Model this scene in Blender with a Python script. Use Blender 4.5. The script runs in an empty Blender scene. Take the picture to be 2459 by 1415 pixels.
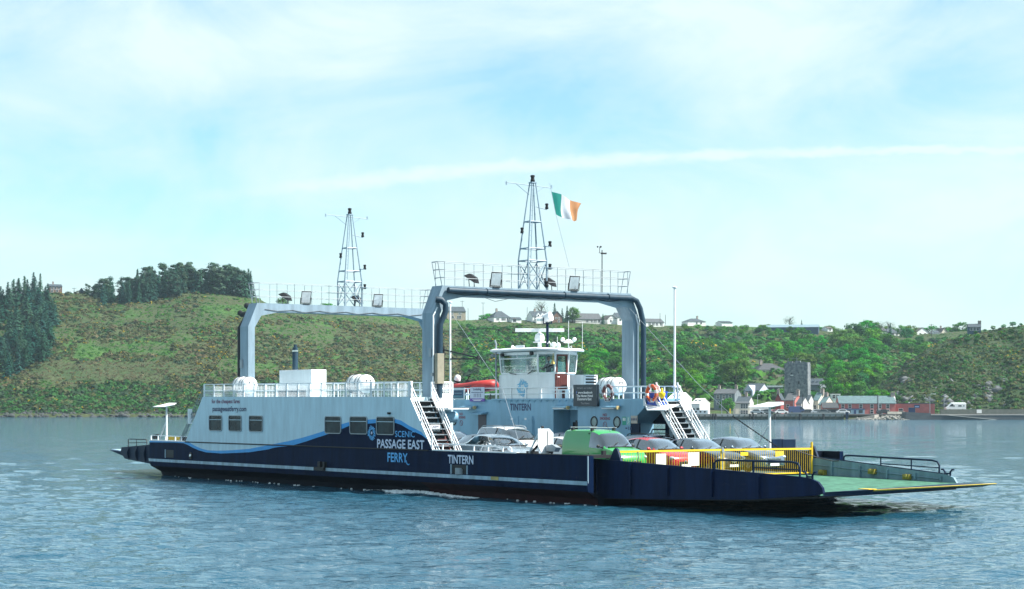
import bpy, bmesh, math, random
import numpy as np
from mathutils import Vector, Matrix
R = math.radians
random.seed(7); rng = np.random.default_rng(11)
SC = bpy.context.scene
COL = SC.collection

# ------------------------------------------------------------ camera
FPX, HZ, CAMH = 4600.0, 976.0, 4.0          # focal length in photo pixels, horizon row, eye height in metres
cam = bpy.data.cameras.new('camera'); camo = bpy.data.objects.new('camera', cam); COL.objects.link(camo)
cam.sensor_width = 36.0; cam.lens = FPX / 2459.0 * 36.0
cam.shift_y = (HZ - 707.5) / 2459.0
cam.clip_start = 0.5; cam.clip_end = 6000
camo.location = (0, 0, CAMH); camo.rotation_euler = (R(90), 0, 0)
SC.camera = camo

# ------------------------------------------------------------ sun, sky, exposure
SUN_AZ, SUN_EL = -11.0, 50.0                     # degrees from +X towards +Y, degrees up
sdir = Vector((math.cos(R(SUN_EL)) * math.cos(R(SUN_AZ)), math.cos(R(SUN_EL)) * math.sin(R(SUN_AZ)), math.sin(R(SUN_EL))))
sl = bpy.data.lights.new('sun', 'SUN'); sl.energy = 4.4; sl.angle = R(0.5); sl.color = (1.0, 0.965, 0.90)
so = bpy.data.objects.new('sun', sl); COL.objects.link(so); so.rotation_euler = sdir.to_track_quat('Z', 'Y').to_euler()
so.location = (200, 0, 300)
SC.view_settings.view_transform = 'Standard'; SC.view_settings.look = 'None'
SC.view_settings.exposure = 1.25; SC.view_settings.gamma = 1.0
SC.cycles.max_bounces = 7; SC.cycles.transparent_max_bounces = 12
SC.cycles.caustics_reflective = False; SC.cycles.caustics_refractive = False
SC.cycles.use_denoising = True

W = bpy.data.worlds.new('World'); SC.world = W; W.use_nodes = True
nt = W.node_tree; nt.nodes.clear()
def wn(t, **k):
    n = nt.nodes.new(t)
    for a, b in k.items(): setattr(n, a, b)
    return n
def wm(op, a, b=None, c=None, clamp=False):
    n = wn('ShaderNodeMath', operation=op, use_clamp=clamp)
    for i, v in enumerate((a, b, c)):
        if v is None: continue
        if isinstance(v, (int, float)): n.inputs[i].default_value = v
        else: nt.links.new(v, n.inputs[i])
    return n.outputs[0]
wo = wn('ShaderNodeOutputWorld'); bg = wn('ShaderNodeBackground'); nt.links.new(bg.outputs[0], wo.inputs[0])
sky = wn('ShaderNodeTexSky', sky_type='NISHITA', sun_disc=False)
sky.sun_elevation = R(SUN_EL); sky.sun_rotation = R(90 - SUN_AZ); sky.altitude = 10; sky.air_density = 1.0; sky.dust_density = 0.7; sky.ozone_density = 2.2
tc = wn('ShaderNodeTexCoord'); sp = wn('ShaderNodeSeparateXYZ'); nt.links.new(tc.outputs['Generated'], sp.inputs[0])
yy = wm('MAXIMUM', wm('ABSOLUTE', sp.outputs[1]), 0.08)
az = wm('DIVIDE', sp.outputs[0], yy); el = wm('DIVIDE', sp.outputs[2], yy)      # direction slopes, fixed to the world
cb = wn('ShaderNodeCombineXYZ'); nt.links.new(az, cb.inputs[0]); nt.links.new(wm('MULTIPLY', el, 1.9), cb.inputs[1])
def wnoise(scale, detail, rough, dist, off=0.0):
    mp = wn('ShaderNodeMapping'); nt.links.new(cb.outputs[0], mp.inputs[0])
    mp.inputs['Rotation'].default_value = (0, 0, R(-14)); mp.inputs['Location'].default_value = (off, off * 0.7, 0)
    n = wn('ShaderNodeTexNoise'); nt.links.new(mp.outputs[0], n.inputs['Vector'])
    n.inputs['Scale'].default_value = scale; n.inputs['Detail'].default_value = detail
    n.inputs['Roughness'].default_value = rough; n.inputs['Distortion'].default_value = dist
    return n.outputs[0]
def gauss(px, py, sx, sy, tilt=0.0):
    a0, e0 = (px - 1229.5) / FPX, (HZ - py) / FPX
    da = wm('SUBTRACT', az, a0); de = wm('SUBTRACT', wm('SUBTRACT', el, e0), wm('MULTIPLY', da, tilt))
    q = wm('ADD', wm('POWER', wm('DIVIDE', da, sx / FPX), 2), wm('POWER', wm('DIVIDE', de, sy / FPX), 2))
    return wm('EXPONENT', wm('MULTIPLY', q, -1.0))
acc = None
for amp, g in ((0.62, (640, 120, 420, 120, 0.15)), (0.55, (1750, 60, 520, 110, -0.1)), (0.5, (1560, 640, 760, 170, 0.06)), (0.5, (2330, 500, 380, 120, 0.1)), (0.35, (100, 585, 330, 34, 0.0)),
               (-0.5, (1350, 235, 380, 120, -0.12)), (-0.5, (2230, 200, 230, 110, 0.45)), (-0.35, (430, 300, 420, 90, 0.0)), (-0.3, (120, 470, 420, 60, 0)), (-0.3, (640, 560, 420, 70, 0)), (0.3, (1800, 260, 160, 60, 0.3))):
    t = wm('MULTIPLY', gauss(*g), amp); acc = t if acc is None else wm('ADD', acc, t)
n1 = wnoise(7.5, 10, 0.60, 0.9); n2 = wnoise(23, 7, 0.6, 0.6, 3.1)
cl = wm('ADD', wm('ADD', acc, wm('MULTIPLY', wm('SUBTRACT', n1, 0.5), 2.0)), wm('MULTIPLY', wm('SUBTRACT', n2, 0.5), 0.5))
cl = wm('ADD', wm('MULTIPLY', cl, 0.85), 0.52, clamp=True)
veil = wm('MULTIPLY', wm('SUBTRACT', 1.75, wm('MULTIPLY', el, 3.2), clamp=True), wm('MULTIPLY', sp.outputs[1], 3.0, clamp=True))   # broken cloud ahead, an unseen even veil overhead and behind, added for fill light
cl = wm('ADD', wm('MULTIPLY', cl, veil), wm('MULTIPLY', wm('SUBTRACT', 1.0, veil), 0.50))
# thin contrail, ragged where it is older
da = wm('SUBTRACT', az, 0.0); line = wm('ADD', wm('MULTIPLY', da, 0.068), (HZ - 400) / FPX)
line = wm('SUBTRACT', line, wm('MULTIPLY', wm('POWER', wm('SUBTRACT', az, 0.02), 2), 0.16))
line = wm('ADD', line, wm('MULTIPLY', wm('SUBTRACT', wnoise(60, 5, 0.6, 0.3, 8.0), 0.5), 0.0075))
ctr = wm('EXPONENT', wm('MULTIPLY', wm('POWER', wm('DIVIDE', wm('SUBTRACT', el, line), wm('SUBTRACT', 0.0044, wm('MULTIPLY', az, 0.008))), 2), -1.0))
fade = wm('MULTIPLY', wm('ADD', az, 0.19), 9.0, clamp=True)
ctr = wm('MULTIPLY', wm('MULTIPLY', ctr, fade), wm('ADD', wm('MULTIPLY', wnoise(34, 4, 0.6, 0.2, 5.0), 1.5), -0.05, clamp=True))
cl = wm('MAXIMUM', cl, wm('ADD', wm('MULTIPLY', cl, 0.6), wm('MULTIPLY', ctr, 1.0)), clamp=True)
sk = wn('ShaderNodeMix', data_type='RGBA', blend_type='MULTIPLY'); sk.inputs[0].default_value = 1.0
nt.links.new(sky.outputs[0], sk.inputs[6]); SKY_TINT = (.66, .86, .85, 1); sk.inputs[7].default_value = SKY_TINT
mx = wn('ShaderNodeMix', data_type='RGBA'); nt.links.new(cl, mx.inputs[0])
nt.links.new(sk.outputs[2], mx.inputs[6]); CLOUD = (3.6, 4.35, 4.4, 1); mx.inputs[7].default_value = CLOUD
nt.links.new(mx.outputs[2], bg.inputs[0]); bg.inputs[1].default_value = 0.1

# ------------------------------------------------------------ materials
MATS = {}
def mat(name, c, rough=0.5, metal=0.0, var=0.0, scale=3.0, stretch=(1, 1, 1), bump=0.0, c2=None, spec=0.5, coat=0.0, detail=5, bscale=None, thresh=None):
    """Procedural Principled material: base colour c varied by noise (towards c2 when given)."""
    if name in MATS: return MATS[name]
    m = bpy.data.materials.new(name); m.use_nodes = True; t = m.node_tree; b = t.nodes['Principled BSDF']
    b.inputs['Base Color'].default_value = (*c, 1); b.inputs['Roughness'].default_value = rough; b.inputs['Metallic'].default_value = metal
    b.inputs['Specular IOR Level'].default_value = spec; b.inputs['Coat Weight'].default_value = coat; b.inputs['Coat Roughness'].default_value = 0.05
    if var > 0 or c2 or bump > 0:
        tcn = t.nodes.new('ShaderNodeTexCoord'); mp = t.nodes.new('ShaderNodeMapping'); t.links.new(tcn.outputs['Object'], mp.inputs[0]); mp.inputs['Scale'].default_value = stretch
        n = t.nodes.new('ShaderNodeTexNoise'); t.links.new(mp.outputs[0], n.inputs['Vector']); n.inputs['Scale'].default_value = scale; n.inputs['Detail'].default_value = detail; n.inputs['Roughness'].default_value = 0.6
        r = t.nodes.new('ShaderNodeValToRGB'); t.links.new(n.outputs[0], r.inputs[0])
        lo, hi = thresh or (0.3, 0.72)
        r.color_ramp.elements[0].position = lo; r.color_ramp.elements[1].position = hi
        if c2: r.color_ramp.elements[0].color = (*c, 1); r.color_ramp.elements[1].color = (*c2, 1)
        else:
            r.color_ramp.elements[0].color = (*[x * (1 - var) for x in c], 1); r.color_ramp.elements[1].color = (*[min(1, x * (1 + var * 0.6)) for x in c], 1)
        t.links.new(r.outputs[0], b.inputs['Base Color'])
        if bump > 0:
            bp = t.nodes.new('ShaderNodeBump'); bp.inputs['Strength'].default_value = bump; bp.inputs['Distance'].default_value = 0.05
            n2 = n
            if bscale:
                n2 = t.nodes.new('ShaderNodeTexNoise'); t.links.new(mp.outputs[0], n2.inputs['Vector']); n2.inputs['Scale'].default_value = bscale; n2.inputs['Detail'].default_value = 4
            t.links.new(n2.outputs[0], bp.inputs['Height']); t.links.new(bp.outputs[0], b.inputs['Normal'])
    MATS[name] = m; return m
def paint(name, c, rough=0.38, dirt=0.25, rust=0.0, spec=0.35):
    """Ship's paint: plate waviness, long vertical dirt runs, scattered rust bleeding."""
    if name in MATS: return MATS[name]
    m = bpy.data.materials.new(name); m.use_nodes = True; t = m.node_tree; b = t.nodes['Principled BSDF']
    L = t.links.new; N = t.nodes.new
    b.inputs['Roughness'].default_value = rough; b.inputs['Specular IOR Level'].default_value = spec
    tcn = N('ShaderNodeTexCoord')
    def noise(sc, st, det):
        mp = N('ShaderNodeMapping'); L(tcn.outputs['Object'], mp.inputs[0]); mp.inputs['Scale'].default_value = st
        n = N('ShaderNodeTexNoise'); L(mp.outputs[0], n.inputs['Vector']); n.inputs['Scale'].default_value = sc; n.inputs['Detail'].default_value = det; n.inputs['Roughness'].default_value = 0.62
        return n.outputs[0]
    r1 = N('ShaderNodeValToRGB'); L(noise(2.6, (1, 1, 0.16), 6), r1.inputs[0])
    r1.color_ramp.elements[0].position = 0.36; r1.color_ramp.elements[1].position = 0.62
    r1.color_ramp.elements[0].color = (*[x * (1 - dirt) for x in c], 1); r1.color_ramp.elements[1].color = (*c, 1)
    r2 = N('ShaderNodeValToRGB'); L(noise(1.1, (1, 1, 0.5), 4), r2.inputs[0]); r2.color_ramp.elements[0].color = (0.86, 0.86, 0.86, 1); r2.color_ramp.elements[1].color = (1.06, 1.06, 1.06, 1)
    mu = N('ShaderNodeMix'); mu.data_type = 'RGBA'; mu.blend_type = 'MULTIPLY'; mu.inputs[0].default_value = 1; L(r1.outputs[0], mu.inputs[6]); L(r2.outputs[0], mu.inputs[7])
    out = mu.outputs[2]
    rs = N('ShaderNodeValToRGB'); L(noise(3.2, (.28, 1, 1.6), 8), rs.inputs[0]); rs.color_ramp.elements[0].position = .60; rs.color_ramp.elements[1].position = .74
    ms_ = N('ShaderNodeMix'); ms_.data_type = 'RGBA'; fm = N('ShaderNodeMath'); fm.operation = 'MULTIPLY'; L(rs.outputs[0], fm.inputs[0]); fm.inputs[1].default_value = .45; L(fm.outputs[0], ms_.inputs[0]); L(out, ms_.inputs[6])
    lum = sum(c) / 3; ms_.inputs[7].default_value = (*[x * .55 + .45 * (lum * .6 + .035) for x in c], 1) if lum < .15 else (*[x * .80 for x in c], 1); out = ms_.outputs[2]
    if rust > 0:
        r3 = N('ShaderNodeValToRGB'); L(noise(7.0, (1, 1, 0.22), 7), r3.inputs[0]); r3.color_ramp.elements[0].position = 0.70 - rust * 0.1; r3.color_ramp.elements[1].position = 0.80
        m3 = N('ShaderNodeMix'); m3.data_type = 'RGBA'; L(r3.outputs[0], m3.inputs[0]); L(out, m3.inputs[6]); m3.inputs[7].default_value = (0.16, 0.07, 0.035, 1); out = m3.outputs[2]
    L(out, b.inputs['Base Color'])
    bp = N('ShaderNodeBump'); bp.inputs['Strength'].default_value = 0.25; bp.inputs['Distance'].default_value = 0.06; L(noise(0.9, (1, 1, 1), 3), bp.inputs['Height']); L(bp.outputs[0], b.inputs['Normal'])
    MATS[name] = m; return m
def foliage(name, sat=1.0, rnd=0.25, transl=0.25):
    """Leaf material: colour from the mesh's own leaf colours, varied a little from plant to plant."""
    if name in MATS: return MATS[name]
    m = bpy.data.materials.new(name); m.use_nodes = True; t = m.node_tree; L = t.links.new; N = t.nodes.new
    b = t.nodes['Principled BSDF']; b.inputs['Roughness'].default_value = 0.7; b.inputs['Specular IOR Level'].default_value = 0.2
    at = N('ShaderNodeAttribute'); at.attribute_name = 'leafcol'
    oi = N('ShaderNodeObjectInfo'); hs = N('ShaderNodeHueSaturation'); L(at.outputs['Color'], hs.inputs['Color'])
    mh = N('ShaderNodeMath'); mh.operation = 'MULTIPLY_ADD'; L(oi.outputs['Random'], mh.inputs[0]); mh.inputs[1].default_value = 0.05; mh.inputs[2].default_value = 0.475; L(mh.outputs[0], hs.inputs['Hue'])
    mv = N('ShaderNodeMath'); mv.operation = 'MULTIPLY_ADD'; L(oi.outputs['Random'], mv.inputs[0]); mv.inputs[1].default_value = 2 * rnd; mv.inputs[2].default_value = 1 - rnd; L(mv.outputs[0], hs.inputs['Value']); hs.inputs['Saturation'].default_value = sat
    L(hs.outputs[0], b.inputs['Base Color'])
    tr = N('ShaderNodeBsdfTranslucent'); L(hs.outputs[0], tr.inputs[0]); ms = N('ShaderNodeMixShader'); ms.inputs[0].default_value = transl
    L(b.outputs[0], ms.inputs[1]); L(tr.outputs[0], ms.inputs[2]); L(ms.outputs[0], t.nodes['Material Output'].inputs[0])
    MATS[name] = m; return m
def glass_mat(name, tint, refl=1.0):
    if name in MATS: return MATS[name]
    m = bpy.data.materials.new(name); m.use_nodes = True; t = m.node_tree; L = t.links.new; N = t.nodes.new; t.nodes.remove(t.nodes['Principled BSDF'])
    a = N('ShaderNodeBsdfTransparent'); a.inputs[0].default_value = (*tint, 1); g = N('ShaderNodeBsdfGlossy'); g.inputs['Roughness'].default_value = 0.03; g.inputs['Color'].default_value = (0.95, 0.98, 1, 1)
    f = N('ShaderNodeFresnel'); f.inputs[0].default_value = 1.45; mm = N('ShaderNodeMath'); mm.operation = 'MULTIPLY'; mm.use_clamp = True; L(f.outputs[0], mm.inputs[0]); mm.inputs[1].default_value = refl
    ms = N('ShaderNodeMixShader'); L(mm.outputs[0], ms.inputs[0]); L(a.outputs[0], ms.inputs[1]); L(g.outputs[0], ms.inputs[2]); L(ms.outputs[0], t.nodes['Material Output'].inputs[0])
    MATS[name] = m; return m

NAVY = paint('navy_hull_paint', (0.0028, 0.014, 0.050), 0.55, 0.35, 0.22, 0.05)
BLACKHULL = paint('dark_bottom_paint', (0.003, 0.006, 0.016), 0.6, 0.3, 0, 0.1)  # near-black, with the shadow under the inward-turning side put into the colour
MAROON = paint('antifouling_paint', (0.035, 0.008, 0.012), 0.6, 0.4, 0, .1)
STRIPE = paint('pale_stripe_paint', (0.36, 0.50, 0.60), 0.45, 0.35)
BLUEBAND = paint('bright_blue_band', (0.03, 0.33, 0.74), 0.4, 0.10)
GREYW = paint('pale_grey_superstructure', (0.56, 0.73, 0.81), 0.42, 0.16, 0.30)
GREYB = paint('grey_blue_superstructure', (0.225, 0.425, 0.575), 0.42, 0.14, 0.2)
GANTRY = paint('gantry_grey_paint', (0.27, 0.365, 0.435), 0.42, 0.25, 0.4)
WHITE = paint('white_gloss_paint', (0.80, 0.82, 0.83), 0.35, 0.10, 0.15)
WHITER = mat('white_rail_paint', (0.80, 0.82, 0.83), 0.4, var=0.08, scale=4)
PIPE = paint('dark_pipe_paint', (0.022, 0.055, 0.085), 0.5, 0.35)
DKBLUE = paint('dark_blue_steel', (0.010, 0.026, 0.060), 0.5, 0.3, 0, .12)
GLASSD = mat('dark_window_glass', (0.004, 0.016, 0.026), 0.10, spec=0.12, c2=(0.022, 0.05, 0.062), scale=.9, thresh=(.45, .66))
WHGLASS = glass_mat('wheelhouse_glass', (0.86, 0.94, 0.93), 0.8)
BLACK = mat('matt_black', (0.008, 0.009, 0.012), 0.6, var=0.2)
RUBBER = mat('black_rubber', (0.012, 0.012, 0.013), 0.8, var=0.2)
CHROME = mat('chrome', (0.7, 0.72, 0.74), 0.18, metal=1.0)
GREYMETAL = mat('grey_metal', (0.30, 0.34, 0.37), 0.45, metal=0.3, var=0.2)
YELLOW = mat('yellow_barrier_paint', (0.80, 0.52, 0.02), 0.45, var=0.18, scale=5)
GREEN_DECK = paint('green_deck_paint', (0.085, 0.225, 0.150), 0.65, 0.55, 0.55, .15)
DECKGREY = paint('worn_deck_paint', (0.08, 0.13, 0.13), 0.7, 0.4, 0.3)
TEALWALL = paint('teal_grey_ramp_wall', (0.18, 0.30, 0.37), 0.5, 0.3, 0.3)
BROWND = mat('brown_door_paint', (0.11, 0.028, 0.024), 0.45, var=0.2)
REDRUB = mat('red_inflatable_fabric', (0.46, 0.035, 0.03), 0.5, var=0.15)
ORANGE = mat('orange_lifebuoy', (0.75, 0.11, 0.02), 0.5, var=0.12, scale=6)
FLOODGLASS = mat('floodlight_glass', (0.80, 0.84, 0.85), 0.2, metal=0.45, var=0.25, scale=4)
LETTERW = mat('white_lettering', (0.62, 0.66, 0.80), 0.5, var=0.1)
LETTERB = mat('light_blue_lettering', (0.10, 0.42, 0.80), 0.5, var=0.1)
LETTERN = mat('navy_lettering', (0.018, 0.03, 0.11), 0.5, var=0.1)
LETTERP = mat('purple_red_lettering', (0.19, 0.035, 0.10), 0.5, var=0.1)
LETTERSIG = mat('sign_white', (0.8, 0.8, 0.8), 0.5, var=0.08)

# ------------------------------------------------------------ mesh helpers
class MB:
    def __init__(s): s.v = []; s.f = []; s.m = []
    def quad(s, a, b, c, d, m=0):
        n = len(s.v); s.v += [tuple(a), tuple(b), tuple(c), tuple(d)]; s.f.append((n, n + 1, n + 2, n + 3)); s.m.append(m)
    def poly(s, pts, m=0):
        n = len(s.v); s.v += [tuple(p) for p in pts]; s.f.append(tuple(range(n, n + len(pts)))); s.m.append(m)
    def box(s, a, b, m=0):
        x0, y0, z0 = [min(p, q) for p, q in zip(a, b)]; x1, y1, z1 = [max(p, q) for p, q in zip(a, b)]
        n = len(s.v); s.v += [(x0, y0, z0), (x1, y0, z0), (x1, y1, z0), (x0, y1, z0), (x0, y0, z1), (x1, y0, z1), (x1, y1, z1), (x0, y1, z1)]
        for f in ((0, 3, 2, 1), (4, 5, 6, 7), (0, 1, 5, 4), (1, 2, 6, 5), (2, 3, 7, 6), (3, 0, 4, 7)): s.f.append(tuple(n + i for i in f)); s.m.append(m)
    def obox(s, c, ax, ay, az_, m=0):
        c, ax, ay, az_ = map(Vector, (c, ax, ay, az_)); n = len(s.v)
        for k in (-1, 1):
            for i, j in ((-1, -1), (1, -1), (1, 1), (-1, 1)): s.v.append(tuple(c + ax * i + ay * j + az_ * k))
        for f in ((0, 3, 2, 1), (4, 5, 6, 7), (0, 1, 5, 4), (1, 2, 6, 5), (2, 3, 7, 6), (3, 0, 4, 7)): s.f.append(tuple(n + i for i in f)); s.m.append(m)
    def prism(s, pa, pb, m=0, mcap=None):
        """two matching outlines pa, pb joined into a closed solid"""
        n = len(s.v); k = len(pa); s.v += [tuple(p) for p in pa] + [tuple(p) for p in pb]
        mc = m if mcap is None else mcap
        s.f.append(tuple(n + i for i in reversed(range(k)))); s.m.append(mc); s.f.append(tuple(n + k + i for i in range(k))); s.m.append(mc)
        for i in range(k):
            j = (i + 1) % k; s.f.append((n + i, n + j, n + k + j, n + k + i)); s.m.append(m)
    def loft(s, rings, m=0, close=True, caps=True):
        n = len(s.v); k = len(rings[0])
        for r in rings: s.v += [tuple(p) for p in r]
        for a in range(len(rings) - 1):
            for i in range(k if close else k - 1):
                j = (i + 1) % k; s.f.append((n + a * k + i, n + a * k + j, n + (a + 1) * k + j, n + (a + 1) * k + i)); s.m.append(m)
        if caps: 
            s.f.append(tuple(n + i for i in reversed(range(k)))); s.m.append(m); e = n + (len(rings) - 1) * k; s.f.append(tuple(e + i for i in range(k))); s.m.append(m)
    def tube(s, pts, r, n=6, m=0, caps=True):
        pts = [Vector(p) for p in pts]; rs = r if isinstance(r, (list, tuple)) else [r] * len(pts)
        rings = []; up = None
        for i, p in enumerate(pts):
            d = (pts[min(i + 1, len(pts) - 1)] - pts[max(i - 1, 0)]).normalized()
            if up is None: up = Vector((0, 0, 1)) if abs(d.z) < 0.9 else Vector((1, 0, 0))
            a = d.cross(up)
            if a.length < 1e-4: a = d.orthogonal()
            a.normalize(); b = a.cross(d).normalized(); up = b
            rings.append([tuple(p + a * (rs[i] * math.cos(2 * math.pi * k / n)) + b * (rs[i] * math.sin(2 * math.pi * k / n))) for k in range(n)])
        s.loft(rings, m, True, caps)
    def cyl(s, p0, p1, r0, r1=None, n=12, m=0): s.tube([p0, p1], [r0, r0 if r1 is None else r1], n, m)
    def lathe(s, prof, o, d, n=16, m=0):
        """prof: (radius, height along d)"""
        o, d = Vector(o), Vector(d).normalized(); a = d.orthogonal().normalized(); b = d.cross(a)
        s.loft([[tuple(o + d * h + a * (max(r, 1e-4) * math.cos(2 * math.pi * k / n)) + b * (max(r, 1e-4) * math.sin(2 * math.pi * k / n))) for k in range(n)] for r, h in prof], m)
    def ball(s, c, r, n=10, m=0, sq=(1, 1, 1)):
        rings = []
        for i in range(n // 2 + 1):
            t = math.pi * i / (n // 2); rr = max(math.sin(t), 1e-3)
            rings.append([(c[0] + r * sq[0] * rr * math.cos(2 * math.pi * k / n), c[1] + r * sq[1] * rr * math.sin(2 * math.pi * k / n), c[2] + r * sq[2] * math.cos(t)) for k in range(n)])
        s.loft(rings, m)
    def torus(s, c, ax, R_, r, n=24, k=8, m=0, seg=None):
        """seg(i) -> material index for slice i"""
        c, ax = Vector(c), Vector(ax).normalized(); a = ax.orthogonal().normalized(); b = ax.cross(a); n0 = len(s.v)
        for i in range(n):
            t = 2 * math.pi * i / n; o = a * math.cos(t) + b * math.sin(t)
            for j in range(k):
                q = 2 * math.pi * j / k; s.v.append(tuple(c + o * (R_ + r * math.cos(q)) + ax * (r * math.sin(q))))
        for i in range(n):
            for j in range(k):
                s.f.append((n0 + i * k + j, n0 + ((i + 1) % n) * k + j, n0 + ((i + 1) % n) * k + (j + 1) % k, n0 + i * k + (j + 1) % k)); s.m.append(seg(i) if seg else m)
    def build(s, name, mats, parent=None, smooth=None, bevel=0.0, label=None):
        me = bpy.data.meshes.new(name); me.from_pydata(s.v, [], s.f)
        if not isinstance(mats, (list, tuple)): mats = [mats]
        for m in mats: me.materials.append(m)
        if len(mats) > 1: me.polygons.foreach_set('material_index', s.m)
        bm = bmesh.new(); bm.from_mesh(me); bmesh.ops.recalc_face_normals(bm, faces=bm.faces); bm.to_mesh(me); bm.free()
        if smooth:
            me.polygons.foreach_set('use_smooth', [True] * len(me.polygons)); me.set_sharp_from_angle(angle=R(smooth))
        o = bpy.data.objects.new(name, me); COL.objects.link(o)
        if parent is not None: o.parent = parent
        if bevel > 0:
            md = o.modifiers.new('bevel', 'BEVEL'); md.width = bevel; md.segments = 2; md.limit_method = 'ANGLE'; md.angle_limit = R(40)
        if label: o['label'] = label
        return o
def empty(name, loc=(0, 0, 0), rz=0.0, parent=None):
    o = bpy.data.objects.new(name, None); COL.objects.link(o); o.location = loc; o.rotation_euler = (0, 0, rz); o.empty_display_size = 0.3
    if parent is not None: o.parent = parent
    return o
def tag(o, label=None, cat=None, group=None, kind=None):
    if label: o['label'] = label
    if cat: o['category'] = cat
    if group: o['group'] = group
    if kind: o['kind'] = kind
    return o
def copy_tree(o, parent=None):
    c = o.copy(); COL.objects.link(c); c.parent = parent
    for ch in list(o.children): copy_tree(ch, c)
    return c
_tc = {}
def text_mesh(txt):
    if txt in _tc: return _tc[txt]
    cu = bpy.data.curves.new('t', 'FONT'); cu.body = txt; cu.resolution_u = 3
    ob = bpy.data.objects.new('t', cu); COL.objects.link(ob); bpy.context.view_layer.update()
    me = bpy.data.meshes.new_from_object(ob.evaluated_get(bpy.context.evaluated_depsgraph_get()))
    v = np.array([x.co[:] for x in me.vertices]); f = [tuple(p.vertices) for p in me.polygons]
    bpy.data.objects.remove(ob); bpy.data.curves.remove(cu); bpy.data.meshes.remove(me)
    _tc[txt] = (v, f); return v, f
def text_on(mb, txt, o, ex, ey, w, h, m=0, bold=0.0):
    """write txt into the box with corner o, axes ex, ey, size w x h"""
    v, f = text_mesh(txt); lo, hi = v.min(0), v.max(0); o, ex, ey = Vector(o), Vector(ex), Vector(ey); nrm = ex.cross(ey).normalized()
    offs = [(0, 0)] if not bold else [(-bold, 0), (bold, 0), (0, bold), (0, -bold)]
    for q, (bx, by) in enumerate(offs):
        n = len(mb.v)
        for p in v: mb.v.append(tuple(o + ex * ((p[0] - lo[0]) / (hi[0] - lo[0]) * w + bx) + ey * ((p[1] - lo[1]) / (hi[1] - lo[1]) * h + by) + nrm * (0.0008 * q)))
        for p in f: mb.f.append(tuple(n + i for i in p)); mb.m.append(m)
U, V_, W_ = Vector((1, 0, 0)), Vector((0, 1, 0)), Vector((0, 0, 1))
# ============================================================ THE FERRY (local axes: u forward, v across, w up; metres)
YAW = R(35.2 - 90.0); FORG = (3.08, 77.0, 0.0)
def Sw(u, v, w): 
    c, s = math.cos(YAW), math.sin(YAW); return Vector((FORG[0] + u * c - v * s, FORG[1] + u * s + v * c, w))
ferry = empty('car_ferry', FORG, YAW)
tag(ferry, 'navy and pale grey open-deck car ferry crossing the estuary with cars aboard', 'ferry')
HB = 14.3                                            # beam
CA = [(-41.9, 2.04), (-38.53, 2.05), (-37.31, 2.03), (-36.71, 1.96), (-35.76, 1.74), (-34.93, 1.6), (-34.24, 1.54), (-33.09, 1.54), (-31.52, 1.59), (-29.35, 1.71), (-27.25, 1.94), (-26.54, 2.02), (-25.1, 2.18), (-23.58, 2.38), (-22.44, 2.56), (-21.32, 2.75), (-19.68, 3.09), (-18.93, 3.2), (-17.98, 3.28), (-16.43, 3.35), (-14.73, 3.35), (-14.23, 3.29), (-13.55, 3.06), (-12.5, 2.79), (-11, 2.6), (0.1, 2.6)]
CB = [(-41.9, 1.91), (-38.53, 1.95), (-37.31, 1.93), (-36.71, 1.83), (-36.11, 1.69), (-35.4, 1.57), (-34.47, 1.47), (-32.64, 1.45), (-30.97, 1.51), (-29.35, 1.58), (-27.25, 1.77), (-26.54, 1.88), (-24.75, 2.0), (-23.24, 2.24), (-22.1, 2.45), (-21.32, 2.58), (-19.68, 2.9), (-18.93, 3.07), (-17.77, 3.15), (-16.43, 3.21), (-14.73, 3.23), (-14.23, 3.14), (-13.55, 2.93), (-12.5, 2.7), (-11, 2.6), (0.1, 2.6)]
def lerp_tab(tab, x): return float(np.interp(x, [a for a, _ in tab], [b for _, b in tab]))
TOPL = [(-41.9, 2.0), (-37.09, 2.0), (-34.9, 4.53), (-13.53, 4.44), (-11.6, 2.0), (0.1, 2.0)]
def wave_strips(mb, ulo, uhi, wlo, top):
    us = sorted({u for u in [a for a, _ in CA] + [a for a, _ in CB] + [a for a, _ in TOPL] + list(np.arange(-41.5, 0, 0.5)) + [ulo, uhi] if ulo <= u <= uhi})
    for a, b in zip(us[:-1], us[1:]):
        ta, tb = top(a), top(b)
        if ta - wlo < 1e-3 and tb - wlo < 1e-3: continue
        cl = lambda w, t: max(wlo, min(w, t))
        b0, b1, a0, a1 = cl(lerp_tab(CB, a), ta), cl(lerp_tab(CB, b), tb), cl(lerp_tab(CA, a) + (.05 if a > -37 else 0), ta), cl(lerp_tab(CA, b) + (.05 if b > -37 else 0), tb)
        for lo0, lo1, h0, h1, m in ((wlo, wlo, b0, b1, 0), (b0, b1, a0, a1, 1), (a0, a1, ta, tb, 2)):
            if h0 - lo0 > 1e-4 or h1 - lo1 > 1e-4: mb.quad((a, -0.004, lo0), (b, -0.004, lo1), (b, -0.004, h1), (a, -0.004, h0), m)

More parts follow.
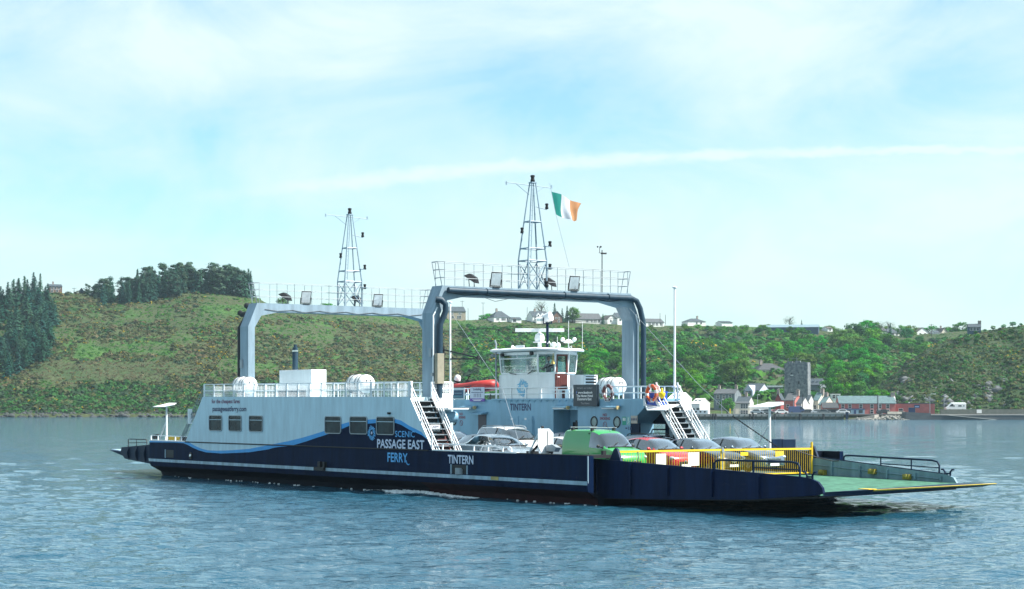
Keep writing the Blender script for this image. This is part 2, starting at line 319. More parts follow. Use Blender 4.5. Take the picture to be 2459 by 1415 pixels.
# --- hull
sec = [(0, 2.0), (0.95, 2.0), (0.95, 1.05), (13.35, 1.05), (13.35, 2.0), (14.3, 2.0), (14.3, 1.02), (14.4, .98), (14.4, .82), (14.36, .56), (13.85, .25), (13.6, -.9), (.7, -.9), (.45, .25), (-.06, .56), (-.10, .82), (-.10, .98), (0, 1.02)]
segm = [4, 4, 5, 4, 4, 0, 0, 3, 1, 1, 2, 2, 2, 2, 1, 3, 0, 0]
hull = MB(); stations = [-41.9, -41.6, -30, -12.5, -5, -1.35, -1.1]
rings = []
for u in stations:
    ring = []
    for v, w in sec:
        du = 0.0
        if u < -41: du = max(0, (0.9 - w)) * 0.7
        
        iv = 0.06 if u == -41.9 else 0.0
        ring.append((u + du, v + (iv if v < 7 else -iv), w - (0.02 if iv and w > 1.9 else 0)))
    rings.append(ring)
k = len(sec)
for r in rings: hull.v += r
for a in range(len(rings) - 1):
    for i in range(k):
        j = (i + 1) % k; m = segm[i]
        if m == 2 and stations[a] >= -12.5: m = 6
        hull.f.append((a * k + i, a * k + j, (a + 1) * k + j, (a + 1) * k + i)); hull.m.append(m)
for base in (0, (len(rings) - 1) * k):
    endm = 0 if base == 0 else 2
    q = lambda i: base + i
    for pf, m in (((0, 1, 2, 17), 0), ((3, 4, 5, 6), 0), ((17, 2, 3, 6), 0), ((17, 6, 7, 8, 9, 10, 13, 14, 15, 16), 0), ((10, 11, 12, 13), 2)):
        hull.f.append(tuple(q(i) for i in pf)); hull.m.append(m or endm)
wing = [(0, 2.0), (0, 1.02), (-.10, .98), (-.10, .82), (-.06, .56), (.45, .25), (.70, -.9), (1.0, -.9), (.75, .3), (.22, .5), (.22, 2.0)]
for flip in (False, True):
    fv_ = (lambda v: 14.3 - v) if flip else (lambda v: v); n0 = len(hull.v); kk = len(wing)
    for u in (-1.1, -.12, 0.0): hull.v += [(u - (.15 * max(0, .4 - w) if u > -1 else 0), fv_(v + (.03 if u == 0 else 0)), w) for v, w in wing]
    for a in range(2):
        for i in range(kk): j = (i + 1) % kk; hull.f.append((n0 + a * kk + i, n0 + a * kk + j, n0 + (a + 1) * kk + j, n0 + (a + 1) * kk + i)); hull.m.append([0, 0, 3, 0, 6, 6, 6, 2, 2, 2, 4][i])
    e = n0 + 2 * kk; hull.f.append(tuple(e + i for i in (0, 1, 2, 3, 4, 9, 10))); hull.m.append(0); hull.f.append(tuple(e + i for i in (4, 5, 6, 7, 8, 9))); hull.m.append(2)
hull_o = hull.build('hull', [NAVY, NAVY, BLACKHULL, STRIPE, DKBLUE, DECKGREY, MAROON], ferry)
s = MB(); wave_strips(s, -41.84, -0.2, 1.03, lambda u: 2.0); s.build('side_plating', [NAVY, BLUEBAND, GREYW], hull_o)
s = MB(); s.box((-41.88, -.02, 2.0), (-37.1, .14, 2.06)); s.box((-11.55, -.02, 2.0), (-5.0, .14, 2.055)); s.build('deck_edge_trim', WHITE, hull_o)
s = MB(); s.tube([(-37.1, -.01, 2.01), (-11.9, -.01, 2.0)], .035); s.box((-5.0, -.015, 2.0), (-.05, .1, 2.03)); s.build('rubbing_line', BLACK, hull_o)
s = MB(); s.tube([(-.02, -.02, 1.99), (-.02, -.02, .9)], .03); s.build('bow_edge', STRIPE, hull_o)
# fairleads, bollard recess, lamp and fender bracket in the plating
for u0, u1, w0, w1 in ((-39.6, -38.6, 1.08, 1.52), (-9.95, -8.69, .97, 1.41)):
    s = MB()
    s.box((u0, -.012, w0), (u1, .0, w1), 0); s.box((u0 - .08, -.05, w0 - .02), (u0, .0, w1 + .02), 1)
    if u0 < -20: s.build('mooring_recess', [BLACK, STRIPE, GREYMETAL], hull_o)
s.box((u0 + .42, -.05, .97), (u0 + .85, -.015, 1.22), 2); s.cyl((u0 + .63, -.06, 1.0), (u0 + .63, -.06, 1.28), .17, n=12, m=2); s.box((u1 - .05, -.05, .97), (u1, 0, 1.4), 1)
s.build('mooring_recess', [BLACK, STRIPE, GREYMETAL], hull_o)
s = MB(); s.box((-22.1, -.22, .83), (-21.1, -.0, 1.0), 0); s.box((-21.85, -.14, 1.0), (-21.6, 0, 1.27), 0); s.box((-21.35, -.14, 1.0), (-21.15, 0, 1.27), 0); s.build('fender_bracket', BLACK, hull_o)
s = MB(); s.lathe([(.2, 0), (.2, .05), (.12, .06)], (-36.35, -.0, 1.25), (0, -1, 0), 16, 0); s.lathe([(.1, .06), (.05, .1)], (-36.35, 0, 1.25), (0, -1, 0), 12, 1); s.build('side_lamp', [BLACK, CHROME], hull_o)
s = MB(); s.box((-6.75, -.13, .84), (-6.2, -.1, .98)); s.build('draught_mark_plate', mat('dull_yellow', (.45, .36, .12), .6, var=.3), hull_o)
# lettering on the hull and house side
def lettering(parent, items, name='lettering'):
    by = {}
    for txt, u0, u1, w0, w1, m, b in items: by.setdefault(m.name, (m, []))[1].append((txt, u0, u1, w0, w1, b))
    for m, L in by.values():
        mb = MB()
        for txt, u0, u1, w0, w1, b in L: text_on(mb, txt, (u0, -.014, w0), U, W_, u1 - u0, w1 - w0, 0, b)
        yield mb.build(name, m, parent)
list(lettering(hull_o, [('TINTERN', -10.27, -8.27, 1.47, 1.83, LETTERW, .014), ('FERRY', -15.42, -13.68, 1.42, 1.83, LETTERB, .014)]))
s = MB(); s.tube([(-13.78, -.012, 1.5), (-13.72, -.012, 1.36), (-13.6, -.012, 1.31), (-13.5, -.012, 1.34)], .025); s.build('lettering_flourish', LETTERB, hull_o)

# --- near deckhouse
dh = MB()
dh.prism([(-37.06, 0, 1.9), (-34.88, 0, 4.52), (-13.6, 0, 4.43), (-13.6, 0, 1.9)], [(-37.06, 2.45, 1.06), (-34.88, 2.45, 4.52), (-13.6, 2.45, 4.43), (-13.6, 2.45, 1.06)], 2)
dh.prism([(-13.598, 0.0, 2.0), (-11.62, 0.0, 2.0), (-13.54, 0.0, 4.43), (-13.598, 0.0, 4.43)], [(-13.598, .07, 2.0), (-11.62, .07, 2.0), (-13.54, .07, 4.43), (-13.598, .07, 4.43)], 2)
wave_strips(dh, -37.08, -11.62, 2.003, lambda u: lerp_tab(TOPL, u))
house = dh.build('deckhouse', [NAVY, BLUEBAND, GREYW], ferry)
def rrect(u0, u1, w0, w1, r, v, n=4):
    pts = []
    for cu, cw, a0 in ((u1 - r, w1 - r, 0), (u0 + r, w1 - r, 90), (u0 + r, w0 + r, 180), (u1 - r, w0 + r, 270)):
        for i in range(n + 1):
            t = R(a0 + 90 * i / n); pts.append((cu + r * math.cos(t), v, cw + r * math.sin(t)))
    return pts
def house_window(u0, u1, w0, w1, parent, vv=-.004):
    mb = MB(); o1 = rrect(u0, u1, w0, w1, .14, vv); o2 = rrect(u0, u1, w0, w1, .14, vv - .045); i2 = rrect(u0 + .045, u1 - .045, w0 + .04, w1 - .04, .10, vv - .045); i1 = rrect(u0 + .045, u1 - .045, w0 + .04, w1 - .04, .10, vv - .008)
    mb.loft([o1, o2, i2, i1], 0, True, False); mb.poly(i1, 1)
    wb = w0 + (w1 - w0) * .70; mb.box((u0 + .06, vv - .035, wb), (u1 - .06, vv - .01, wb + .028), 2)
    return mb.build('window', [GREYMETAL, GLASSD, GREYW], parent)
for u0, u1 in ((-34.07, -32.51), (-31.72, -30.21), (-29.36, -27.82), (-21.31, -19.72), (-18.89, -17.25), (-16.41, -14.8)): house_window(u0, u1, 2.66, 3.52, house)
list(lettering(house, [('for the cheapest fares', -33.76, -30.45, 4.10, 4.38, LETTERP, .006), ('passageeastferry.com', -33.66, -29.7, 3.66, 4.00, LETTERN, .010), ('SCENIC', -14.75, -13.05, 2.58, 2.86, LETTERB, .004), ('PASSAGE EAST', -16.35, -12.25, 2.05, 2.45, LETTERW, .016)]))
def emblem(parent, o, ex, ey, r0, r1, mats, seed=3, core=True):
    mb = MB(); o, ex, ey = Vector(o), Vector(ex), Vector(ey); rr = random.Random(seed); n = ex.cross(ey) * .002
    P = lambda rad, t: o + ex * (rad * math.cos(t)) + ey * (rad * math.sin(t))
    for i in range(30):
        t = 2 * math.pi * i / 30; a, b = r0 * rr.uniform(1.0, 1.5), r1 * rr.uniform(.82, 1.04); prev = None
        for q in range(5):
            f = q / 4; rad = a + (b - a) * f; tt = t + .10 * math.sin(f * 7 + i); wd = (.055 + .035 * math.sin(math.pi * f)) * .9
            cur = (P(rad, tt - wd), P(rad, tt + wd))
            if prev: mb.quad(prev[0], cur[0], cur[1], prev[1], 0)
            prev = cur
    if core: mb.poly([P(r0 * .62, 2 * math.pi * i / 20) + n for i in range(20)], 1)
    return mb.build('emblem', mats, parent)
emblem(house, (-16.86, -.014, 2.74), U, W_, .11, .37, [LETTERB, LETTERW])
s = MB(); s.tube([(-15.2, -.01, 3.66), (-15.2, -.14, 3.7), (-15.05, -.2, 3.66)], .03); s.box((-15.35, -.09, 3.63), (-15.15, -.004, 3.72)); s.build('deck_lamp', BLACK, house)
# roof-deck railing with mesh infill
def flat_rail(name, pts, hs, pitch, parent, material=None, r=.026, post=(.05, .02), mesh=0, bottom=None, skip=()):
    mb = MB()
    for h in hs: mb.tube([(u, v, w + h) for u, v, w in pts], r)
    for (a, b) in zip(pts[:-1], pts[1:]):
        A, B = Vector(a), Vector(b); L = (B - A).length; n = max(1, round(L / pitch)); d = (B - A).normalized()
        for i in range(n + 1):
            p = A + d * (L * i / n); mb.obox(p + W_ * (hs[0] / 2), d * post[0], d.cross(W_).normalized() * post[1], W_ * (hs[0] / 2))
        if mesh:
            m = int(L / mesh)
            for i in range(1, m): p = A + d * (L * i / m); mb.obox(p + W_ * (hs[0] * .5 - .03) + d.cross(W_).normalized() * .04, d * .008, d.cross(W_).normalized() * .006, W_ * (hs[0] * .5 - .05))
            for i in range(1, int(hs[0] / mesh)): mb.tube([A + W_ * (i * mesh) + d.cross(W_).normalized() * .04, B + W_ * (i * mesh) + d.cross(W_).normalized() * .04], .007, 4)
    return mb.build(name, material or WHITER, parent)
flat_rail('guard_rail', [(-34.85, .07, 4.5), (-13.5, .07, 4.43)], [.70, .36], 1.22, house, mesh=.10, post=(.065, .02))
flat_rail('guard_rail', [(-34.6, 2.4, 4.5), (-13.8, 2.4, 4.43)], [.70, .36], 1.3, house, mesh=.16)
s = MB(); s.box((-13.66, .02, 3.95), (-13.46, .14, 5.16)); s.build('corner_post', WHITER, house)
s = MB()
for dv, dz in ((0, 0), (.0, -.34), (0, -.62)): s.tube([(-34.85, .08, 5.17 + dz), (-38.05 + dz * -.4, .1, 2.06)], .022)
s.tube([(-37.4, .1, 2.1), (-36.15, .1, 4.0)], .02); s.build('sloping_handrail', GREYMETAL, house)
s = MB(); s.box((-36.75, -.02, 3.02), (-36.55, .16, 3.86)); s.build('lifeline_tube', WHITER, house)
# exhaust casing and stub funnel on the roof
s = MB(); s.box((-28.85, 1.5, 4.43), (-25.4, 2.4, 5.9)); cas = s.build('exhaust_casing', WHITE, house, bevel=.02)
s = MB(); s.box((-28.84, 1.42, 4.48), (-26.0, 1.5, 4.86), 0)
for i in range(6): s.box((-28.8, 1.405, 4.51 + i * .055), (-26.05, 1.42, 4.535 + i * .055), 1)
s.build('vent_grille', [BLACK, DKBLUE], house)
s = MB(); s.lathe([(.15, 0), (.15, 1.05), (.16, 1.06), (.16, 1.14), (.13, 1.15), (.13, 1.27), (.08, 1.28), (.08, 1.42)], (-28.2, 2.1, 5.85), (0, 0, 1), 16, 0); s.lathe([(.165, 1.04), (.165, 1.11)], (-28.2, 2.1, 5.85), (0, 0, 1), 16, 1); s.build('stub_funnel', [PIPE, CHROME], house, smooth=40)

# --- stairs
def staircase(ut, ub, v0, v1, wt=4.36, wb=1.06, lower_brown=False, parent=ferry, rail_r=.032):
    st = MB(); n = 13; sl = (ub - ut)
    for i in range(n):
        f = (i + .5) / n; u = ut + sl * f; w = wt + (wb - wt) * f
        st.box((u - .13, v0 + .05, w - .03), (u + .13, v1 - .05, w + .012), 0); st.box((u - .135, v0 + .05, w - .20), (u - .115, v1 - .05, w - .03), 2 if (lower_brown and f > .5) else 0)
        st.box((u + .118, v0 + .06, w - .022), (u + .135, v1 - .06, w + .02), 3)
    for v in (v0, v1):
        a, b = Vector((ut - .08, v, wt)), Vector((ub, v, wb)); d = (b - a).normalized(); up = Vector((-d.z, 0, d.x)); up = up if up.z > 0 else -up
        st.obox((a + b) / 2, d * ((b - a).length / 2), Vector((0, .025, 0)), up * .09, 1 if v == v0 or not lower_brown else 0)
    s_o = st.build('staircase', [mat('dark_stair_steel', (.012, .022, .03), .6, var=.3), WHITER, BROWND, GREYMETAL], parent)
    for v in (v0, v1):
        rl = MB()
        for h in (.76, .52, .27): rl.tube([(ut - .05, v, wt + h), (ub + .02, v, wb + h)], rail_r if h > .7 else .02)
        for f in (0.0, .36, .70, 1.0): u, w = ut + sl * f, wt + (wb - wt) * f; rl.obox((u, v, w + .38), Vector((.035, 0, 0)), Vector((0, .02, 0)), Vector((0, 0, .40)))
        rl.build('handrail', WHITER, s_o)
    return s_o
st1 = staircase(-13.5, -10.9, .04, 1.2, lower_brown=True)
s = MB(); s.box((-12.42, .42, 2.86), (-12.40, .95, 3.16), 0); text_on(s, 'CREW', (-12.397, .48, 3.02), V_, W_, .40, .10, 1, .004); text_on(s, 'ONLY', (-12.397, .48, 2.89), V_, W_, .40, .10, 1, .004); s.build('crew_notice', [LETTERSIG, LETTERN], st1)
# landing guard beside the stair head
s = MB(); s.box((-13.62, 1.22, 3.94), (-13.56, 2.42, 4.52), 0); s.box((-13.56, 1.27, 3.86), (-12.2, 2.4, 3.92), 0); lg = s.build('landing_guard', WHITE, ferry)  # landing floor lengthened forward to shade the wall and door below
mb = MB()
for h in (4.55, 4.83, 5.12): mb.tube([(-13.58, 1.25, h), (-13.58, 2.40, h)], .028)
for v in (1.25, 1.62, 2.40): mb.obox((-13.58, v, 4.83), (.03, 0, 0), (0, .035, 0), (0, 0, .3))
for i in range(1, 14): mb.obox((-13.58, 1.25 + i * .082, 4.83), (.006, 0, 0), (0, .008, 0), (0, 0, .29))
for i in range(1, 8): mb.tube([(-13.58, 1.25, 4.53 + i * .075), (-13.58, 2.4, 4.53 + i * .075)], .008, 4)
mb.build('mesh_panel', WHITER, lg)
s = MB(); s.box((-13.60, 1.55, 1.06), (-13.57, 2.3, 2.95), 0); s.tube([(-13.55, 1.7, 1.9), (-13.5, 1.7, 1.95), (-13.5, 1.85, 1.95)], .015, 6, 1); s.build('door', [BROWND, CHROME], house)
s = MB(); s.cyl((-13.32, 1.4, 3.5), (-13.32, 2.4, 3.5), .26, n=16); s.build('tank', GREYB, ferry, smooth=40)

# --- far deckhouse (other side of the car deck)
fv, fe = 10.65, HB - .01
s = MB()
vi = 12.1
s.box((-37.0, fv, 1.06), (-16.81, fe, 4.36)); s.box((-14.78, fv, 1.06), (-13.3, fe, 4.36)); s.box((-13.3, fv, 1.06), (-10.6, vi, 4.36))
s.box((-16.81, fv, 3.81), (-14.78, fe, 4.36)); s.box((-16.81, 11.7, 1.06), (-14.78, fe, 3.81))
s.prism([(-10.6, fv, 3.2), (-10.6, fv, 4.36), (-9.52, fv, 4.36), (-9.52, fv, 3.95)], [(-10.6, vi, 3.2), (-10.6, vi, 4.36), (-9.52, vi, 4.36), (-9.52, vi, 3.95)])
s.box((-9.52, fv + .2, 4.2), (-8.6, vi, 4.36))
fh = s.build('deckhouse', GREYB, ferry, bevel=.02)
s = MB(); s.box((-10.59, fv + .02, 1.06), (-9.95, fv + .1, 3.2), 0); s.prism([(-9.3, vi - .1, 1.06), (-6.4, vi - .1, 1.06), (-8.75, vi - .1, 3.9), (-9.3, vi - .1, 4.2)], [(-9.3, vi - .04, 1.06), (-6.4, vi - .04, 1.06), (-8.75, vi - .04, 3.9), (-9.3, vi - .04, 4.2)], 0)
s.box((-10.58, vi - .1, 1.06), (-9.3, vi - .04, 2.35), 0); s.box((-10.58, vi - .1, 3.15), (-9.3, vi - .04, 4.2), 0); s.box((-9.62, vi - .1, 2.35), (-9.3, vi - .04, 3.15), 0); s.box((-10.58, vi - .1, 2.85), (-9.3, vi - .04, 2.92), 0); s.build('shelter_wall', DKBLUE, fh)
s = MB(); s.box((-9.25, 11.9, 2.35), (-8.45, 11.98, 2.98), 0); s.box((-9.18, 11.885, 2.41), (-8.9, 11.9, 2.92), 1); s.box((-8.8, 11.885, 2.41), (-8.52, 11.9, 2.92), 1); s.build('notice_case', [BLACK, mat('grey_notice_paper', (.3, .4, .46), .4, var=.2)], fh)
s = MB(); s.prism([(-9.5, 10.62, 4.06), (-8.5, 9.95, 3.80), (-7.55, 10.3, 3.80), (-8.1, 11.6, 4.06)], [(-9.5, 10.62, 4.1), (-8.5, 9.95, 3.84), (-7.55, 10.3, 3.84), (-8.1, 11.6, 4.1)]); s.box((-9.56, 10.6, 4.02), (-9.46, 10.68, 4.5)); s.tube([(-9.55, 10.62, 4.42), (-8.5, 9.98, 3.84)], .025); s.build('door_canopy', WHITE, fh)
for u in (-25.93, -13.43, -11.62):
    s = MB(); s.torus((u, fv - .01, 3.24), (0, 1, 0), .25, .035, 24, 6, 0); s.poly([(u + .25 * math.cos(2 * math.pi * i / 20), fv - .008, 3.24 + .25 * math.sin(2 * math.pi * i / 20)) for i in range(20)], 1)
    s.build('porthole', [BLACK, mat('porthole_glass', (.22, .33, .33), .15, var=.4, scale=3)], fh, smooth=40)
for u in (-25.2, -12.57):
    s = MB(); text_on(s, 'NO', (u - .17, fv - .006, 3.52), U, W_, .32, .13, 0, .006); text_on(s, 'SMOKING', (u - .40, fv - .006, 3.34), U, W_, .8, .13, 0, .006)
    s.torus((u, fv - .006, 3.1), (0, 1, 0), .14, .014, 20, 4, 0); s.tube([(u - .09, fv - .006, 3.19), (u + .09, fv - .006, 3.01)], .012, 4, 0); s.build('no_smoking_notice', mat('red_notice_paint', (.28, .05, .08), .5, var=.1), fh)
s = MB(); text_on(s, 'TINTERN', (-20.6, fv - .008, 3.79), U, W_, 1.85, .34, 0, .014); s.build('lettering', LETTERN, fh)
s = MB(); s.box((-23.55, fv - .02, 1.1), (-22.8, fv - .0, 3.56)); s.build('door', mat('dark_door_shade', (.05, .04, .06), .5, var=.2), fh)  # door leaf in a dark purplish tone
s = MB(); s.prism([(-23.8, fv, 3.72), (-22.65, fv, 3.72), (-22.65, fv - .45, 3.62), (-23.8, fv - .45, 3.62)], [(-23.8, fv, 3.66), (-22.65, fv, 3.66), (-22.65, fv - .45, 3.56), (-23.8, fv - .45, 3.56)]); s.build('door_hood', GREYB, fh)
for u0, u1 in ((-21.0, -19.83), (-19.78, -18.62)):
    s = MB(); s.prism(rrect(u0, u1, 1.3, 3.52, .12, fv - .0), rrect(u0, u1, 1.3, 3.52, .12, fv - .03))
    for w in (3.3, 2.5): s.cyl((u0 + .3, fv - .05, w), (u0 + .3, fv - .02, w), .04, n=8); s.cyl((u1 - .3, fv - .05, w), (u1 - .3, fv - .02, w), .04, n=8)
    s.box((u0 + .5, fv - .035, 3.3), (u0 + .68, fv - .03, 3.4), 1); s.build('hatch_leaf', [GREYB, LETTERSIG], fh)
s = MB(); s.tube([(-18.5, fv - .03, 1.3), (-18.5, fv - .03, 3.3), (-18.62, fv - .03, 3.5)], .03); s.build('hatch_hinge_rod', GREYB, fh)
s = MB(); s.box((-16.55, 11.68, 1.06), (-15.9, 11.70, 3.2), 0); s.box((-15.75, 11.66, 1.3), (-15.3, 11.70, 3.15), 1); s.box((-15.68, 11.65, 1.9), (-15.4, 11.66, 3.0), 2); s.box((-14.95, 10.64, 1.3), (-14.8, 10.66, 3.3), 0); s.build('alcove_doors', [BLACK, GREYB, mat('pale_panel', (.35, .45, .5), .3, var=.2)], fh)
for u in (-24.2, -15.9, -11.9):
    s = MB(); s.prism([(u - .6, fv, 4.05), (u + .6, fv, 4.05), (u + .6, fv - .42, 3.98), (u - .6, fv - .42, 3.98)], [(u - .6, fv, 4.0), (u + .6, fv, 4.0), (u + .6, fv - .42, 3.93), (u - .6, fv - .42, 3.93)], 0); s.box((u - .5, fv - .36, 3.87), (u + .45, fv - .1, 3.93), 1); s.cyl((u + .6, fv - .25, 3.93), (u + .68, fv - .25, 3.93), .1, n=10, m=2); s.build('deck_light', [GREYB, LETTERSIG, mat('lamp_amber', (.5, .4, .2), .3)], fh)
s = MB()
for i in range(14): u = -21.8 + i * .53; s.prism([(u, fv, 4.34), (u + .34, fv, 4.34), (u + .17, fv, 4.20)], [(u, fv - .05, 4.34), (u + .34, fv - .05, 4.34), (u + .17, fv - .02, 4.20)])
s.box((-22.2, fv - .09, 4.33), (-14.6, fv, 4.40)); s.build('deck_edge_brackets', GREYB, fh)
for nm, u0, u1, w0, w1, m in (('life_jacket_sign', -11.2, -10.92, 3.1, 3.5, mat('green_sign', (.02, .32, .22), .5, var=.1)), ('assembly_sign', -10.85, -10.62, 3.1, 3.5, mat('pale_green_sign', (.25, .5, .5), .5, var=.1)), ('safety_poster', -10.55, -10.05, 3.18, 3.55, mat('cream_poster', (.48, .42, .36), .5, var=.15))):
    s = MB(); s.box((u0, fv - .015, w0), (u1, fv - .004, w1), 0)
    if nm[0] == 'l': s.box((u0 + .04, fv - .018, w0 + .2), (u0 + .12, fv - .016, w1 - .05), 1); s.box((u1 - .12, fv - .018, w0 + .2), (u1 - .04, fv - .016, w1 - .05), 1)
    elif nm[0] == 'a': s.tube([(u0 + .03, fv - .018, w0 + .06), (u1 - .03, fv - .018, w0 + .18)], .012, 4, 1); s.box((u0 + .1, fv - .018, w0 + .2), (u0 + .13, fv - .016, w1 - .05), 1)
    else:
        for i in range(4): s.box((u0 + .05 + i * .11, fv - .018, w0 + .14), (u0 + .12 + i * .11, fv - .016, w0 + .25), 1)
    s.build(nm, [m, LETTERN if nm[0] == 's' else LETTERSIG], fh)
s = MB(); text_on(s, '18', (-10.75, fv - .006, 2.86), U, W_, .26, .17, 0, .006); s.box((-10.98, fv - .008, 2.92), (-10.82, fv - .005, 2.98)); s.build('capacity_number', LETTERN, fh)
flat_rail('guard_rail', [(-28.6, fv + .02, 4.36), (-8.5, fv + .02, 4.36)], [.60, .30], 1.3, fh, post=(.04, .02))
flat_rail('guard_rail', [(-36.0, fe - .1, 4.36), (-13.4, fe - .1, 4.36)], [.60, .30], 1.5, fh, post=(.03, .02))
flat_rail('guard_rail', [(-13.3, vi - .02, 4.36), (-8.6, vi - .02, 4.36)], [.60, .30], 1.2, fh, post=(.03, .02))
staircase(-8.7, -5.9, fv + .05, 12.0)

# --- gantries with masts
RAILG = mat('weathered_rail_paint', (.26, .31, .34), .5, var=.45, scale=2.5)
def gantry(u0, u1, name, bow, far=0.0, vc=7.45):
    prof = [(1.40, 4.3), (1.40, 8.35), (1.95, 9.64), (12.35, 9.64), (12.9, 8.35), (12.9, 4.3), (12.5, 4.3), (12.5, 8.3), (12.1, 8.95), (11.0, 9.18), (3.3, 9.18), (2.2, 8.95), (1.8, 8.3), (1.8, 4.3)]
    prof = [(v + (far if v > 7 else 0), w) for v, w in prof]
    # split into convex pieces so the faces stay clean
    mb = MB()
    for idx in ((0, 1, 12, 13), (1, 2, 11, 12), (2, 3, 8, 9, 10, 11), (3, 4, 7, 8), (4, 5, 6, 7)):
        mb.prism([(u0, *prof[i]) for i in idx], [(u1, *prof[i]) for i in idx])
    g = mb.build('gantry', GANTRY, ferry)
    bmh = bmesh.new(); bmh.from_mesh(g.data); bmesh.ops.remove_doubles(bmh, verts=bmh.verts, dist=1e-4)
    fs = {}
    for f in bmh.faces: fs.setdefault(tuple(sorted(v.index for v in f.verts)), []).append(f)
    bmesh.ops.delete(bmh, geom=[f for L in fs.values() if len(L) > 1 for f in L], context='FACES_ONLY'); bmesh.ops.recalc_face_normals(bmh, faces=bmh.faces); bmh.to_mesh(g.data); bmh.free()
    for u, nm in ((u0 + .06, 0), (u1 - .06, 1)):
        mb = MB(); pts = [(u, 1.98, 9.64), (u, 12.32, 9.64)]
        for h in (1.12, .75, .38): mb.tube([(u, 2.1, 9.64 + h)] + [(u, 12.2 + far, 9.64 + h)], .015)
        for i in range(11):
            v = 2.1 + i * (1.01 + far / 10); mb.tube([(u, v, 9.64), (u, v, 10.76)], .017)
        mb.build('guard_rail', RAILG, g)
    for v in (2.05, 12.25 + far):
        mb = MB(); o = -.28 if v < 5 else .28
        for h in (1.12, .75, .38): mb.tube([(u0 + .06, v + .05 * (1 if v < 5 else -1), 9.64 + h), (u0 + .2, v + o * h / 1.3, 9.64 + h), (u1 - .2, v + o * h / 1.3, 9.64 + h), (u1 - .06, v + .05 * (1 if v < 5 else -1), 9.64 + h)], .021)
        for u in (u0 + .2, u1 - .2): mb.tube([(u, v, 9.6), (u, v + o * 1.12 / 1.3, 10.76)], .021)
        mb.build('guard_rail', GREYMETAL, g)
    uc = (u0 + u1) / 2
    mb = MB(); zb = 9.64
    def leg(su, sv): return [Vector((uc + su * .40, vc + sv * .55, zb)), Vector((uc + su * .40, vc + sv * .55, zb + 1.45)), Vector((uc + su * .09, vc + sv * .11, zb + 5.2))]
    legs = {(a, b): leg(a, b) for a in (-1, 1) for b in (-1, 1)}
    def at_h(L, h): 
        return L[0].lerp(L[1], h / 1.45) if h <= 1.45 else L[1].lerp(L[2], (h - 1.45) / 3.75)
    for L in legs.values(): mb.tube(L, [.045, .045, .03], 6)
    cyc = [(-1, -1), (1, -1), (1, 1), (-1, 1)]
    for h in (1.4, 2.0, 3.3):
        for a, b in zip(cyc, cyc[1:] + cyc[:1]): mb.tube([at_h(legs[a], h), at_h(legs[b], h)], .035)
    for a, b in zip(cyc, cyc[1:] + cyc[:1]):
        mb.tube([at_h(legs[a], .05), at_h(legs[b], 1.35)], .025); mb.tube([at_h(legs[b], .05), at_h(legs[a], 1.35)], .025)
    for i in range(14):                                             # ladder rungs up the near face
        h = 1.6 + i * .25; mb.tube([at_h(legs[(1, -1)], h), at_h(legs[(1, -1)], h) + Vector((0, .14, 0))], .012, 4)
    mb.tube([at_h(legs[(1, -1)], 1.5) + Vector((0, .16, 0)), Vector((uc + .08, vc - .02, zb + 5.0))], .02)
    for hh, sv, su in ((2.75, -1, -1), (1.05, 1, 1), (2.1, 1, 1)):
        p = at_h(legs[(su, sv)], hh); mb.box((p.x - .12, p.y - .04 if sv < 0 else p.y, p.z), (p.x + .12, p.y + .0 if sv < 0 else p.y + .30, p.z + .03))
    mb.obox((uc, vc, zb + 5.2), (.14, 0, 0), (0, .14, 0), (0, 0, .03))
    mb.tube([(uc, vc - 1.55, zb + 5.12), (uc, vc + 1.15, zb + 5.02)], .018); mb.tube([(uc, vc - 1.0, zb + 5.1), (uc, vc - .2, zb + 4.6)], .014); mb.tube([(uc, vc + .7, zb + 5.05), (uc, vc + .18, zb + 4.7)], .012)
    for v in (vc - 1.55, vc + 1.15): mb.box((uc - .02, v - .03, zb + 5.0), (uc + .02, v + .03, zb + 5.16))
    mb.tube([(uc, vc + .2, zb + 4.05), (uc, vc + .85, zb + 3.95)], .02)
    mast = mb.build('mast', GANTRY, g)
    def lamp(p, r=.085, hgt=.26, col=BLACK):
        s = MB(); s.lathe([(r * .9, 0), (r, .02), (r, hgt * .35), (r * .8, hgt * .4), (r * .8, hgt * .75), (r, hgt * .8), (r, hgt), (r * .6, hgt + .02)], p, (0, 0, 1), 12); return s.build('navigation_lamp', col, g, smooth=40)
    lamp((uc, vc, zb + 5.23), .11, .32); lamp((uc, vc + .85, zb + 3.97)); lamp((uc + .4, vc + .75, zb + 1.0)); p = at_h(legs[(-1, -1)], 2.75); lamp((p.x, p.y - .02, p.z)); lamp((uc + .4, vc + .75, zb + 2.1))
    if bow: lamp((uc + .45, vc + .5, zb + .15), .11)
    # floodlights: two look forward, two look aft
    for v, face in ((5.0, 1), (9.65, 1), (4.15, -1), (8.75, -1)):
        s = MB(); c = Vector((uc + face * .42, v, zb + .40)); nrm = Vector((face * .85, -.05, -.22)).normalized() if face > 0 else Vector((face * .45, -.3, -.85)).normalized()
        ax = Vector((0, 0, 1)).cross(nrm).normalized(); ay = nrm.cross(ax).normalized()
        f = [c + ax * a * .30 + ay * b * .34 for a, b in ((-1, -1), (1, -1), (1, 1), (-1, 1))]; bk = [c - nrm * .22 + ax * a * .17 + ay * b * .18 for a, b in ((-1, -1), (1, -1), (1, 1), (-1, 1))]
        s.prism(f, bk, 0); s.prism([c + nrm * .015 + ax * a * .26 + ay * b * .30 for a, b in ((-1, -1), (1, -1), (1, 1), (-1, 1))], [c + nrm * .002 + ax * a * .26 + ay * b * .30 for a, b in ((-1, -1), (1, -1), (1, 1), (-1, 1))], 1)
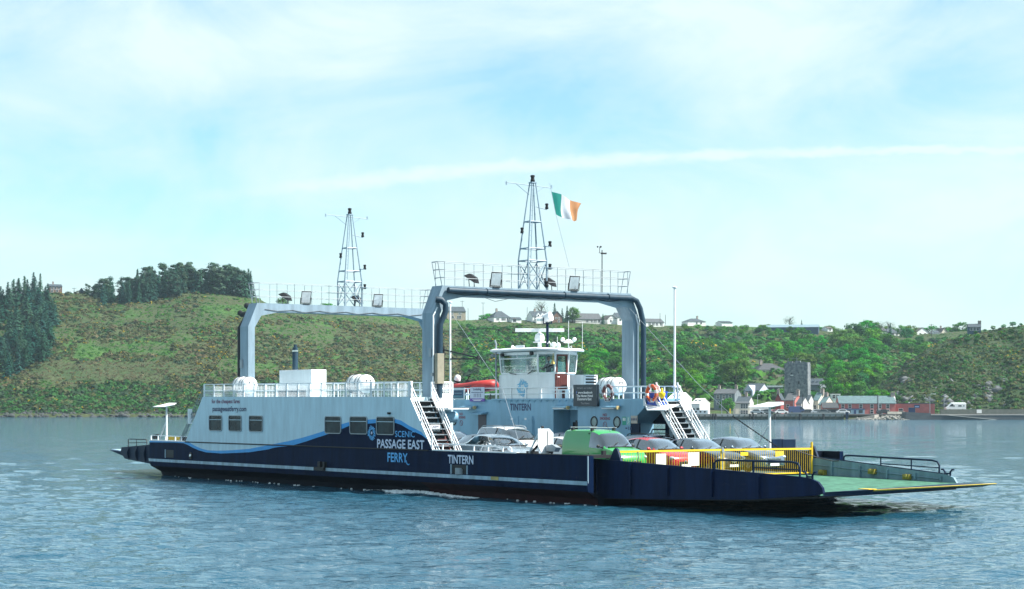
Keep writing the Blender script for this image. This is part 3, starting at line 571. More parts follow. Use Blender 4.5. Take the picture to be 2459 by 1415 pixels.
        for q in (-1, 1): s.tube([c + ax * q * .32, c + ax * q * .32 + Vector((-face * .05, 0, -.36)), Vector((c.x - face * .08, c.y, zb + .03))], .022, 6, 0)
        s.box((c.x - .16 - face * .08, v - .2, zb), (c.x + .16 - face * .08, v + .2, zb + .05), 0)
        s.build('floodlight', [BLACK, FLOODGLASS], g)
    # sagging cables under the beam
    s = MB()
    for k_ in range(6):
        v0 = 2.4 + k_ * 1.7; s.tube([(u1 + .02, v0, 9.3), (u1 + .03, v0 + .8, 9.22 - .03 * (k_ % 2)), (u1 + .02, v0 + 1.7, 9.29)], .014, 5)
    s.tube([(u1 + .05, 4.3, 9.14), (u1 + .05, 4.9, 8.98), (u1 + .05, 5.6, 9.12)], .012, 5); s.build('cables', BLACK, g)
    return g
gr = gantry(-14.62, -13.72, 'gantry', True, .83)
gl = gantry(-33.15, -32.2, 'gantry', False, .83, 8.05)
# exhaust pipes clamped to the gantries
s = MB(); x = -13.55
s.tube([(x, 2.15, 9.42), (x, 13.05, 9.40), (x, 13.42, 9.26), (x + .02, 13.62, 8.9), (x + .06, 13.76, 8.3), (x + .06, 13.8, 7.9), (x + .06, 13.8, 4.4)], .14, 12)
for v in (4.3, 8.9, 11.6): s.torus((x, v, 9.41), (0, 1, 0), .145, .03, 14, 6)
s.build('exhaust_pipe', PIPE, gr, smooth=40)
s = MB(); s.tube([(x - .1, 1.52, 8.98), (x + .03, 1.75, 8.95), (x + .1, 1.94, 8.75), (x + .08, 1.94, 8.4), (x + .0, 1.70, 7.8), (x, 1.66, 4.4)], [.16, .16, .14, .14, .14, .14], 12); s.build('exhaust_pipe', PIPE, gr, smooth=40)
s = MB(); s.tube([(x - .12, 1.62, 8.6), (x - .1, 1.38, 8.2), (x - .1, 1.38, 4.4)], .035, 8); s.tube([(x - .05, 13.4, 8.6), (x - .05, 13.56, 8.1), (x - .05, 13.56, 4.4)], .035, 8); s.build('conduit', WHITER, gr)
s = MB(); s.box((-13.6, 1.42, 5.05), (-13.35, 1.80, 6.45)); s.build('junction_cabinet', mat('tan_cabinet', (.30, .27, .20), .6, var=.2), gr, bevel=.015)
s = MB(); s.box((-13.95, 1.32, 6.3), (-13.75, 1.4, 6.7)); s.box((-13.75, 1.3, 5.4), (-13.6, 1.4, 5.55)); s.build('switch_box', GREYMETAL, gr)
x = -33.40
for dv, top in ((1.55, 9.0), (1.95, 9.42)):
    s = MB(); s.tube([(x, dv, 4.4), (x, dv, 8.3), (x + .15, dv + .35, 8.95), (x + .1, dv + .4, top), (x - .12, dv + .4, top + .1), (x - .55, dv + .4, top + .06), (x - .85, dv + .4, top + .18)], [.17, .17, .17, .15, .14, .14, .16], 12); s.build('exhaust_pipe', BLACK, gl, smooth=40)
s = MB(); s.box((-33.0, 1.3, 6.1), (-32.8, 1.4, 6.55)); s.build('switch_box', GREYMETAL, gl)
s = MB(); s.tube([(-13.9, 11.5, 9.6), (-13.9, 11.5, 11.75)], .025); s.tube([(-13.9, 11.3, 11.6), (-13.9, 11.8, 11.62)], .015); s.box((-13.95, 11.45, 11.55), (-13.85, 11.75, 11.62)); s.tube([(-13.9, 11.35, 11.62), (-13.9, 11.35, 11.9)], .015)
for a in range(3): t = a * 2.1; s.ball((-13.9 + .1 * math.cos(t), 11.35 + .1 * math.sin(t), 11.9), .045, 8)
s.build('wind_gauge', BLACK, gr)

# --- wheelhouse
LINING = mat('wheelhouse_lining', (.10, .14, .15), .7, var=.2)
wc = Vector((-19.75, 12.05)); plan = [(-21.4, 10.70), (-18.2, 10.70), (-17.45, 11.2), (-17.45, 12.0), (-18.0, 12.9), (-18.7, 13.4), (-21.2, 13.4), (-22.0, 12.7), (-22.0, 11.3)]
def ringp(sc, w): return [(wc.x + (u - wc.x) * sc, wc.y + (v - wc.y) * sc, w) for u, v in plan]
s = MB(); s.prism(ringp(1, 4.36), ringp(1, 5.64)); s.box((-21.98, 10.9, 4.36), (-21.2, 12.3, 5.66)); whs = s.build('wheelhouse', WHITE, ferry)
s = MB(); s.loft([ringp(1.0, 5.64), ringp(1.03, 5.68), ringp(1.03, 5.74), ringp(.94, 5.74), ringp(.94, 5.64)], 0, True, False); s.loft([ringp(1.065, 6.66), ringp(1.075, 6.80), ringp(.98, 6.80), ringp(.97, 6.66)], 0, True, False)
lo, hi = ringp(1.015, 5.74), ringp(1.065, 6.68)
for a, b in zip(lo, hi): s.tube([a, b], .055, 6)
for q in (0,): a, b = Vector(lo[0]).lerp(Vector(lo[1]), .48), Vector(hi[0]).lerp(Vector(hi[1]), .46); s.tube([b.lerp(a, .0), b.lerp(a, .22)], .03, 6)
s.tube([Vector(hi[0]).lerp(Vector(lo[0]), .22), Vector(hi[1]).lerp(Vector(lo[1]), .20)], .03, 6); s.build('window_frame', WHITER, whs)
for i in range(len(plan)):
    j = (i + 1) % len(plan)
    if i == 2: continue
    s = MB(); n = Vector((lo[j][0] - lo[i][0], lo[j][1] - lo[i][1], 0)).cross(W_).normalized() * .006
    s.prism([lo[i], lo[j], hi[j], hi[i]], [Vector(p) - n * 2 for p in (lo[i], lo[j], hi[j], hi[i])]); s.build('window', WHGLASS, whs)
a0, a1 = Vector((-17.43, 11.24, 0)), Vector((-17.43, 11.96, 0))
s = MB(); s.box((-17.46, 11.22, 4.4), (-17.40, 11.98, 5.72), 0); s.box((-17.44, 11.22, 5.72), (-17.34, 11.32, 6.66), 0); s.box((-17.44, 11.88, 5.72), (-17.34, 11.98, 6.66), 0); s.box((-17.42, 11.32, 6.56), (-17.34, 11.88, 6.66), 0)
for i in range(5): s.box((-17.40, 11.27 + i * .14, 4.45), (-17.395, 11.275 + i * .14, 5.68), 2)
s.tube([(-17.38, 11.30, 5.5), (-17.33, 11.30, 5.5), (-17.33, 11.42, 5.5)], .015, 6, 3); s.box((-17.43, 11.32, 5.74), (-17.42, 11.88, 6.56), 1); s.build('door', [BROWND, WHGLASS, BLACK, CHROME], whs)
s = MB(); rp = ringp(1.0, 0); ov = lambda sc, w: [(wc.x - .05 + (u - wc.x) * sc, wc.y + (v - wc.y) * (sc + .02), w + (.06 if abs(u - wc.x) < 1.7 else 0)) for u, v in plan]
s.loft([ov(1.27, 6.80), ov(1.29, 6.84), ov(1.29, 6.90), ov(1.18, 6.96)], 0); s.build('roof', WHITE, whs)
s = MB(); s.loft([ringp(.96, 5.60), ringp(.96, 5.66)]); s.build('floor_lining', LINING, whs)
s = MB(); s.box((-21.2, 10.95, 5.2), (-18.3, 11.5, 5.72)); s.box((-19.6, 11.0, 5.8), (-19.2, 11.25, 6.1)); s.box((-20.9, 11.0, 5.8), (-20.4, 11.3, 5.95)); s.box((-20.1, 11.35, 6.05), (-19.9, 11.5, 6.68)); s.build('console', BLACK, whs)
emblem(whs, (-19.55, 10.69, 4.95), U, W_, .13, .50, [mat('emblem_pale_blue', (.13, .45, .68), .5, var=.15), mat('emblem_core', (.25, .55, .7), .5)], 5)
for (p0, p1) in (((-20.6, 10.62, 5.72), (-20.0, 10.60, 5.66)), ((-19.0, 10.62, 5.66), (-18.5, 10.6, 5.84)), ((-17.9, 10.75, 5.9), (-17.1, 10.98, 6.18))):
    s = MB(); s.tube([p0, p1], .022); s.build('wiper', BLACK, whs)
for p in ((-21.0, 10.52, 6.70), (-18.35, 10.5, 6.72)): s = MB(); s.lathe([(.06, 0), (.1, .05), (.1, .18), (.085, .19)], p, (.15, -1, -.1), 12); s.build('roof_lamp', BLACK, whs)
s = MB(); s.lathe([(.14, 0), (.12, .05), (.07, .16), (.06, .22), (.02, .25)], (-17.25, 10.95, 6.15), (0, 0, 1), 14); s.tube([(-17.25, 10.95, 6.38), (-17.3, 11.0, 6.7)], .02); s.ball((-17.25, 10.95, 6.13), .035, 8); s.build('ship_bell', mat('brass', (.55, .42, .15), .25, metal=.9), whs, smooth=40)
s = MB(); px, py = math.sin(R(35.2)), math.cos(R(35.2)); c = Vector((-19.85, 12.0, 7.98)); ax = Vector((px, py, 0)); s.obox(c, ax * 1.28, Vector((-py, px, 0)) * .07, W_ * .09 + ax * .0, 0)
s.lathe([(.14, 0), (.12, .05), (.10, .45)], (-19.85, 12, 6.9), (0, 0, 1), 12, 0); s.lathe([(.12, .45), (.24, .5), (.27, .65), (.22, .85), (.1, .93), (.07, 1.0)], (-19.85, 12, 6.9), (0, 0, 1), 10, 0); s.box((-20.1, 11.75, 7.33), (-19.6, 12.25, 7.38), 0); s.build('radar', WHITER, whs, bevel=.01)
s = MB(); s.tube([(-19.3, 12.1, 6.9), (-19.3, 12.1, 8.3)], .07, 10, 0); s.lathe([(.05, 0), (.1, .05), (.1, .12)], (-19.3, 12.1, 8.25), (0, 0, 1), 10, 0)
c = Vector((-19.3, 12.1, 8.62)); d = Vector((.78, .35, .25)).normalized(); s.lathe([(.12, -.22), (.22, -.18), (.24, .0), (.24, .2), (.25, .22)], c, d, 18, 1); s.lathe([(.235, .205), (.2, .2)], c, d, 18, 2)
s.tube([c + Vector((0, -.26, 0)), c + Vector((0, -.26, -.3)), (c.x, c.y, c.z - .33)], .03, 6, 0); s.tube([c + Vector((0, .26, 0)), c + Vector((0, .26, -.3)), (c.x, c.y, c.z - .33)], .03, 6, 0); s.build('searchlight', [DKBLUE, WHITER, FLOODGLASS], whs, smooth=40)
s = MB(); s.lathe([(.14, 0), (.07, .1), (.04, .25), (.04, .4)], (-21.3, 11.3, 7.08), Vector((1, .3, 0)), 14); s.box((-20.95, 11.25, 6.98), (-20.5, 11.5, 7.2)); s.tube([(-21.0, 11.35, 6.88), (-21.0, 11.35, 7.05)], .03); s.tube([(-20.6, 11.4, 6.88), (-20.6, 11.4, 7.05)], .03); s.build('horn', WHITER, whs, smooth=40)
s = MB()
s.box((-18.95, 11.9, 6.9), (-18.1, 12.3, 7.02)); s.ball((-18.75, 12.1, 7.2), .14, 12); s.ball((-18.35, 12.1, 7.16), .12, 12, sq=(1, 1, 1.2)); s.tube([(-18.5, 12.15, 7), (-18.5, 12.15, 7.6)], .015); s.ball((-18.15, 12.0, 7.1), .08, 8); s.tube([(-19.15, 12.0, 7.25), (-19.0, 12.0, 7.38), (-18.88, 12, 7.2), (-18.85, 12, 7)], .02)
s.tube([(-17.6, 12.2, 6.9), (-17.6, 12.2, 7.3)], .03); s.lathe([(.2, 0), (.27, .03), (.2, .1), (.08, .2)], (-17.6, 12.2, 7.25), (0, 0, 1), 12)
for q in (-.3, .3): s.ball((-17.6 + q * px, 12.2 + q * py, 7.43), .12, 10)
s.tube([(-17.6, 12.2, 7.4), (-17.6, 12.2, 8.4)], .016); s.tube([(-17.6, 12.2, 7.0), (-17.48, 12.3, 7.1), (-17.5, 12.3, 6.9)], .02); s.tube([(-16.95, 12.6, 6.86), (-16.95, 12.6, 8.35)], .014); s.build('aerials', WHITER, whs, smooth=40)
s = MB(); s.tube([(-22.0, 10.72, 4.4), (-22.0, 10.72, 7.3), (-22.03, 10.66, 7.5)], .05, 8); s.lathe([(.1, 0), (.13, .06), (.1, .14)], (-22.3, 10.75, 6.62), (0, 0, 1), 10); s.build('vent_pipe', GREYMETAL, whs, smooth=40)
s = MB(); s.box((-17.1, 11.9, 4.36), (-15.95, 12.75, 5.6), 0); vb = s.build('vent_box', WHITE, ferry)
s = MB(); s.box((-15.95, 11.95, 4.9), (-15.93, 12.7, 5.55), 1); 
for i in range(4): s.box((-15.93, 11.98, 4.95 + i * .155), (-15.88, 12.66, 5.02 + i * .155), 0)
s.box((-15.93, 11.9, 5.53), (-15.86, 12.75, 5.6), 0); s.box((-15.93, 11.9, 4.5), (-15.86, 11.98, 5.6), 0); s.box((-15.93, 12.67, 4.5), (-15.86, 12.75, 5.6), 0); s.build('louvre', [WHITER, BLACK], vb)
s = MB(); s.box((-16.9, 11.0, 4.36), (-16.75, 11.15, 4.82)); s.box((-17.2, 10.9, 4.8), (-16.1, 11.15, 4.86)); s.box((-16.3, 11.0, 4.36), (-16.2, 11.1, 4.8)); s.build('deck_bench', WHITER, ferry)

# --- tall white poles, davit
for u, v, w0, w1, m in ((-8.92, 12.0, 4.36, 9.6, 0), (-29.1, 12.5, 4.36, 9.8, 0)):
    s = MB(); s.tube([(u, v, w0), (u, v, w1)], [.06, .045], 8); s.lathe([(.05, 0), (.11, .05), (.11, .09), (.04, .12)], (u, v, w1), (0, 0, 1), 10); s.box((u - .1, v - .1, 4.9), (u + .1, v + .1, 4.97)); s.build('signal_pole', WHITER, ferry)
s = MB(); s.tube([(-29.85, 12.5, 4.36), (-29.85, 12.5, 7.4)], .1, 8); s.tube([(-29.85, 12.5, 7.22), (-26.3, 12.5, 6.68)], .045, 6); s.tube([(-29.85, 12.5, 6.68), (-26.3, 12.5, 6.62)], .045, 6); s.obox((-26.3, 12.5, 6.68), (.06, 0, 0), (0, .06, 0), (0, 0, .12)); s.tube([(-26.3, 12.5, 6.6), (-26.3, 12.5, 6.45)], .03, 6); s.build('boat_davit', BLACK, ferry)

# --- bow deck fittings and signal boards
def signal_board(u, v, folded, s_=1):
    mb = MB(); mb.tube([(u, v, 2.0), (u, v, 4.0 if not folded else 3.1)], [.07, .05], 8); mb.tube([(u - .95 * s_, v, 2.03), (u - .08 * s_, v, 3.1)], .04, 6)
    if folded: mb.ball((u, v, 3.12), .07, 8, 1)
    p = mb.build('signal_mast', [WHITER, BLACK], ferry)
    if not folded:
        oct_ = [(-1.05, -.55), (.55, -.55), (.95, 0), (.5, .55), (-.5, .55)]
        c = Vector((u, v, 3.94)); a = [c + Vector((x_ * s_, y_ * .7, .12 + y_ * .20)) for x_, y_ in oct_]; b = [q + Vector((0, 0, .03)) for q in a]
        q = MB(); q.prism(a, b); q.build('signal_board', WHITE, p)
    else:
        oct_ = [(-.38, -.28), (-.38, .45), (.2, .45), (.42, .26), (.42, -.42), (.2, -.62), (-.16, -.62)]
        q = MB(); q.prism([(u + .10, v + .06 + x_, 2.62 + y_) for x_, y_ in oct_], [(u + .13, v + .06 + x_, 2.62 + y_) for x_, y_ in oct_]); q.obox((u + .14, v + .16, 2.66), (.01, 0, 0), (0, .008, 0), (0, 0, .3), 1); q.build('signal_board', [WHITE, BLACK], p)
        q = MB(); q.prism([(u + .1, v + .05, 2.12), (u + .75, v + .05, 2.12), (u + .9, v + .05, 2.3), (u + .6, v + .05, 2.42), (u + .15, v + .05, 2.36)], [(u + .1, v + .3, 2.1), (u + .75, v + .3, 2.1), (u + .9, v + .3, 2.28), (u + .6, v + .3, 2.4), (u + .15, v + .3, 2.34)]); q.build('folded_bracket', GREYMETAL, p)
signal_board(-3.7, .4, True); signal_board(-4.27, 13.8, False); signal_board(-40.4, .4, False)
s = MB(); s.box((-3.5, 13.2, 2.05), (-3.44, 13.9, 2.5)); s.box((-2.6, 13.0, 2.0), (-2.55, 13.8, 2.5)); s.build('mooring_screen', DKBLUE, ferry)
s = MB()
s.tube([(-11.3, .12, 2.32), (-9.2, .12, 2.30), (-5.7, .12, 2.27), (-5.55, .12, 2.2), (-5.55, .12, 2.04)], .03)
for u in (-10.9, -9.9, -8.4, -7.3, -6.2): s.obox((u, .12, 2.16), (.035, 0, 0), (0, .02, 0), (0, 0, .14))
s.tube([(-8.2, .35, 2.04), (-8.1, .35, 2.22), (-7.9, .35, 2.27), (-6.1, .35, 2.24), (-5.9, .35, 2.18), (-5.85, .35, 2.04)], .03); s.tube([(-7.6, .5, 2.12), (-6.2, .5, 2.10)], .02); s.build('bow_rail', WHITER, ferry)
s = MB(); s.tube([(-41.85, .1, 2.32), (-37.0, .1, 2.30)], .02)
for u in (-41.85, -40.9, -39.9, -38.6, -37.8): s.obox((u, .1, 2.18), (.05, 0, 0), (0, .02, 0), (0, 0, .13))
s.build('stern_rail', WHITER, ferry)
s = MB(); s.box((-41.0, .8, 2.05), (-37.2, .9, 2.24), 0); s.build('yellow_gate_rail', YELLOW, ferry)
for u in (-38.6, -38.2): s = MB(); s.cyl((u, .5, 2.0), (u, .5, 2.28), .12, n=10); s.build('bollard', BLACK, ferry)
s = MB(); s.box((-42.1, .3, 2.1), (-41.6, .5, 2.3)); s.tube([(-42.15, .4, 2.3), (-41.5, .4, 2.35)], .05); s.build('ramp_latch', BLACK, ferry)
s = MB(); s.tube([(-4.75, .6, 2.05), (-4.3, .6, 2.35), (-3.4, .7, 2.05)], .06); s.box((-5.0, .5, 2.0), (-4.5, .8, 2.1)); s.build('mooring_winch', BLACK, ferry); s = MB(); s.tube([(-7.2, .6, 2.05), (-6.6, .6, 2.14)], .06); s.build('mooring_lever', BLACK, ferry)
s = MB(); s.box((-.9, .2, 1.9), (-.1, 1.3, 2.03)); s.box((-.35, .9, 2.0), (-.2, 1.05, 2.2)); s.build('ramp_hinge', BLACK, ferry)

# --- loading ramps
def side_plate(pts, v0, v1, m, ribs, side, parent, name='side_plate'):
    mb = MB(); mb.prism([(u, v0, w) for u, w in pts], [(u, v1, w) for u, w in pts], 0)
    top = [p for p in pts]; 
    for u, wt, wb in ribs: mb.box((u - .035, v0 - .10 if side < 0 else v1, wb), (u + .035, v0 if side < 0 else v1 + .10, wt), 0)
    return mb.build(name, m, parent)
s = MB(); fl = [(-1.0, 1.12, .98), (12.0, 1.12, .95), (7.75, 13.1, .86), (-1.0, 13.1, .96)]
s.prism(fl, [(u, v, w - .45 if u < 0 else w - .12) for u, v, w in fl], 0); rampb = s.build('loading_ramp', [GREEN_DECK], ferry)
s = MB(); lip = [(11.95, 1.1, .945), (12.1, 3.7, .98), (10.25, 12.45, .94), (7.7, 13.1, .862)]
s.prism(lip, [(11.9, 1.15, .80), (11.9, 3.7, .80), (9.6, 12.4, .80), (7.7, 13.0, .70)], 0); s.prism([(12.1, 3.7, .99), (12.16, 3.7, .985), (10.29, 12.47, .945), (10.2, 12.45, .955)], [(12.05, 3.7, .93), (12.1, 3.7, .93), (10.25, 12.4, .91), (10.2, 12.4, .91)], 1)
s.box((11.5, 3.5, .99), (12.05, 3.9, 1.01), 1); s.build('ramp_lip', [DKBLUE, YELLOW], rampb)
s = MB(); s.prism([(-1.0, 1.15, .52), (8.5, 1.15, .56), (11.9, 1.15, .78), (7.7, 13.0, .66), (-1.0, 13.0, .5)], [(-1.0, 1.15, .22), (8.5, 1.15, .50), (11.9, 1.15, .74), (7.7, 13.0, .6), (-1.0, 13.0, .25)]); s.build('ramp_underframe', BLACK, rampb)
nearpts = [(-1.0, 1.86), (11.0, 1.49), (11.6, 1.44), (12.0, 1.32), (12.22, 1.12), (12.28, .93), (11.9, .84), (8.5, .56), (4, .38), (-.6, .25), (-1.0, .5)]
ribs = [(u, 1.80 - (u + 1) * .031, .42 + max(0, u) * .025) for u in (-.7, 1.5, 3.8, 6.4, 9.0)]
sp1 = side_plate(nearpts, 1.0, 1.1, paint('ramp_navy', (.0035, .015, .058), .5, .35, .2, .08), ribs, -1, rampb)
farpts = [(-.9, 1.76), (7.1, 1.19), (7.45, 1.08), (7.62, .86), (6.5, .60), (-.9, .3)]
mb = MB(); mb.prism([(u, 13.1, w) for u, w in farpts], [(u, 13.2, w) for u, w in farpts])
for u in (.5, 2.2, 3.8, 5.4, 6.8): mb.box((u - .04, 13.02, .95), (u + .04, 13.1, 1.66 - (u + .9) * .071))
mb.tube([(-.8, 13.07, 1.42), (6.7, 13.07, 1.0)], .025, 4); sp2 = mb.build('side_plate', TEALWALL, rampb)
s = MB(); s.tube([(-.9, 13.15, 1.78), (7.1, 13.15, 1.2)], .03); s.build('plate_edge', DKBLUE, rampb)
s = MB(); s.tube([(6.43, 1.05, 1.62), (6.43, 1.05, 1.86), (6.55, 1.05, 1.95), (6.8, 1.05, 1.98), (10.6, 1.05, 2.0), (10.95, 1.05, 1.95), (11.05, 1.05, 1.8), (11.05, 1.05, 1.46)], .04, 8); s.tube([(8.6, 1.05, 1.54), (8.6, 1.05, 1.98)], .035, 6); s.tube([(8.6, 1.05, 1.75), (11.05, 1.05, 1.72)], .03, 6); s.build('handrail', DKBLUE, rampb, smooth=50)
s = MB(); s.tube([(1.1, 13.2, 1.62), (1.1, 13.2, 1.78), (1.2, 13.2, 1.85), (1.5, 13.2, 1.86), (6.2, 13.2, 1.76), (6.5, 13.2, 1.7), (6.6, 13.2, 1.55), (6.6, 13.2, 1.22)], .04, 8); s.tube([(3.3, 13.2, 1.5), (3.3, 13.2, 1.82)], .03, 6); s.tube([(5.05, 13.2, 1.35), (5.05, 13.2, 1.79)], .03, 6); s.tube([(3.3, 13.2, 1.55), (6.6, 13.2, 1.46)], .025, 6); s.build('handrail', DKBLUE, rampb, smooth=50)
for u, v, w in ((11.55, 1.05, 1.44), (7.1, 13.15, 1.18)):
    s = MB()
    for q in (-.14, .14): s.tube([(u + q, v, w - .1), (u + q, v, w + .12), (u + q * 1.7, v, w + .22), (u + q * 2.4, v, w + .22)], .04, 8)
    s.tube([(u - .14, v, w + .05), (u + .14, v, w + .05)], .035, 6); s.build('mooring_horn', DKBLUE, rampb, smooth=50)
for u, w in ((.0, .98), (3.0, 1.1), (5.0, .93)):
    s = MB(); s.box((u - .18, 12.9, w), (u + .18, 13.08, w + .22)); s.ball((u, 12.9, w + .12), .12, 8); s.build('lashing_point', mat('grimy_yellow', (.26, .22, .03), .6, var=.4), rampb)
for u, v, w in ((.3, 1.15, 1.75), (-.75, 13.1, 1.7)):
    s = MB(); s.prism([(u - .45, v, w), (u + .35, v, w), (u + .1, v, w + .5), (u - .03, v, w + .57), (u - .14, v, w + .5)], [(u - .45, v + .1, w), (u + .35, v + .1, w), (u + .1, v + .1, w + .5), (u - .03, v + .1, w + .57), (u - .14, v + .1, w + .5)]); s.build('gate_bracket', DKBLUE, rampb)
s = MB(); st = [(-41.95, 1.84), (-48.1, 1.5), (-48.25, 1.2), (-47.6, .82), (-45, .66), (-41.95, .5)]
s.prism([(u, 1.0, w) for u, w in st], [(u, 1.1, w) for u, w in st]); s.prism([(u, 13.2, w) for u, w in st], [(u, 13.3, w) for u, w in st]); s.prism([(-41.95, 1.1, 1.0), (-50.6, 1.3, 1.28), (-50.6, 12.9, 1.28), (-41.95, 13.2, 1.0)], [(-41.95, 1.1, .6), (-47.6, 1.3, .82), (-47.6, 12.9, .82), (-41.95, 13.2, .6)])
for u in (-42.3, -43.4, -44.6, -45.8, -47.0):
    wt, wb = 1.84 + (u + 41.95) * .053, .5 - (u + 41.95) * .05; s.prism([(u - .05, 1.0, wt), (u + .05, 1.0, wt), (u + .05, .86, (wt + wb) / 2 + .1), (u - .05, .86, (wt + wb) / 2 + .1)], [(u - .05, 1.0, wb), (u + .05, 1.0, wb), (u + .05, .86, (wt + wb) / 2 - .1), (u - .05, .86, (wt + wb) / 2 - .1)])
ramps = s.build('loading_ramp', DKBLUE, ferry)
s = MB(); s.prism([(-48.0, 1.3, 1.24), (-51.0, 1.6, 1.33), (-51.0, 12.8, 1.33), (-48, 12.9, 1.24)], [(-48.0, 1.3, 1.1), (-51.0, 1.6, 1.27), (-51.0, 12.8, 1.27), (-48, 12.9, 1.1)]); s.build('ramp_lip', STRIPE, ramps)
s = MB(); s.tube([(-47.2, 1.05, 1.5), (-47.2, 1.05, 2.0), (-46.9, 1.05, 2.02), (-44.6, 1.05, 2.02), (-44.5, 1.05, 1.7)], .03, 6); s.tube([(-46, 1.05, 1.6), (-46, 1.05, 2.02)], .025); s.tube([(-47.2, 1.05, 1.78), (-44.5, 1.05, 1.85)], .02); s.build('handrail', BLACK, ramps)

# --- yellow barrier gates across the bow
def gate(p0, p1, placards, name='barrier_gate'):
    A, B = Vector(p0), Vector(p1); d = (B - A); L = d.length; d.normalize(); mb = MB(); h = 1.06
    mb.obox((A + B) / 2 + W_ * h, d * (L / 2), d.cross(W_) * .03, W_ * .04); mb.obox((A + B) / 2, d * (L / 2), d.cross(W_) * .02, W_ * .025)
    n = int(L / .135)
    for i in range(n + 1): p = A + d * (L * i / n); mb.tube([p, p + W_ * h], .0085 if i not in (0, n) else .035, 5)
    g = mb.build(name, YELLOW, ferry)
    for f, wd, z0, z1, m in placards:
        p = A + d * (L * f); q = MB(); q.obox(p + W_ * ((z0 + z1) / 2) + d.cross(W_) * .03, d * (wd / 2), d.cross(W_) * .008, W_ * ((z1 - z0) / 2)); q.build('placard', m, g)
    return g
cream = mat('cream_placard', (.72, .68, .60), .5, var=.08)
gate((.28, 1.3, 1.10), (.12, 6.95, 1.10), [(.40, .55, .45, .95, cream), (.72, .62, .42, .98, cream)])
gate((.12, 7.1, 1.10), (-.66, 12.95, 1.06), [(.22, .5, .80, .95, YELLOW), (.62, .6, .72, .98, mat('yellow_grille_plate', (.6, .45, .05), .5, var=.4, scale=30))])
s = MB(); s.tube([(.12, 7.02, 1.0), (.12, 7.02, 2.28)], .05, 8, 0); s.box((.06, 6.96, 2.05), (.18, 7.08, 2.2), 0); s.tube([(.15, 7.06, 1.0), (.15, 7.06, 2.0)], .03, 6, 1); s.tube([(-.66, 12.98, 1.0), (-.66, 12.98, 2.42)], .05, 8, 1); s.build('gate_post', [GREYMETAL, YELLOW], ferry)
s = MB(); s.tube([(.3, 2.3, 2.15), (.45, 2.2, 1.9), (.75, 1.9, 1.75)], .02, 5); s.tube([(-.6, 11.6, 2.15), (.1, 12.6, 1.75), (.6, 13.05, 1.6), (.9, 13.08, 1.62)], .02, 5); s.build('gate_chain', BLACK, ferry)
# --- stays
def wire(pts, r=.014, m=None): 
    s = MB(); s.tube(pts, r, 5); return s.build('stay_wire', m or GREYMETAL, ferry)
wire([(-29.0, 12.4, 9.4), (-13.2, 5.0, 4.8), (-5.2, .4, 2.1)], .012); wire([(-13.6, 13.0, 8.9), (-8.4, 13.1, 5.0), (-6.1, 13.15, 3.55)], .012)
s = MB()
for i in range(34): a = Vector((-6.1, 13.15, 3.55)).lerp(Vector((-3.0, 13.2, 2.1)), i / 34); b = Vector((-6.1, 13.15, 3.55)).lerp(Vector((-3.0, 13.2, 2.1)), (i + .8) / 34); s.tube([a, b], .035 if i % 2 else .022, 5)
s.build('stay_chain', BLACK, ferry)
wire([(-33.0, 1.5, 8.3), (-36.2, .6, 5.2), (-37.9, .15, 3.5)], .012, BLACK); wire([(-32.3, 12.6, 8.2), (-14.2, 12.7, 8.4)], .012, BLACK)
# ============================================================ THINGS CARRIED BY THE FERRY
def on_deck(name, u, v, w, label, cat, group=None, rz=0.0):
    o = empty(name, Sw(u, v, w), YAW + rz); return tag(o, label, cat, group)
def pchip(xs, ys, x):
    xs, ys = np.asarray(xs, float), np.asarray(ys, float); h = np.diff(xs); d = np.diff(ys) / h; m = np.zeros(len(xs))
    for i in range(1, len(xs) - 1):
        if d[i - 1] * d[i] > 0: w1, w2 = 2 * h[i] + h[i - 1], h[i] + 2 * h[i - 1]; m[i] = (w1 + w2) / (w1 / d[i - 1] + w2 / d[i])
    m[0], m[-1] = d[0], d[-1]; k = np.clip(np.searchsorted(xs, x, side='right') - 1, 0, len(xs) - 2); t = (x - xs[k]) / h[k]
    return (2 * t**3 - 3 * t**2 + 1) * ys[k] + (t**3 - 2 * t**2 + t) * h[k] * m[k] + (-2 * t**3 + 3 * t**2) * ys[k + 1] + (t**3 - t**2) * h[k] * m[k + 1]
# rows: x from nose, floor, side half-width, belt half-width, belt height, roof half-width, roof height
HATCH = dict(L=3.85, rows=[(0, .36, .50, .46, .52, .40, .58), (.10, .22, .70, .66, .64, .58, .70), (.40, .18, .79, .76, .77, .68, .83), (.90, .18, .82, .80, .88, .72, .95), (1.02, .18, .82, .80, .90, .73, .99), (1.85, .18, .83, .79, .93, .57, 1.42), (2.5, .18, .83, .79, .95, .56, 1.48), (3.2, .18, .82, .78, .98, .55, 1.42), (3.68, .22, .79, .75, 1.0, .62, 1.04), (3.80, .30, .75, .72, .9, .6, .93), (3.85, .42, .62, .58, .7, .5, .74)], cowl=1.02, ws=1.85, rr=3.2, rb=3.68, side=(1.2, 3.35), bp=2.35)
SEDAN = dict(L=4.55, rows=[(0, .34, .54, .50, .50, .44, .57), (.10, .22, .74, .70, .62, .62, .68), (.5, .18, .84, .81, .78, .72, .83), (1.15, .18, .88, .85, .90, .76, .94), (1.30, .18, .88, .85, .92, .76, .98), (2.15, .18, .88, .84, .94, .60, 1.40), (2.8, .18, .88, .84, .96, .59, 1.46), (3.4, .18, .87, .83, .98, .58, 1.41), (4.1, .20, .85, .81, 1.01, .68, 1.06), (4.45, .26, .80, .77, .98, .68, 1.03), (4.55, .42, .66, .62, .75, .56, .8)], cowl=1.30, ws=2.15, rr=3.4, rb=4.1, side=(1.5, 3.75), bp=2.65)
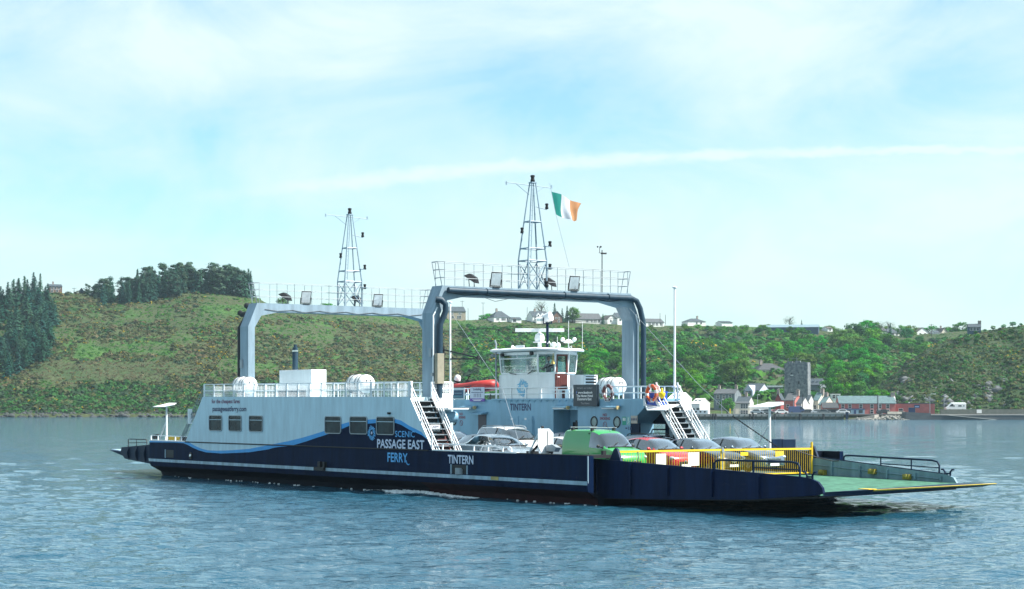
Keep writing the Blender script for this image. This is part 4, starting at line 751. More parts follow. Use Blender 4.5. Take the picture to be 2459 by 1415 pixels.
ESTATE = dict(L=4.5, rows=[(0, .34, .54, .50, .50, .44, .57), (.10, .22, .74, .70, .62, .62, .68), (.5, .18, .83, .80, .78, .72, .84), (1.1, .18, .86, .84, .91, .75, .96), (1.2, .18, .86, .84, .92, .75, 1.0), (2.05, .18, .87, .83, .95, .62, 1.45), (2.8, .18, .87, .83, .97, .62, 1.53), (3.9, .18, .86, .82, 1.0, .60, 1.48), (4.35, .22, .83, .79, 1.03, .68, 1.07), (4.45, .30, .78, .75, .9, .66, .95), (4.5, .42, .66, .62, .7, .56, .75)], cowl=1.2, ws=2.05, rr=3.9, rb=4.35, side=(1.4, 4.05), bp=2.55)
MPV = dict(L=4.4, rows=[(0, .36, .56, .52, .56, .46, .64), (.10, .24, .74, .71, .72, .64, .78), (.4, .20, .84, .81, .88, .74, .95), (.95, .20, .87, .84, 1.0, .77, 1.06), (1.05, .20, .87, .84, 1.02, .77, 1.10), (1.75, .20, .88, .84, 1.05, .64, 1.60), (2.5, .20, .88, .84, 1.07, .64, 1.70), (3.9, .20, .87, .83, 1.09, .63, 1.68), (4.25, .24, .85, .81, 1.1, .70, 1.15), (4.36, .30, .80, .77, 1.0, .70, 1.03), (4.4, .42, .7, .66, .8, .6, .84)], cowl=1.05, ws=1.75, rr=3.95, rb=4.25, side=(1.2, 4.05), bp=2.45)
VAN = dict(L=4.05, rows=[(0, .36, .52, .48, .56, .42, .62), (.09, .24, .70, .67, .68, .60, .76), (.35, .20, .80, .77, .88, .70, .95), (.85, .20, .83, .81, 1.02, .74, 1.08), (.95, .20, .83, .81, 1.03, .74, 1.11), (1.60, .20, .84, .82, 1.06, .64, 1.68), (2.0, .20, .84, .82, 1.08, .66, 1.80), (2.5, .20, .84, .82, 1.1, .67, 1.84), (3.85, .20, .84, .82, 1.12, .68, 1.82), (4.0, .24, .82, .80, 1.1, .66, 1.72), (4.05, .42, .78, .76, 1.0, .60, 1.5)], cowl=.95, ws=1.60, rr=9, rb=9, side=(1.12, 2.08), bp=9)
def car_parts(root, spec, body_m, extra=None, detail=True, driver=True, roofrails=False, rack=False, grille='bars', glass=None):
    L = spec['L']; rows = np.array(spec['rows']); kx = rows[:, 0]
    xs = sorted(set(list(np.linspace(0, L, 46)) + list(kx) + [spec['cowl'], spec['ws'], *spec['side'], spec['bp'] - .05, spec['bp'] + .05])); xs = np.array([x for x in xs if 0 <= x <= L])
    P = [pchip(kx, rows[:, i], xs) for i in range(1, 7)]
    def ring(i):
        zf, ws, wb, zb, wr, zr = [p[i] for p in P]; zm = zf + (zb - zf) * .55; half = [(0, zf), (ws * .86, zf), (ws * .97, zf + .07), (ws, zm), (ws * .985, zf + (zb - zf) * .82), (wb, zb)]
        ez = zr - min(.07, (zr - zb) * .5) 
        for f in (.33, .66): half.append((wb + (wr - wb) * f + .025 * math.sin(math.pi * f), zb + (ez - zb) * f))
        half += [(wr, ez), (wr * .86, zr - (zr - ez) * .30), (wr * .5, zr - (zr - ez) * .04), (0, zr + .012)]
        return half
    H = [ring(i) for i in range(len(xs))]; nh = len(H[0]); body, gl, blk = MB(), MB(), MB(); gm = glass or GLASSD
    def V(i, j, s): y, z = H[i][j]; return (L / 2 - xs[i], s * y, z)
    for i in range(len(xs) - 1):
        xm = (xs[i] + xs[i + 1]) / 2
        for s in (-1, 1):
            for j in range(nh - 1):
                dest = body
                if 5 <= j <= 7:
                    a, b = spec['side']
                    hi = H[i][8][1] - H[i][5][1]
                    if a < xm < b and hi > .10: dest = blk if abs(xm - spec['bp']) < .05 else gl
                if j >= 8 and (spec['cowl'] < xm < spec['ws'] or spec['rr'] < xm < spec['rb']): dest = gl
                q = [V(i, j, s), V(i + 1, j, s), V(i + 1, j + 1, s), V(i, j + 1, s)]
                dest.quad(*q)
    for i in (0, len(xs) - 1):
        pts = [V(i, j, 1) for j in range(nh)] + [V(i, j, -1) for j in reversed(range(1, nh - 1))]; body.poly(pts)
    def weld(o, ang):
        bm = bmesh.new(); bm.from_mesh(o.data); bmesh.ops.remove_doubles(bm, verts=bm.verts, dist=1e-4); bmesh.ops.recalc_face_normals(bm, faces=bm.faces); bm.to_mesh(o.data); bm.free()
        o.data.polygons.foreach_set('use_smooth', [True] * len(o.data.polygons)); o.data.set_sharp_from_angle(angle=R(ang))
    bo = body.build('body', body_m, root); weld(bo, 38); go = gl.build('windows', gm, root); weld(go, 30)
    if blk.v: weld(blk.build('door_pillar', BLACK, root), 30)
    fx = lambda x: L / 2 - x
    s = MB()                                         # seams, sills, bumper line, wipers, windscreen edge
    yb = lambda x, d=.004: float(np.interp(x, xs, [h[3][0] for h in H])) + d
    for x in (spec['side'][0] + .05, min(spec['bp'], spec['side'][1])):
        for sg in (-1, 1): s.box((fx(x) - .006, sg * (yb(x) - .02), .32), (fx(x) + .006, sg * (yb(x) + .002), .85))
    xc = spec['cowl']; zc = float(np.interp(xc, xs, [h[-1][1] for h in H])); wcow = float(np.interp(xc, xs, [h[8][0] for h in H]))
    s.box((fx(xc) - .03, -wcow * .9, zc - .02), (fx(xc) + .07, wcow * .9, zc + .015))
    s.tube([(fx(xc) + .02, -.5, zc + .02), (fx(xc + .22), .05, float(np.interp(xc + .22, xs, [h[-1][1] for h in H])) + .02)], .012, 5); s.tube([(fx(xc) + .02, .1, zc + .02), (fx(xc + .2), .6, float(np.interp(xc + .2, xs, [h[-3][1] for h in H])) + .03)], .012, 5)
    s.box((fx(.045), -.36, .30), (fx(-.012), .36, .42)); s.build('trim', BLACK, root)
    for sg in (-1, 1):
        m = MB(); xm_ = spec['side'][0] + .16; yy_ = float(np.interp(xm_, xs, [h[5][0] for h in H])); zz = float(np.interp(xm_, xs, [h[5][1] for h in H])) + .05
        m.ball((fx(xm_), sg * (yy_ + .12), zz + .05), .10, 10, 0, (.55, .95, .75)); m.tube([(fx(xm_), sg * yy_, zz), (fx(xm_), sg * (yy_ + .08), zz + .03)], .025, 6); m.build('mirror', extra.get('mirror', body_m) if extra else body_m, root, smooth=40)
        h = MB(); yh = float(np.interp(.12, xs, [q[4][0] for q in H])); zh = float(np.interp(.14, xs, [q[5][1] for q in H])) - .03
        h.ball((fx(.17), sg * (yh - .07), zh), .15, 12, 0, (1.0, .78, .55)); h.build('headlight', mat('headlight_glass', (.55, .60, .64), .08, var=.35, scale=9, metal=.3), root, smooth=50)
    g = MB(); zg = float(np.interp(.05, xs, [q[5][1] for q in H])) - .07
    if grille == 'bars':
        g.box((fx(.05), -.36, zg - .11), (fx(-.015), .36, zg + .06), 0)
        for i in range(3): g.box((fx(-.01), -.35, zg - .09 + i * .055), (fx(-.028), .35, zg - .07 + i * .055), 1)
        g.box((fx(-.01), -.40, zg + .055), (fx(-.03), .40, zg + .085), 1); g.box((fx(-.01), -.6, .26), (fx(-.022), .6, .285), 1)
    elif grille == 'vee':
        g.box((fx(.05), -.30, zg - .10), (fx(-.015), .30, zg + .05), 0); g.tube([(fx(-.03), -.30, zg + .05), (fx(-.035), 0, zg - .06), (fx(-.03), .30, zg + .05)], .028, 6, 1); g.tube([(fx(-.02), -.52, zg + .07), (fx(-.03), .0, zg + .07), (fx(-.02), .52, zg + .07)], .02, 6, 1)
    else: g.box((fx(.05), -.34, zg - .14), (fx(-.012), .34, zg - .03), 0); g.box((fx(-.0), -.06, zg - .02), (fx(-.02), .06, zg + .02), 1)
    g.build('grille', [BLACK, CHROME], root); n = MB(); n.box((fx(-.015), -.26, zg - .25), (fx(-.035), .26, zg - .14)); n.build('number_plate', LETTERSIG, root)
    for x in (.78, L - .72):
        for sg in (-1, 1):
            y = yb(x) - .10; w = empty('wheel', (fx(x), sg * y, .31), 0, root); t = MB(); t.torus((0, 0, 0), (0, 1, 0), .235, .085, 22, 8); t.build('tyre', RUBBER, w, smooth=60)
            t = MB(); t.cyl((0, -.06, 0), (0, .07, 0), .2, n=16); [t.box((-.02, sg * .07 - .01, -.19), (.02, sg * .07 + .01, .19)) for _ in (0,)]; t.build('rim', GREYMETAL, w)
            a = MB(); a.torus((fx(x), sg * (yb(x) - .03), .31), (0, 1, 0), .335, .035, 22, 6); a.build('wheel_arch', BLACK, root, smooth=60)
    if roofrails:
        for sg in (-1, 1):
            r = MB(); x0, x1 = spec['ws'] + .15, spec['rr'] - .1; pts = [(fx(x0), sg * .60, float(np.interp(x0, xs, [q[9][1] for q in H])) + .0)] + [(fx(x), sg * .61, float(np.interp(x, xs, [q[-2][1] for q in H])) + .045) for x in np.linspace(x0 + .15, x1 - .15, 6)] + [(fx(x1), sg * .60, float(np.interp(x1, xs, [q[9][1] for q in H])))]; r.tube(pts, .022, 6); r.build('roof_rail', extra.get('rail', GREYMETAL) if extra else GREYMETAL, root, smooth=60)
    if rack:
        for x in (2.15, 3.5):
            r = MB(); z = float(np.interp(x, xs, [q[-1][1] for q in H])); r.box((fx(x) - .03, -.72, z + .07), (fx(x) + .03, .72, z + .10), 0)
            for sg in (-1, 1): r.box((fx(x) - .06, sg * .58 - .05, z - .06), (fx(x) + .06, sg * .58 + .05, z + .08), 1)
            r.build('roof_bar', [GREYMETAL, BLACK], root)
    r = MB(); xa = spec['ws'] + (.12 if rack else .2); za = float(np.interp(xa, xs, [q[-1][1] for q in H])); r.tube([(fx(xa), .05, za), (fx(xa + .28), .05, za + .32)], .008, 5); r.build('aerial', BLACK, root)
    s = MB()                                         # dark cabin floor, dashboard and seats behind the glass
    xw = spec['ws']; wi = float(np.interp(xw, kx, rows[:, 3])) * .86; seatm = mat('dark_car_interior', (.02, .022, .025), .8, var=.3)
    s.box((fx(spec['cowl'] + .12), -wi, .35), (fx(spec['cowl'] + .50), wi, .86 if spec is not VAN and spec is not MPV else .98)); zs = .30 if spec is not VAN and spec is not MPV else .45
    for sg in (-1, 1):
        xs0 = xw + .38; s.box((fx(xs0), sg * .36 - .24, .3), (fx(xs0 + .5), sg * .36 + .24, zs + .25)); s.prism([(fx(xs0 + .42), sg * .36 - .23, zs + .2), (fx(xs0 + .42), sg * .36 + .23, zs + .2), (fx(xs0 + .62), sg * .36 + .19, zs + .82), (fx(xs0 + .62), sg * .36 - .19, zs + .82)], [(fx(xs0 + .56), sg * .36 - .23, zs + .2), (fx(xs0 + .56), sg * .36 + .23, zs + .2), (fx(xs0 + .70), sg * .36 + .19, zs + .82), (fx(xs0 + .70), sg * .36 - .19, zs + .82)]); s.box((fx(xs0 + .62), sg * .36 - .11, zs + .84), (fx(xs0 + .71), sg * .36 + .11, zs + 1.0))
    if spec['rr'] < 8: s.prism([(fx(spec['rr'] - .45), -wi * .9, .4), (fx(spec['rr'] - .45), wi * .9, .4), (fx(spec['rr'] - .15), wi * .85, zs + .78), (fx(spec['rr'] - .15), -wi * .85, zs + .78)], [(fx(spec['rr'] - .25), -wi * .9, .4), (fx(spec['rr'] - .25), wi * .9, .4), (fx(spec['rr']), wi * .85, zs + .78), (fx(spec['rr']), -wi * .85, zs + .78)])
    else: s.box((fx(spec['side'][1] + .1), -wi, .3), (fx(spec['side'][1] + .16), wi, 1.7))
    s.build('seats', seatm, root)
    return bo
def body_paint(name, c, rough=.22, flake=.0):
    m = mat(name, c, rough, metal=flake, var=.05, scale=1.5, coat=1.0); return m
DK = 1.18
CARGL = glass_mat('tinted_car_glass', (.62, .72, .72), 5.5)
cars = [
 ('delivery_van', VAN, -1.08, 3.25, DK, 'car_green', (.022, .30, .060), .28, 0, 'small bright green panel van with roof bars at the front of the near lane', dict(rack=True, grille='low'), 'van', None, 1.0),
 ('parked_car', HATCH, -.72, 5.72, DK, 'car_red', (.44, .018, .030), .25, 0, 'red hatchback between the green van and the dark grey saloon', dict(grille='low'), 'car', 1, 1.0),
 ('parked_car', SEDAN, -.25, 8.0, DK, 'car_dark_grey', (.022, .036, .052), .2, .25, 'dark grey saloon with a chrome vee grille beside the red hatchback', dict(grille='vee'), 'car', 1, .98),
 ('parked_car', SEDAN, -.25, 10.35, DK, 'car_silver_blue', (.15, .20, .27), .2, .4, 'silver blue saloon behind the yellow gate, farthest from the green van', dict(grille='bars'), 'car', 1, 1.0),
 ('parked_car', SEDAN, -8.1, 2.98, 1.18, 'car_pale_silver', (.36, .43, .48), .2, .4, 'pale silver five-door beside the foot of the near stairs', dict(grille='low'), 'car', 1, 1.06),
 ('parked_car', HATCH, -6.3, 5.4, 1.15, 'car_white', (.72, .74, .74), .25, 0, 'small white hatchback half hidden behind the white octagonal board', dict(grille='low'), 'car', 1, 1.0),
 ('parked_car', ESTATE, -5.6, 10.2, 1.12, 'car_blue_silver', (.19, .26, .36), .2, .4, 'blue-grey estate car with dark roof rails behind the red hatchback', dict(grille='bars', roofrails=True, rail=BLACK), 'car', 1, 1.03),
 ('parked_car', MPV, -14.2, 7.9, 1.2, 'car_white_warm', (.74, .75, .73), .25, 0, 'tall white people carrier with silver roof rails beside the far deckhouse', dict(grille='low', roofrails=True), 'car', 1, 1.06),
 ('parked_car', SEDAN, -12.6, 5.3, 1.2, 'car_slate', (.05, .075, .095), .2, .3, 'slate grey saloon seen through the near stair handrails', dict(grille='low'), 'car', 1, 1.0),
 ('parked_car', ESTATE, -19.2, 7.6, 1.2, 'car_ice_blue', (.22, .32, .36), .2, .35, 'light blue-green car beyond the slate grey saloon by the stairs', dict(grille='low'), 'car', 1, 1.04),
 ('parked_car', HATCH, -10.8, 9.0, 1.2, 'car_night_blue', (.018, .026, .06), .2, .1, 'midnight blue car, only its roof showing between people carrier and green van', dict(grille='low'), 'car', 1, 1.04),
]
for nm, spec, un_, vc, dk, mn, col, rgh, fl_, lab, kw, cat, grp, sc_ in cars:
    L = spec['L'] * sc_; t = on_deck(nm, un_ - L / 2, vc, dk, lab, cat, 'cars carried on the open deck' if grp else None); t.scale = (sc_,) * 3
    ex = {}
    if 'rail' in kw: ex['rail'] = kw.pop('rail')
    if nm == 'delivery_van': ex['mirror'] = BLACK
    car_parts(t, spec, body_paint(mn, col, rgh, fl_), extra=ex, glass=CARGL, **kw)

# --- life raft canisters
def life_raft(u, v, w, label):
    t = on_deck('life_raft_canister', u, v, w, label, 'life raft', 'life raft canisters on the deckhouse roofs')
    s = MB(); s.lathe([(.02, -.82), (.26, -.80), (.40, -.72), (.455, -.62), (.455, -.04), (.475, -.03), (.475, .03), (.455, .04), (.455, .62), (.40, .72), (.26, .80), (.02, .82)], (0, 0, .62), (1, 0, 0), 28); s.build('shell', mat('white_fibreglass', (.80, .81, .80), .3, var=.06), t, smooth=50)
    s = MB()
    for x in (-.55, -.28, .22, .5): s.torus((x, 0, .62), (1, 0, 0), .462, .016, 30, 6)
    s.build('strap', mat('dark_strap', (.05, .06, .07), .6, var=.2), t, smooth=60)
    s = MB()
    for x in (-.45, .45):
        s.tube([(x, -.40, 0), (x, -.30, .25), (x, 0, .16), (x, .30, .25), (x, .40, 0)], .025, 6); s.tube([(x, -.1, 0), (x, 0, .16), (x, .1, 0)], .02, 6)
    s.build('cradle', GREYMETAL, t)
    s = MB(); s.box((.80, -.16, .80), (.815, .14, .83)); s.box((.80, -.16, .74), (.812, -.1, .78)); s.box((.80, .05, .74), (.812, .12, .78)); s.build('label_plate', BLACK, t)
    return t
life_raft(-31.3, .72, 4.50, 'white life raft canister at the stern end of the near deckhouse roof')
life_raft(-19.15, .72, 4.46, 'white life raft canister near the stair end of the near deckhouse roof')
life_raft(-14.3, 12.4, 4.37, 'white life raft canister behind the gantry leg on the wheelhouse side')

# --- lifebuoys, locker, beacon
def lifebuoy(u, v, w, label, c1, c2, txt):
    t = on_deck('lifebuoy', u, v, w, label, 'lifebuoy', 'lifebuoys hung on the guard rail')
    s = MB(); s.torus((0, 0, 0), (0, 1, 0), .34, .085, 32, 10, 0, lambda i: 1 if (i % 8) in (2, 3) else 0); s.build('ring', [c1, c2], t, smooth=60)
    s = MB()
    for i in range(8): a = math.pi / 4 * i; s.tube([(.42 * math.cos(a), -.04, .42 * math.sin(a)), (.46 * math.cos(a + .39), -.02, .46 * math.sin(a + .39)), (.42 * math.cos(a + .78), -.04, .42 * math.sin(a + .78))], .010, 4)
    s.build('grab_line', LETTERSIG, t)
    s = MB()
    for k_, ch in enumerate(txt):
        a = R(205 + k_ * (130 / max(1, len(txt) - 1))); c = Vector((.34 * math.cos(a), -.087, .34 * math.sin(a))); ex = Vector((-math.sin(a), 0, math.cos(a))); ey = Vector((-math.cos(a), 0, -math.sin(a))); text_on(s, ch, c - ex * .035 - ey * .045, ex, ey, .07, .09, 0, .004)
    s.build('lettering', LETTERSIG if c1 is not ORANGE else LETTERN, t)
    return t
lifebuoy(-12.2, 10.53, 4.66, 'faded brown-red lifebuoy with white lettering beside the black hotel board', mat('faded_buoy_red', (.13, .035, .035), .6, var=.2), mat('faded_buoy_white', (.45, .42, .43), .6, var=.2), 'TINTERN')
lifebuoy(-8.85, 10.53, 4.62, 'bright orange and white lifebuoy above the far stair landing', ORANGE, LETTERSIG, 'TINTERN')
t = on_deck('locker', -8.95, 10.95, 4.36, 'bright blue locker behind the orange lifebuoy', 'locker'); s = MB(); s.box((-.45, -.25, -.40), (.45, .25, .28)); s.build('box', mat('blue_locker', (.012, .07, .50), .4, var=.1), t, bevel=.02); s = MB(); s.box((-.47, -.27, .28), (.47, .27, .34)); s.build('lid', mat('blue_locker', (.02, .1, .5)), t)
t = on_deck('marker_light', -8.15, 10.58, 4.52, 'yellow marker light clipped to the rail by the orange lifebuoy', 'marker light'); s = MB(); s.lathe([(.05, -.16), (.10, -.12), (.15, -.02), (.16, .10), (.14, .13), (.06, .15), (.05, .30), (.02, .34)], (0, 0, 0), (0, 0, 1), 14); s.build('float', mat('yellow_float', (.80, .55, .01), .4, var=.05), t, smooth=50); s = MB(); s.lathe([(.05, -.26), (.06, -.16)], (0, 0, 0), (0, 0, 1), 10); s.build('base', BLACK, t)

# --- inflatable rescue boat
t = on_deck('rescue_boat', -26.4, 12.3, 4.75, 'red inflatable rescue boat with outboard motor on the far deckhouse roof', 'inflatable boat')
s = MB(); zl = lambda x: .26 + .20 * max(0, (x + .4) / 2.2) ** 1.4
left = [(x, -.62, zl(x)) for x in np.linspace(-1.75, .9, 9)] + [(1.35, -.45, zl(1.35)), (1.75, -.12, zl(1.75)), (1.75, .12, zl(1.75)), (1.35, .45, zl(1.35))] + [(x, .62, zl(x)) for x in np.linspace(.9, -1.75, 9)]
s.tube(left, [.10] + [.25] * (len(left) - 2) + [.10], 12); s.build('buoyancy_tube', REDRUB, t, smooth=60)
s = MB(); s.loft([[(x, -.5, .2 + zl(x) - .26), (x, 0, .0 + zl(x) - .26), (x, .5, .2 + zl(x) - .26), (x, .5, .28 + zl(x) - .26), (x, -.5, .28 + zl(x) - .26)] for x in (-1.6, -.5, .5, 1.3)]); s.build('floor', BLACK, t)
s = MB(); s.tube([(x, -.875, zl(x)) for x in np.linspace(-1.6, 1.0, 8)], .03, 6); s.build('rubbing_strake', BLACK, t)
s = MB(); s.lathe([(.05, 0), (.17, .03), (.19, .2), (.17, .38), (.10, .46), (.02, .47)], (-1.75, 0, .55), (.35, 0, .94), 14, 1); s.tube([(-1.8, 0, .6), (-2.0, 0, .1)], [.12, .07], 10, 0); s.box((-2.1, -.04, -.15), (-1.85, .04, .15), 0); s.lathe([(.175, .06), (.195, .1), (.195, .16), (.18, .18)], (-1.75, 0, .55), (.35, 0, .94), 14, 0); s.build('outboard_motor', [BLACK, LETTERSIG], t, smooth=50)
s = MB(); [s.tube([(x, -.4, 0), (x, -.4, -.38)], .04, 6) for x in (-1.2, 1.0)]; [s.tube([(x, .4, 0), (x, .4, -.38)], .04, 6) for x in (-1.2, 1.0)]; s.tube([(-.9, 0, .4), (-.6, .1, .95)], .03, 6); s.box((-.5, -.25, .3), (-.1, .25, .7)); s.build('cradle', BLACK, t)

# --- flag and halyard
t = on_deck('national_flag', -13.6, 8.06, 14.8, 'green, white and orange flag flying from the bow mast', 'flag')
s = MB(); nx, nz = 30, 14; a0, a1, b1, b0 = Vector((0, .10, -.39)), Vector((-.1, 1.92, -.82)), Vector((-.1, 1.72, -1.67)), Vector((0, .37, -1.48)); gv = []
for j in range(nz + 1):
    for i in range(nx + 1):
        f, g = i / nx, j / nz; p = a0.lerp(a1, f).lerp(b0.lerp(b1, f), g); wv = f ** .7
        p += Vector((.17 * wv * math.sin(f * 8.5 + g * 2.2) + .05 * wv * math.sin(f * 17 - g * 3), .06 * wv * math.sin(g * 5 + f * 3), .09 * wv * math.sin(f * 6.5 - .6) * (1 - .3 * g) - .10 * math.sin(math.pi * f) * g)); gv.append(p)
s.v = [tuple(p) for p in gv]
for j in range(nz):
    for i in range(nx): q = j * (nx + 1) + i; s.f.append((q, q + 1, q + nx + 2, q + nx + 1)); s.m.append(0 if i < nx / 3 else (1 if i < 2 * nx / 3 else 2))
def cloth(name, c):
    m = mat(name, c, .8, var=.08, scale=3); t_ = m.node_tree; tr = t_.nodes.new('ShaderNodeBsdfTranslucent'); tr.inputs[0].default_value = (*c, 1); ms = t_.nodes.new('ShaderNodeMixShader'); ms.inputs[0].default_value = .45
    t_.links.new(t_.nodes['Principled BSDF'].outputs[0], ms.inputs[1]); t_.links.new(tr.outputs[0], ms.inputs[2]); t_.links.new(ms.outputs[0], t_.nodes['Material Output'].inputs[0]); return m
s.build('cloth', [cloth('flag_green', (.01, .24, .20)), cloth('flag_white', (.75, .76, .80)), cloth('flag_orange', (.72, .33, .15))], t, smooth=80)
s = MB(); s.tube([(0, .0, 0), (0, .10, -.39), (0, .37, -1.48), (.1, 1.1, -4.0)], .010, 5); s.build('halyard', GREYMETAL, t)

# --- boards and banners tied to the rail
t = on_deck('notice_board', -13.95, 10.50, 4.0, 'black hotel notice board with white writing hung on the wheelhouse-side rail', 'notice board')
s = MB(); s.box((-.95, -.03, 0), (.93, .05, 1.07), 0); s.box((.80, .05, -.0), (.95, .14, 1.07), 0); s.build('panel', mat('black_board', (.010, .022, .035), .45, var=.2), t)
s = MB()
for txt, x0, x1, z0, z1, m, b in (("What's on today?", -.66, .60, .84, .95, 1, 0), ('f', -.70, -.65, .63, .74, 2, .006), ('www.facebook', -.56, .62, .63, .74, 0, .006), ('The Haven Hotel', -.68, .64, .46, .58, 0, .006), ('Dunmore East', -.60, .54, .30, .42, 0, .006), ('The Haven', -.33, .36, .10, .20, 1, 0)): text_on(s, txt, (x0, -.034, z0), U, W_, x1 - x0, z1 - z0, m, b)
s.build('lettering', [LETTERSIG, mat('sign_grey_letters', (.35, .36, .38), .5, var=.05), mat('sign_blue_letter', (.2, .3, .8), .5, var=.05)], t)
t = on_deck('picture_banner', -25.35, 10.55, 4.38, 'white banner with a blue picture, nearest the stairs on the far rail', 'banner', 'banners tied to the far deckhouse rail')
s = MB(); s.box((-.66, -.02, 0), (.66, .0, .62), 0); s.build('sheet', mat('banner_white', (.60, .66, .70), .6, var=.08), t); s = MB(); s.box((-.53, -.03, .06), (.53, -.022, .50), 0); s.box((-.40, -.034, .24), (.40, -.031, .44), 1); s.box((-.5, -.034, .10), (.5, -.031, .2), 2)
for i in range(9): s.box((-.38 + i * .088, -.037, .30), (-.33 + i * .088, -.035, .36), 3)
s.build('picture', [mat('picture_blue', (.03, .11, .2), .5, var=.5, scale=9), mat('picture_dark', (.012, .04, .10), .5, var=.3), mat('picture_sea', (.06, .2, .27), .5, var=.4, scale=12), mat('picture_light', (.2, .35, .45), .5)], t)
t = on_deck('event_banner', -23.5, 10.55, 4.28, 'white banner with dark writing and a purple foot, beside the picture banner', 'banner', 'banners tied to the far deckhouse rail')
s = MB(); s.box((-.68, -.02, .14), (.68, 0, .74), 0); s.box((-.70, -.025, -.02), (.70, 0, .14), 1); s.build('sheet', [mat('banner_white2', (.55, .60, .70), .6, var=.08), mat('banner_purple', (.16, .08, .36), .6, var=.1)], t)
s = MB(); text_on(s, 'Lookafolg', (-.36, -.026, .54), U, W_, .74, .16, 0, .004); s.box((-.55, -.024, .45), (.58, -.022, .48), 0)
for i in range(5): s.box((-.30 + i * .15, -.024, .2), (-.26 + i * .15, -.022, .34), 0); s.ball((-.28 + i * .15, -.022, .37), .035, 6, 0, (1, .2, 1))
s.box((-.46, -.03, .07), (.5, -.026, .09), 1); s.box((-.34, -.03, .015), (.36, -.026, .05), 1); s.build('lettering', [LETTERN, LETTERSIG], t)

# --- the master at the wheel (seen through the wheelhouse glass)
def person(t, skin=(.45, .26, .19), top=(.02, .03, .06)):
    vs = [(0, 0, .86), (0, 0, 1.12), (0, 0, 1.38), (0, 0, 1.48), (0, -.02, 1.62), (0, -.19, 1.36), (.16, -.27, 1.10), (.42, -.20, 1.08), (0, .19, 1.36), (.14, .27, 1.10), (.42, .2, 1.10), (0, -.1, .82), (.05, -.11, .45), (0, -.11, .05), (0, .1, .82), (.05, .11, .45), (0, .11, .05)]
    es = [(0, 1), (1, 2), (2, 3), (3, 4), (2, 5), (5, 6), (6, 7), (2, 8), (8, 9), (9, 10), (0, 11), (11, 12), (12, 13), (0, 14), (14, 15), (15, 16)]
    rad = [.15, .14, .15, .06, .06, .07, .05, .04, .07, .05, .04, .09, .07, .05, .09, .07, .05]
    me = bpy.data.meshes.new('body'); me.from_pydata(vs, es, []); o = bpy.data.objects.new('body', me); COL.objects.link(o); o.parent = t; me.materials.append(mat('dark_jersey', top, .8, var=.2))
    sk_ = o.modifiers.new('skin', 'SKIN'); sv = me.skin_vertices[0].data
    for q, r in zip(sv, rad): q.radius = (r, r * .8)
    sv[0].use_root = True; sb = o.modifiers.new('sub', 'SUBSURF'); sb.levels = sb.render_levels = 1
    s = MB(); s.ball((0.01, 0, 1.70), .115, 14, 0, (.9, .78, 1.12)); s.ball((.11, 0, 1.69), .022, 6, 0); [s.ball((.0, q * .095, 1.69), .025, 6, 0, (.6, .4, 1.2)) for q in (-1, 1)]; s.box((.10, -.03, 1.635), (.108, .03, 1.642), 1); [s.ball((.097, q * .035, 1.725), .012, 6, 1) for q in (-1, 1)]; s.build('head', [mat('skin', skin, .6, var=.08), BLACK], t, smooth=70)
    s = MB(); s.ball((-.015, 0, 1.745), .118, 12, 0, (.92, .82, .95)); s.build('hair', mat('brown_hair', (.03, .02, .015), .7, var=.2), t, smooth=70)
t = on_deck('person', -18.7, 11.75, 4.75, 'person in dark jersey standing at the wheelhouse console', 'person'); t.rotation_euler[2] = YAW - R(40); person(t)
# ============================================================ THE SETTING: water, terrain
def T(tab, x): return np.interp(x, [a for a, _ in tab], [b for _, b in tab])
_GR = {}
def vnoise(x, y, seed):
    g = _GR.get(seed)
    if g is None: g = _GR[seed] = np.random.default_rng(seed).random((256, 256))
    xi = np.floor(x).astype(int); yi = np.floor(y).astype(int); fx = x - xi; fy = y - yi
    fx = fx * fx * (3 - 2 * fx); fy = fy * fy * (3 - 2 * fy); a = g[xi % 256, yi % 256]; b = g[(xi + 1) % 256, yi % 256]; c = g[xi % 256, (yi + 1) % 256]; d = g[(xi + 1) % 256, (yi + 1) % 256]
    return (a * (1 - fx) + b * fx) * (1 - fy) + (c * (1 - fx) + d * fx) * fy
def fbm(x, y, seed, o=4): 
    s, a = 0, .5
    for i in range(o): s = s + a * vnoise(x * 2**i + 50, y * 2**i + 50, seed + i); a *= .5
    return s
def np_mesh(name, v, f, mats, smooth=False, parent=None, fmat=None):
    me = bpy.data.meshes.new(name); v = np.asarray(v, np.float32); f = np.asarray(f, np.int32); me.vertices.add(len(v)); me.vertices.foreach_set('co', v.ravel())
    k = f.shape[1]; me.loops.add(f.size); me.loops.foreach_set('vertex_index', f.ravel()); me.polygons.add(len(f)); me.polygons.foreach_set('loop_start', np.arange(0, f.size, k, dtype=np.int32)); me.polygons.foreach_set('loop_total', np.full(len(f), k, np.int32))
    for m in (mats if isinstance(mats, (list, tuple)) else [mats]): me.materials.append(m)
    if fmat is not None: me.polygons.foreach_set('material_index', np.asarray(fmat, np.int32))
    if smooth: me.polygons.foreach_set('use_smooth', np.ones(len(f), bool))
    me.update(); me.validate(); o = bpy.data.objects.new(name, me); COL.objects.link(o); o.parent = parent; return o
def grid_faces(ny, nx): 
    i = np.arange(ny - 1)[:, None] * nx + np.arange(nx - 1)[None]; i = i.ravel(); return np.stack([i, i + 1, i + nx + 1, i + nx], 1)

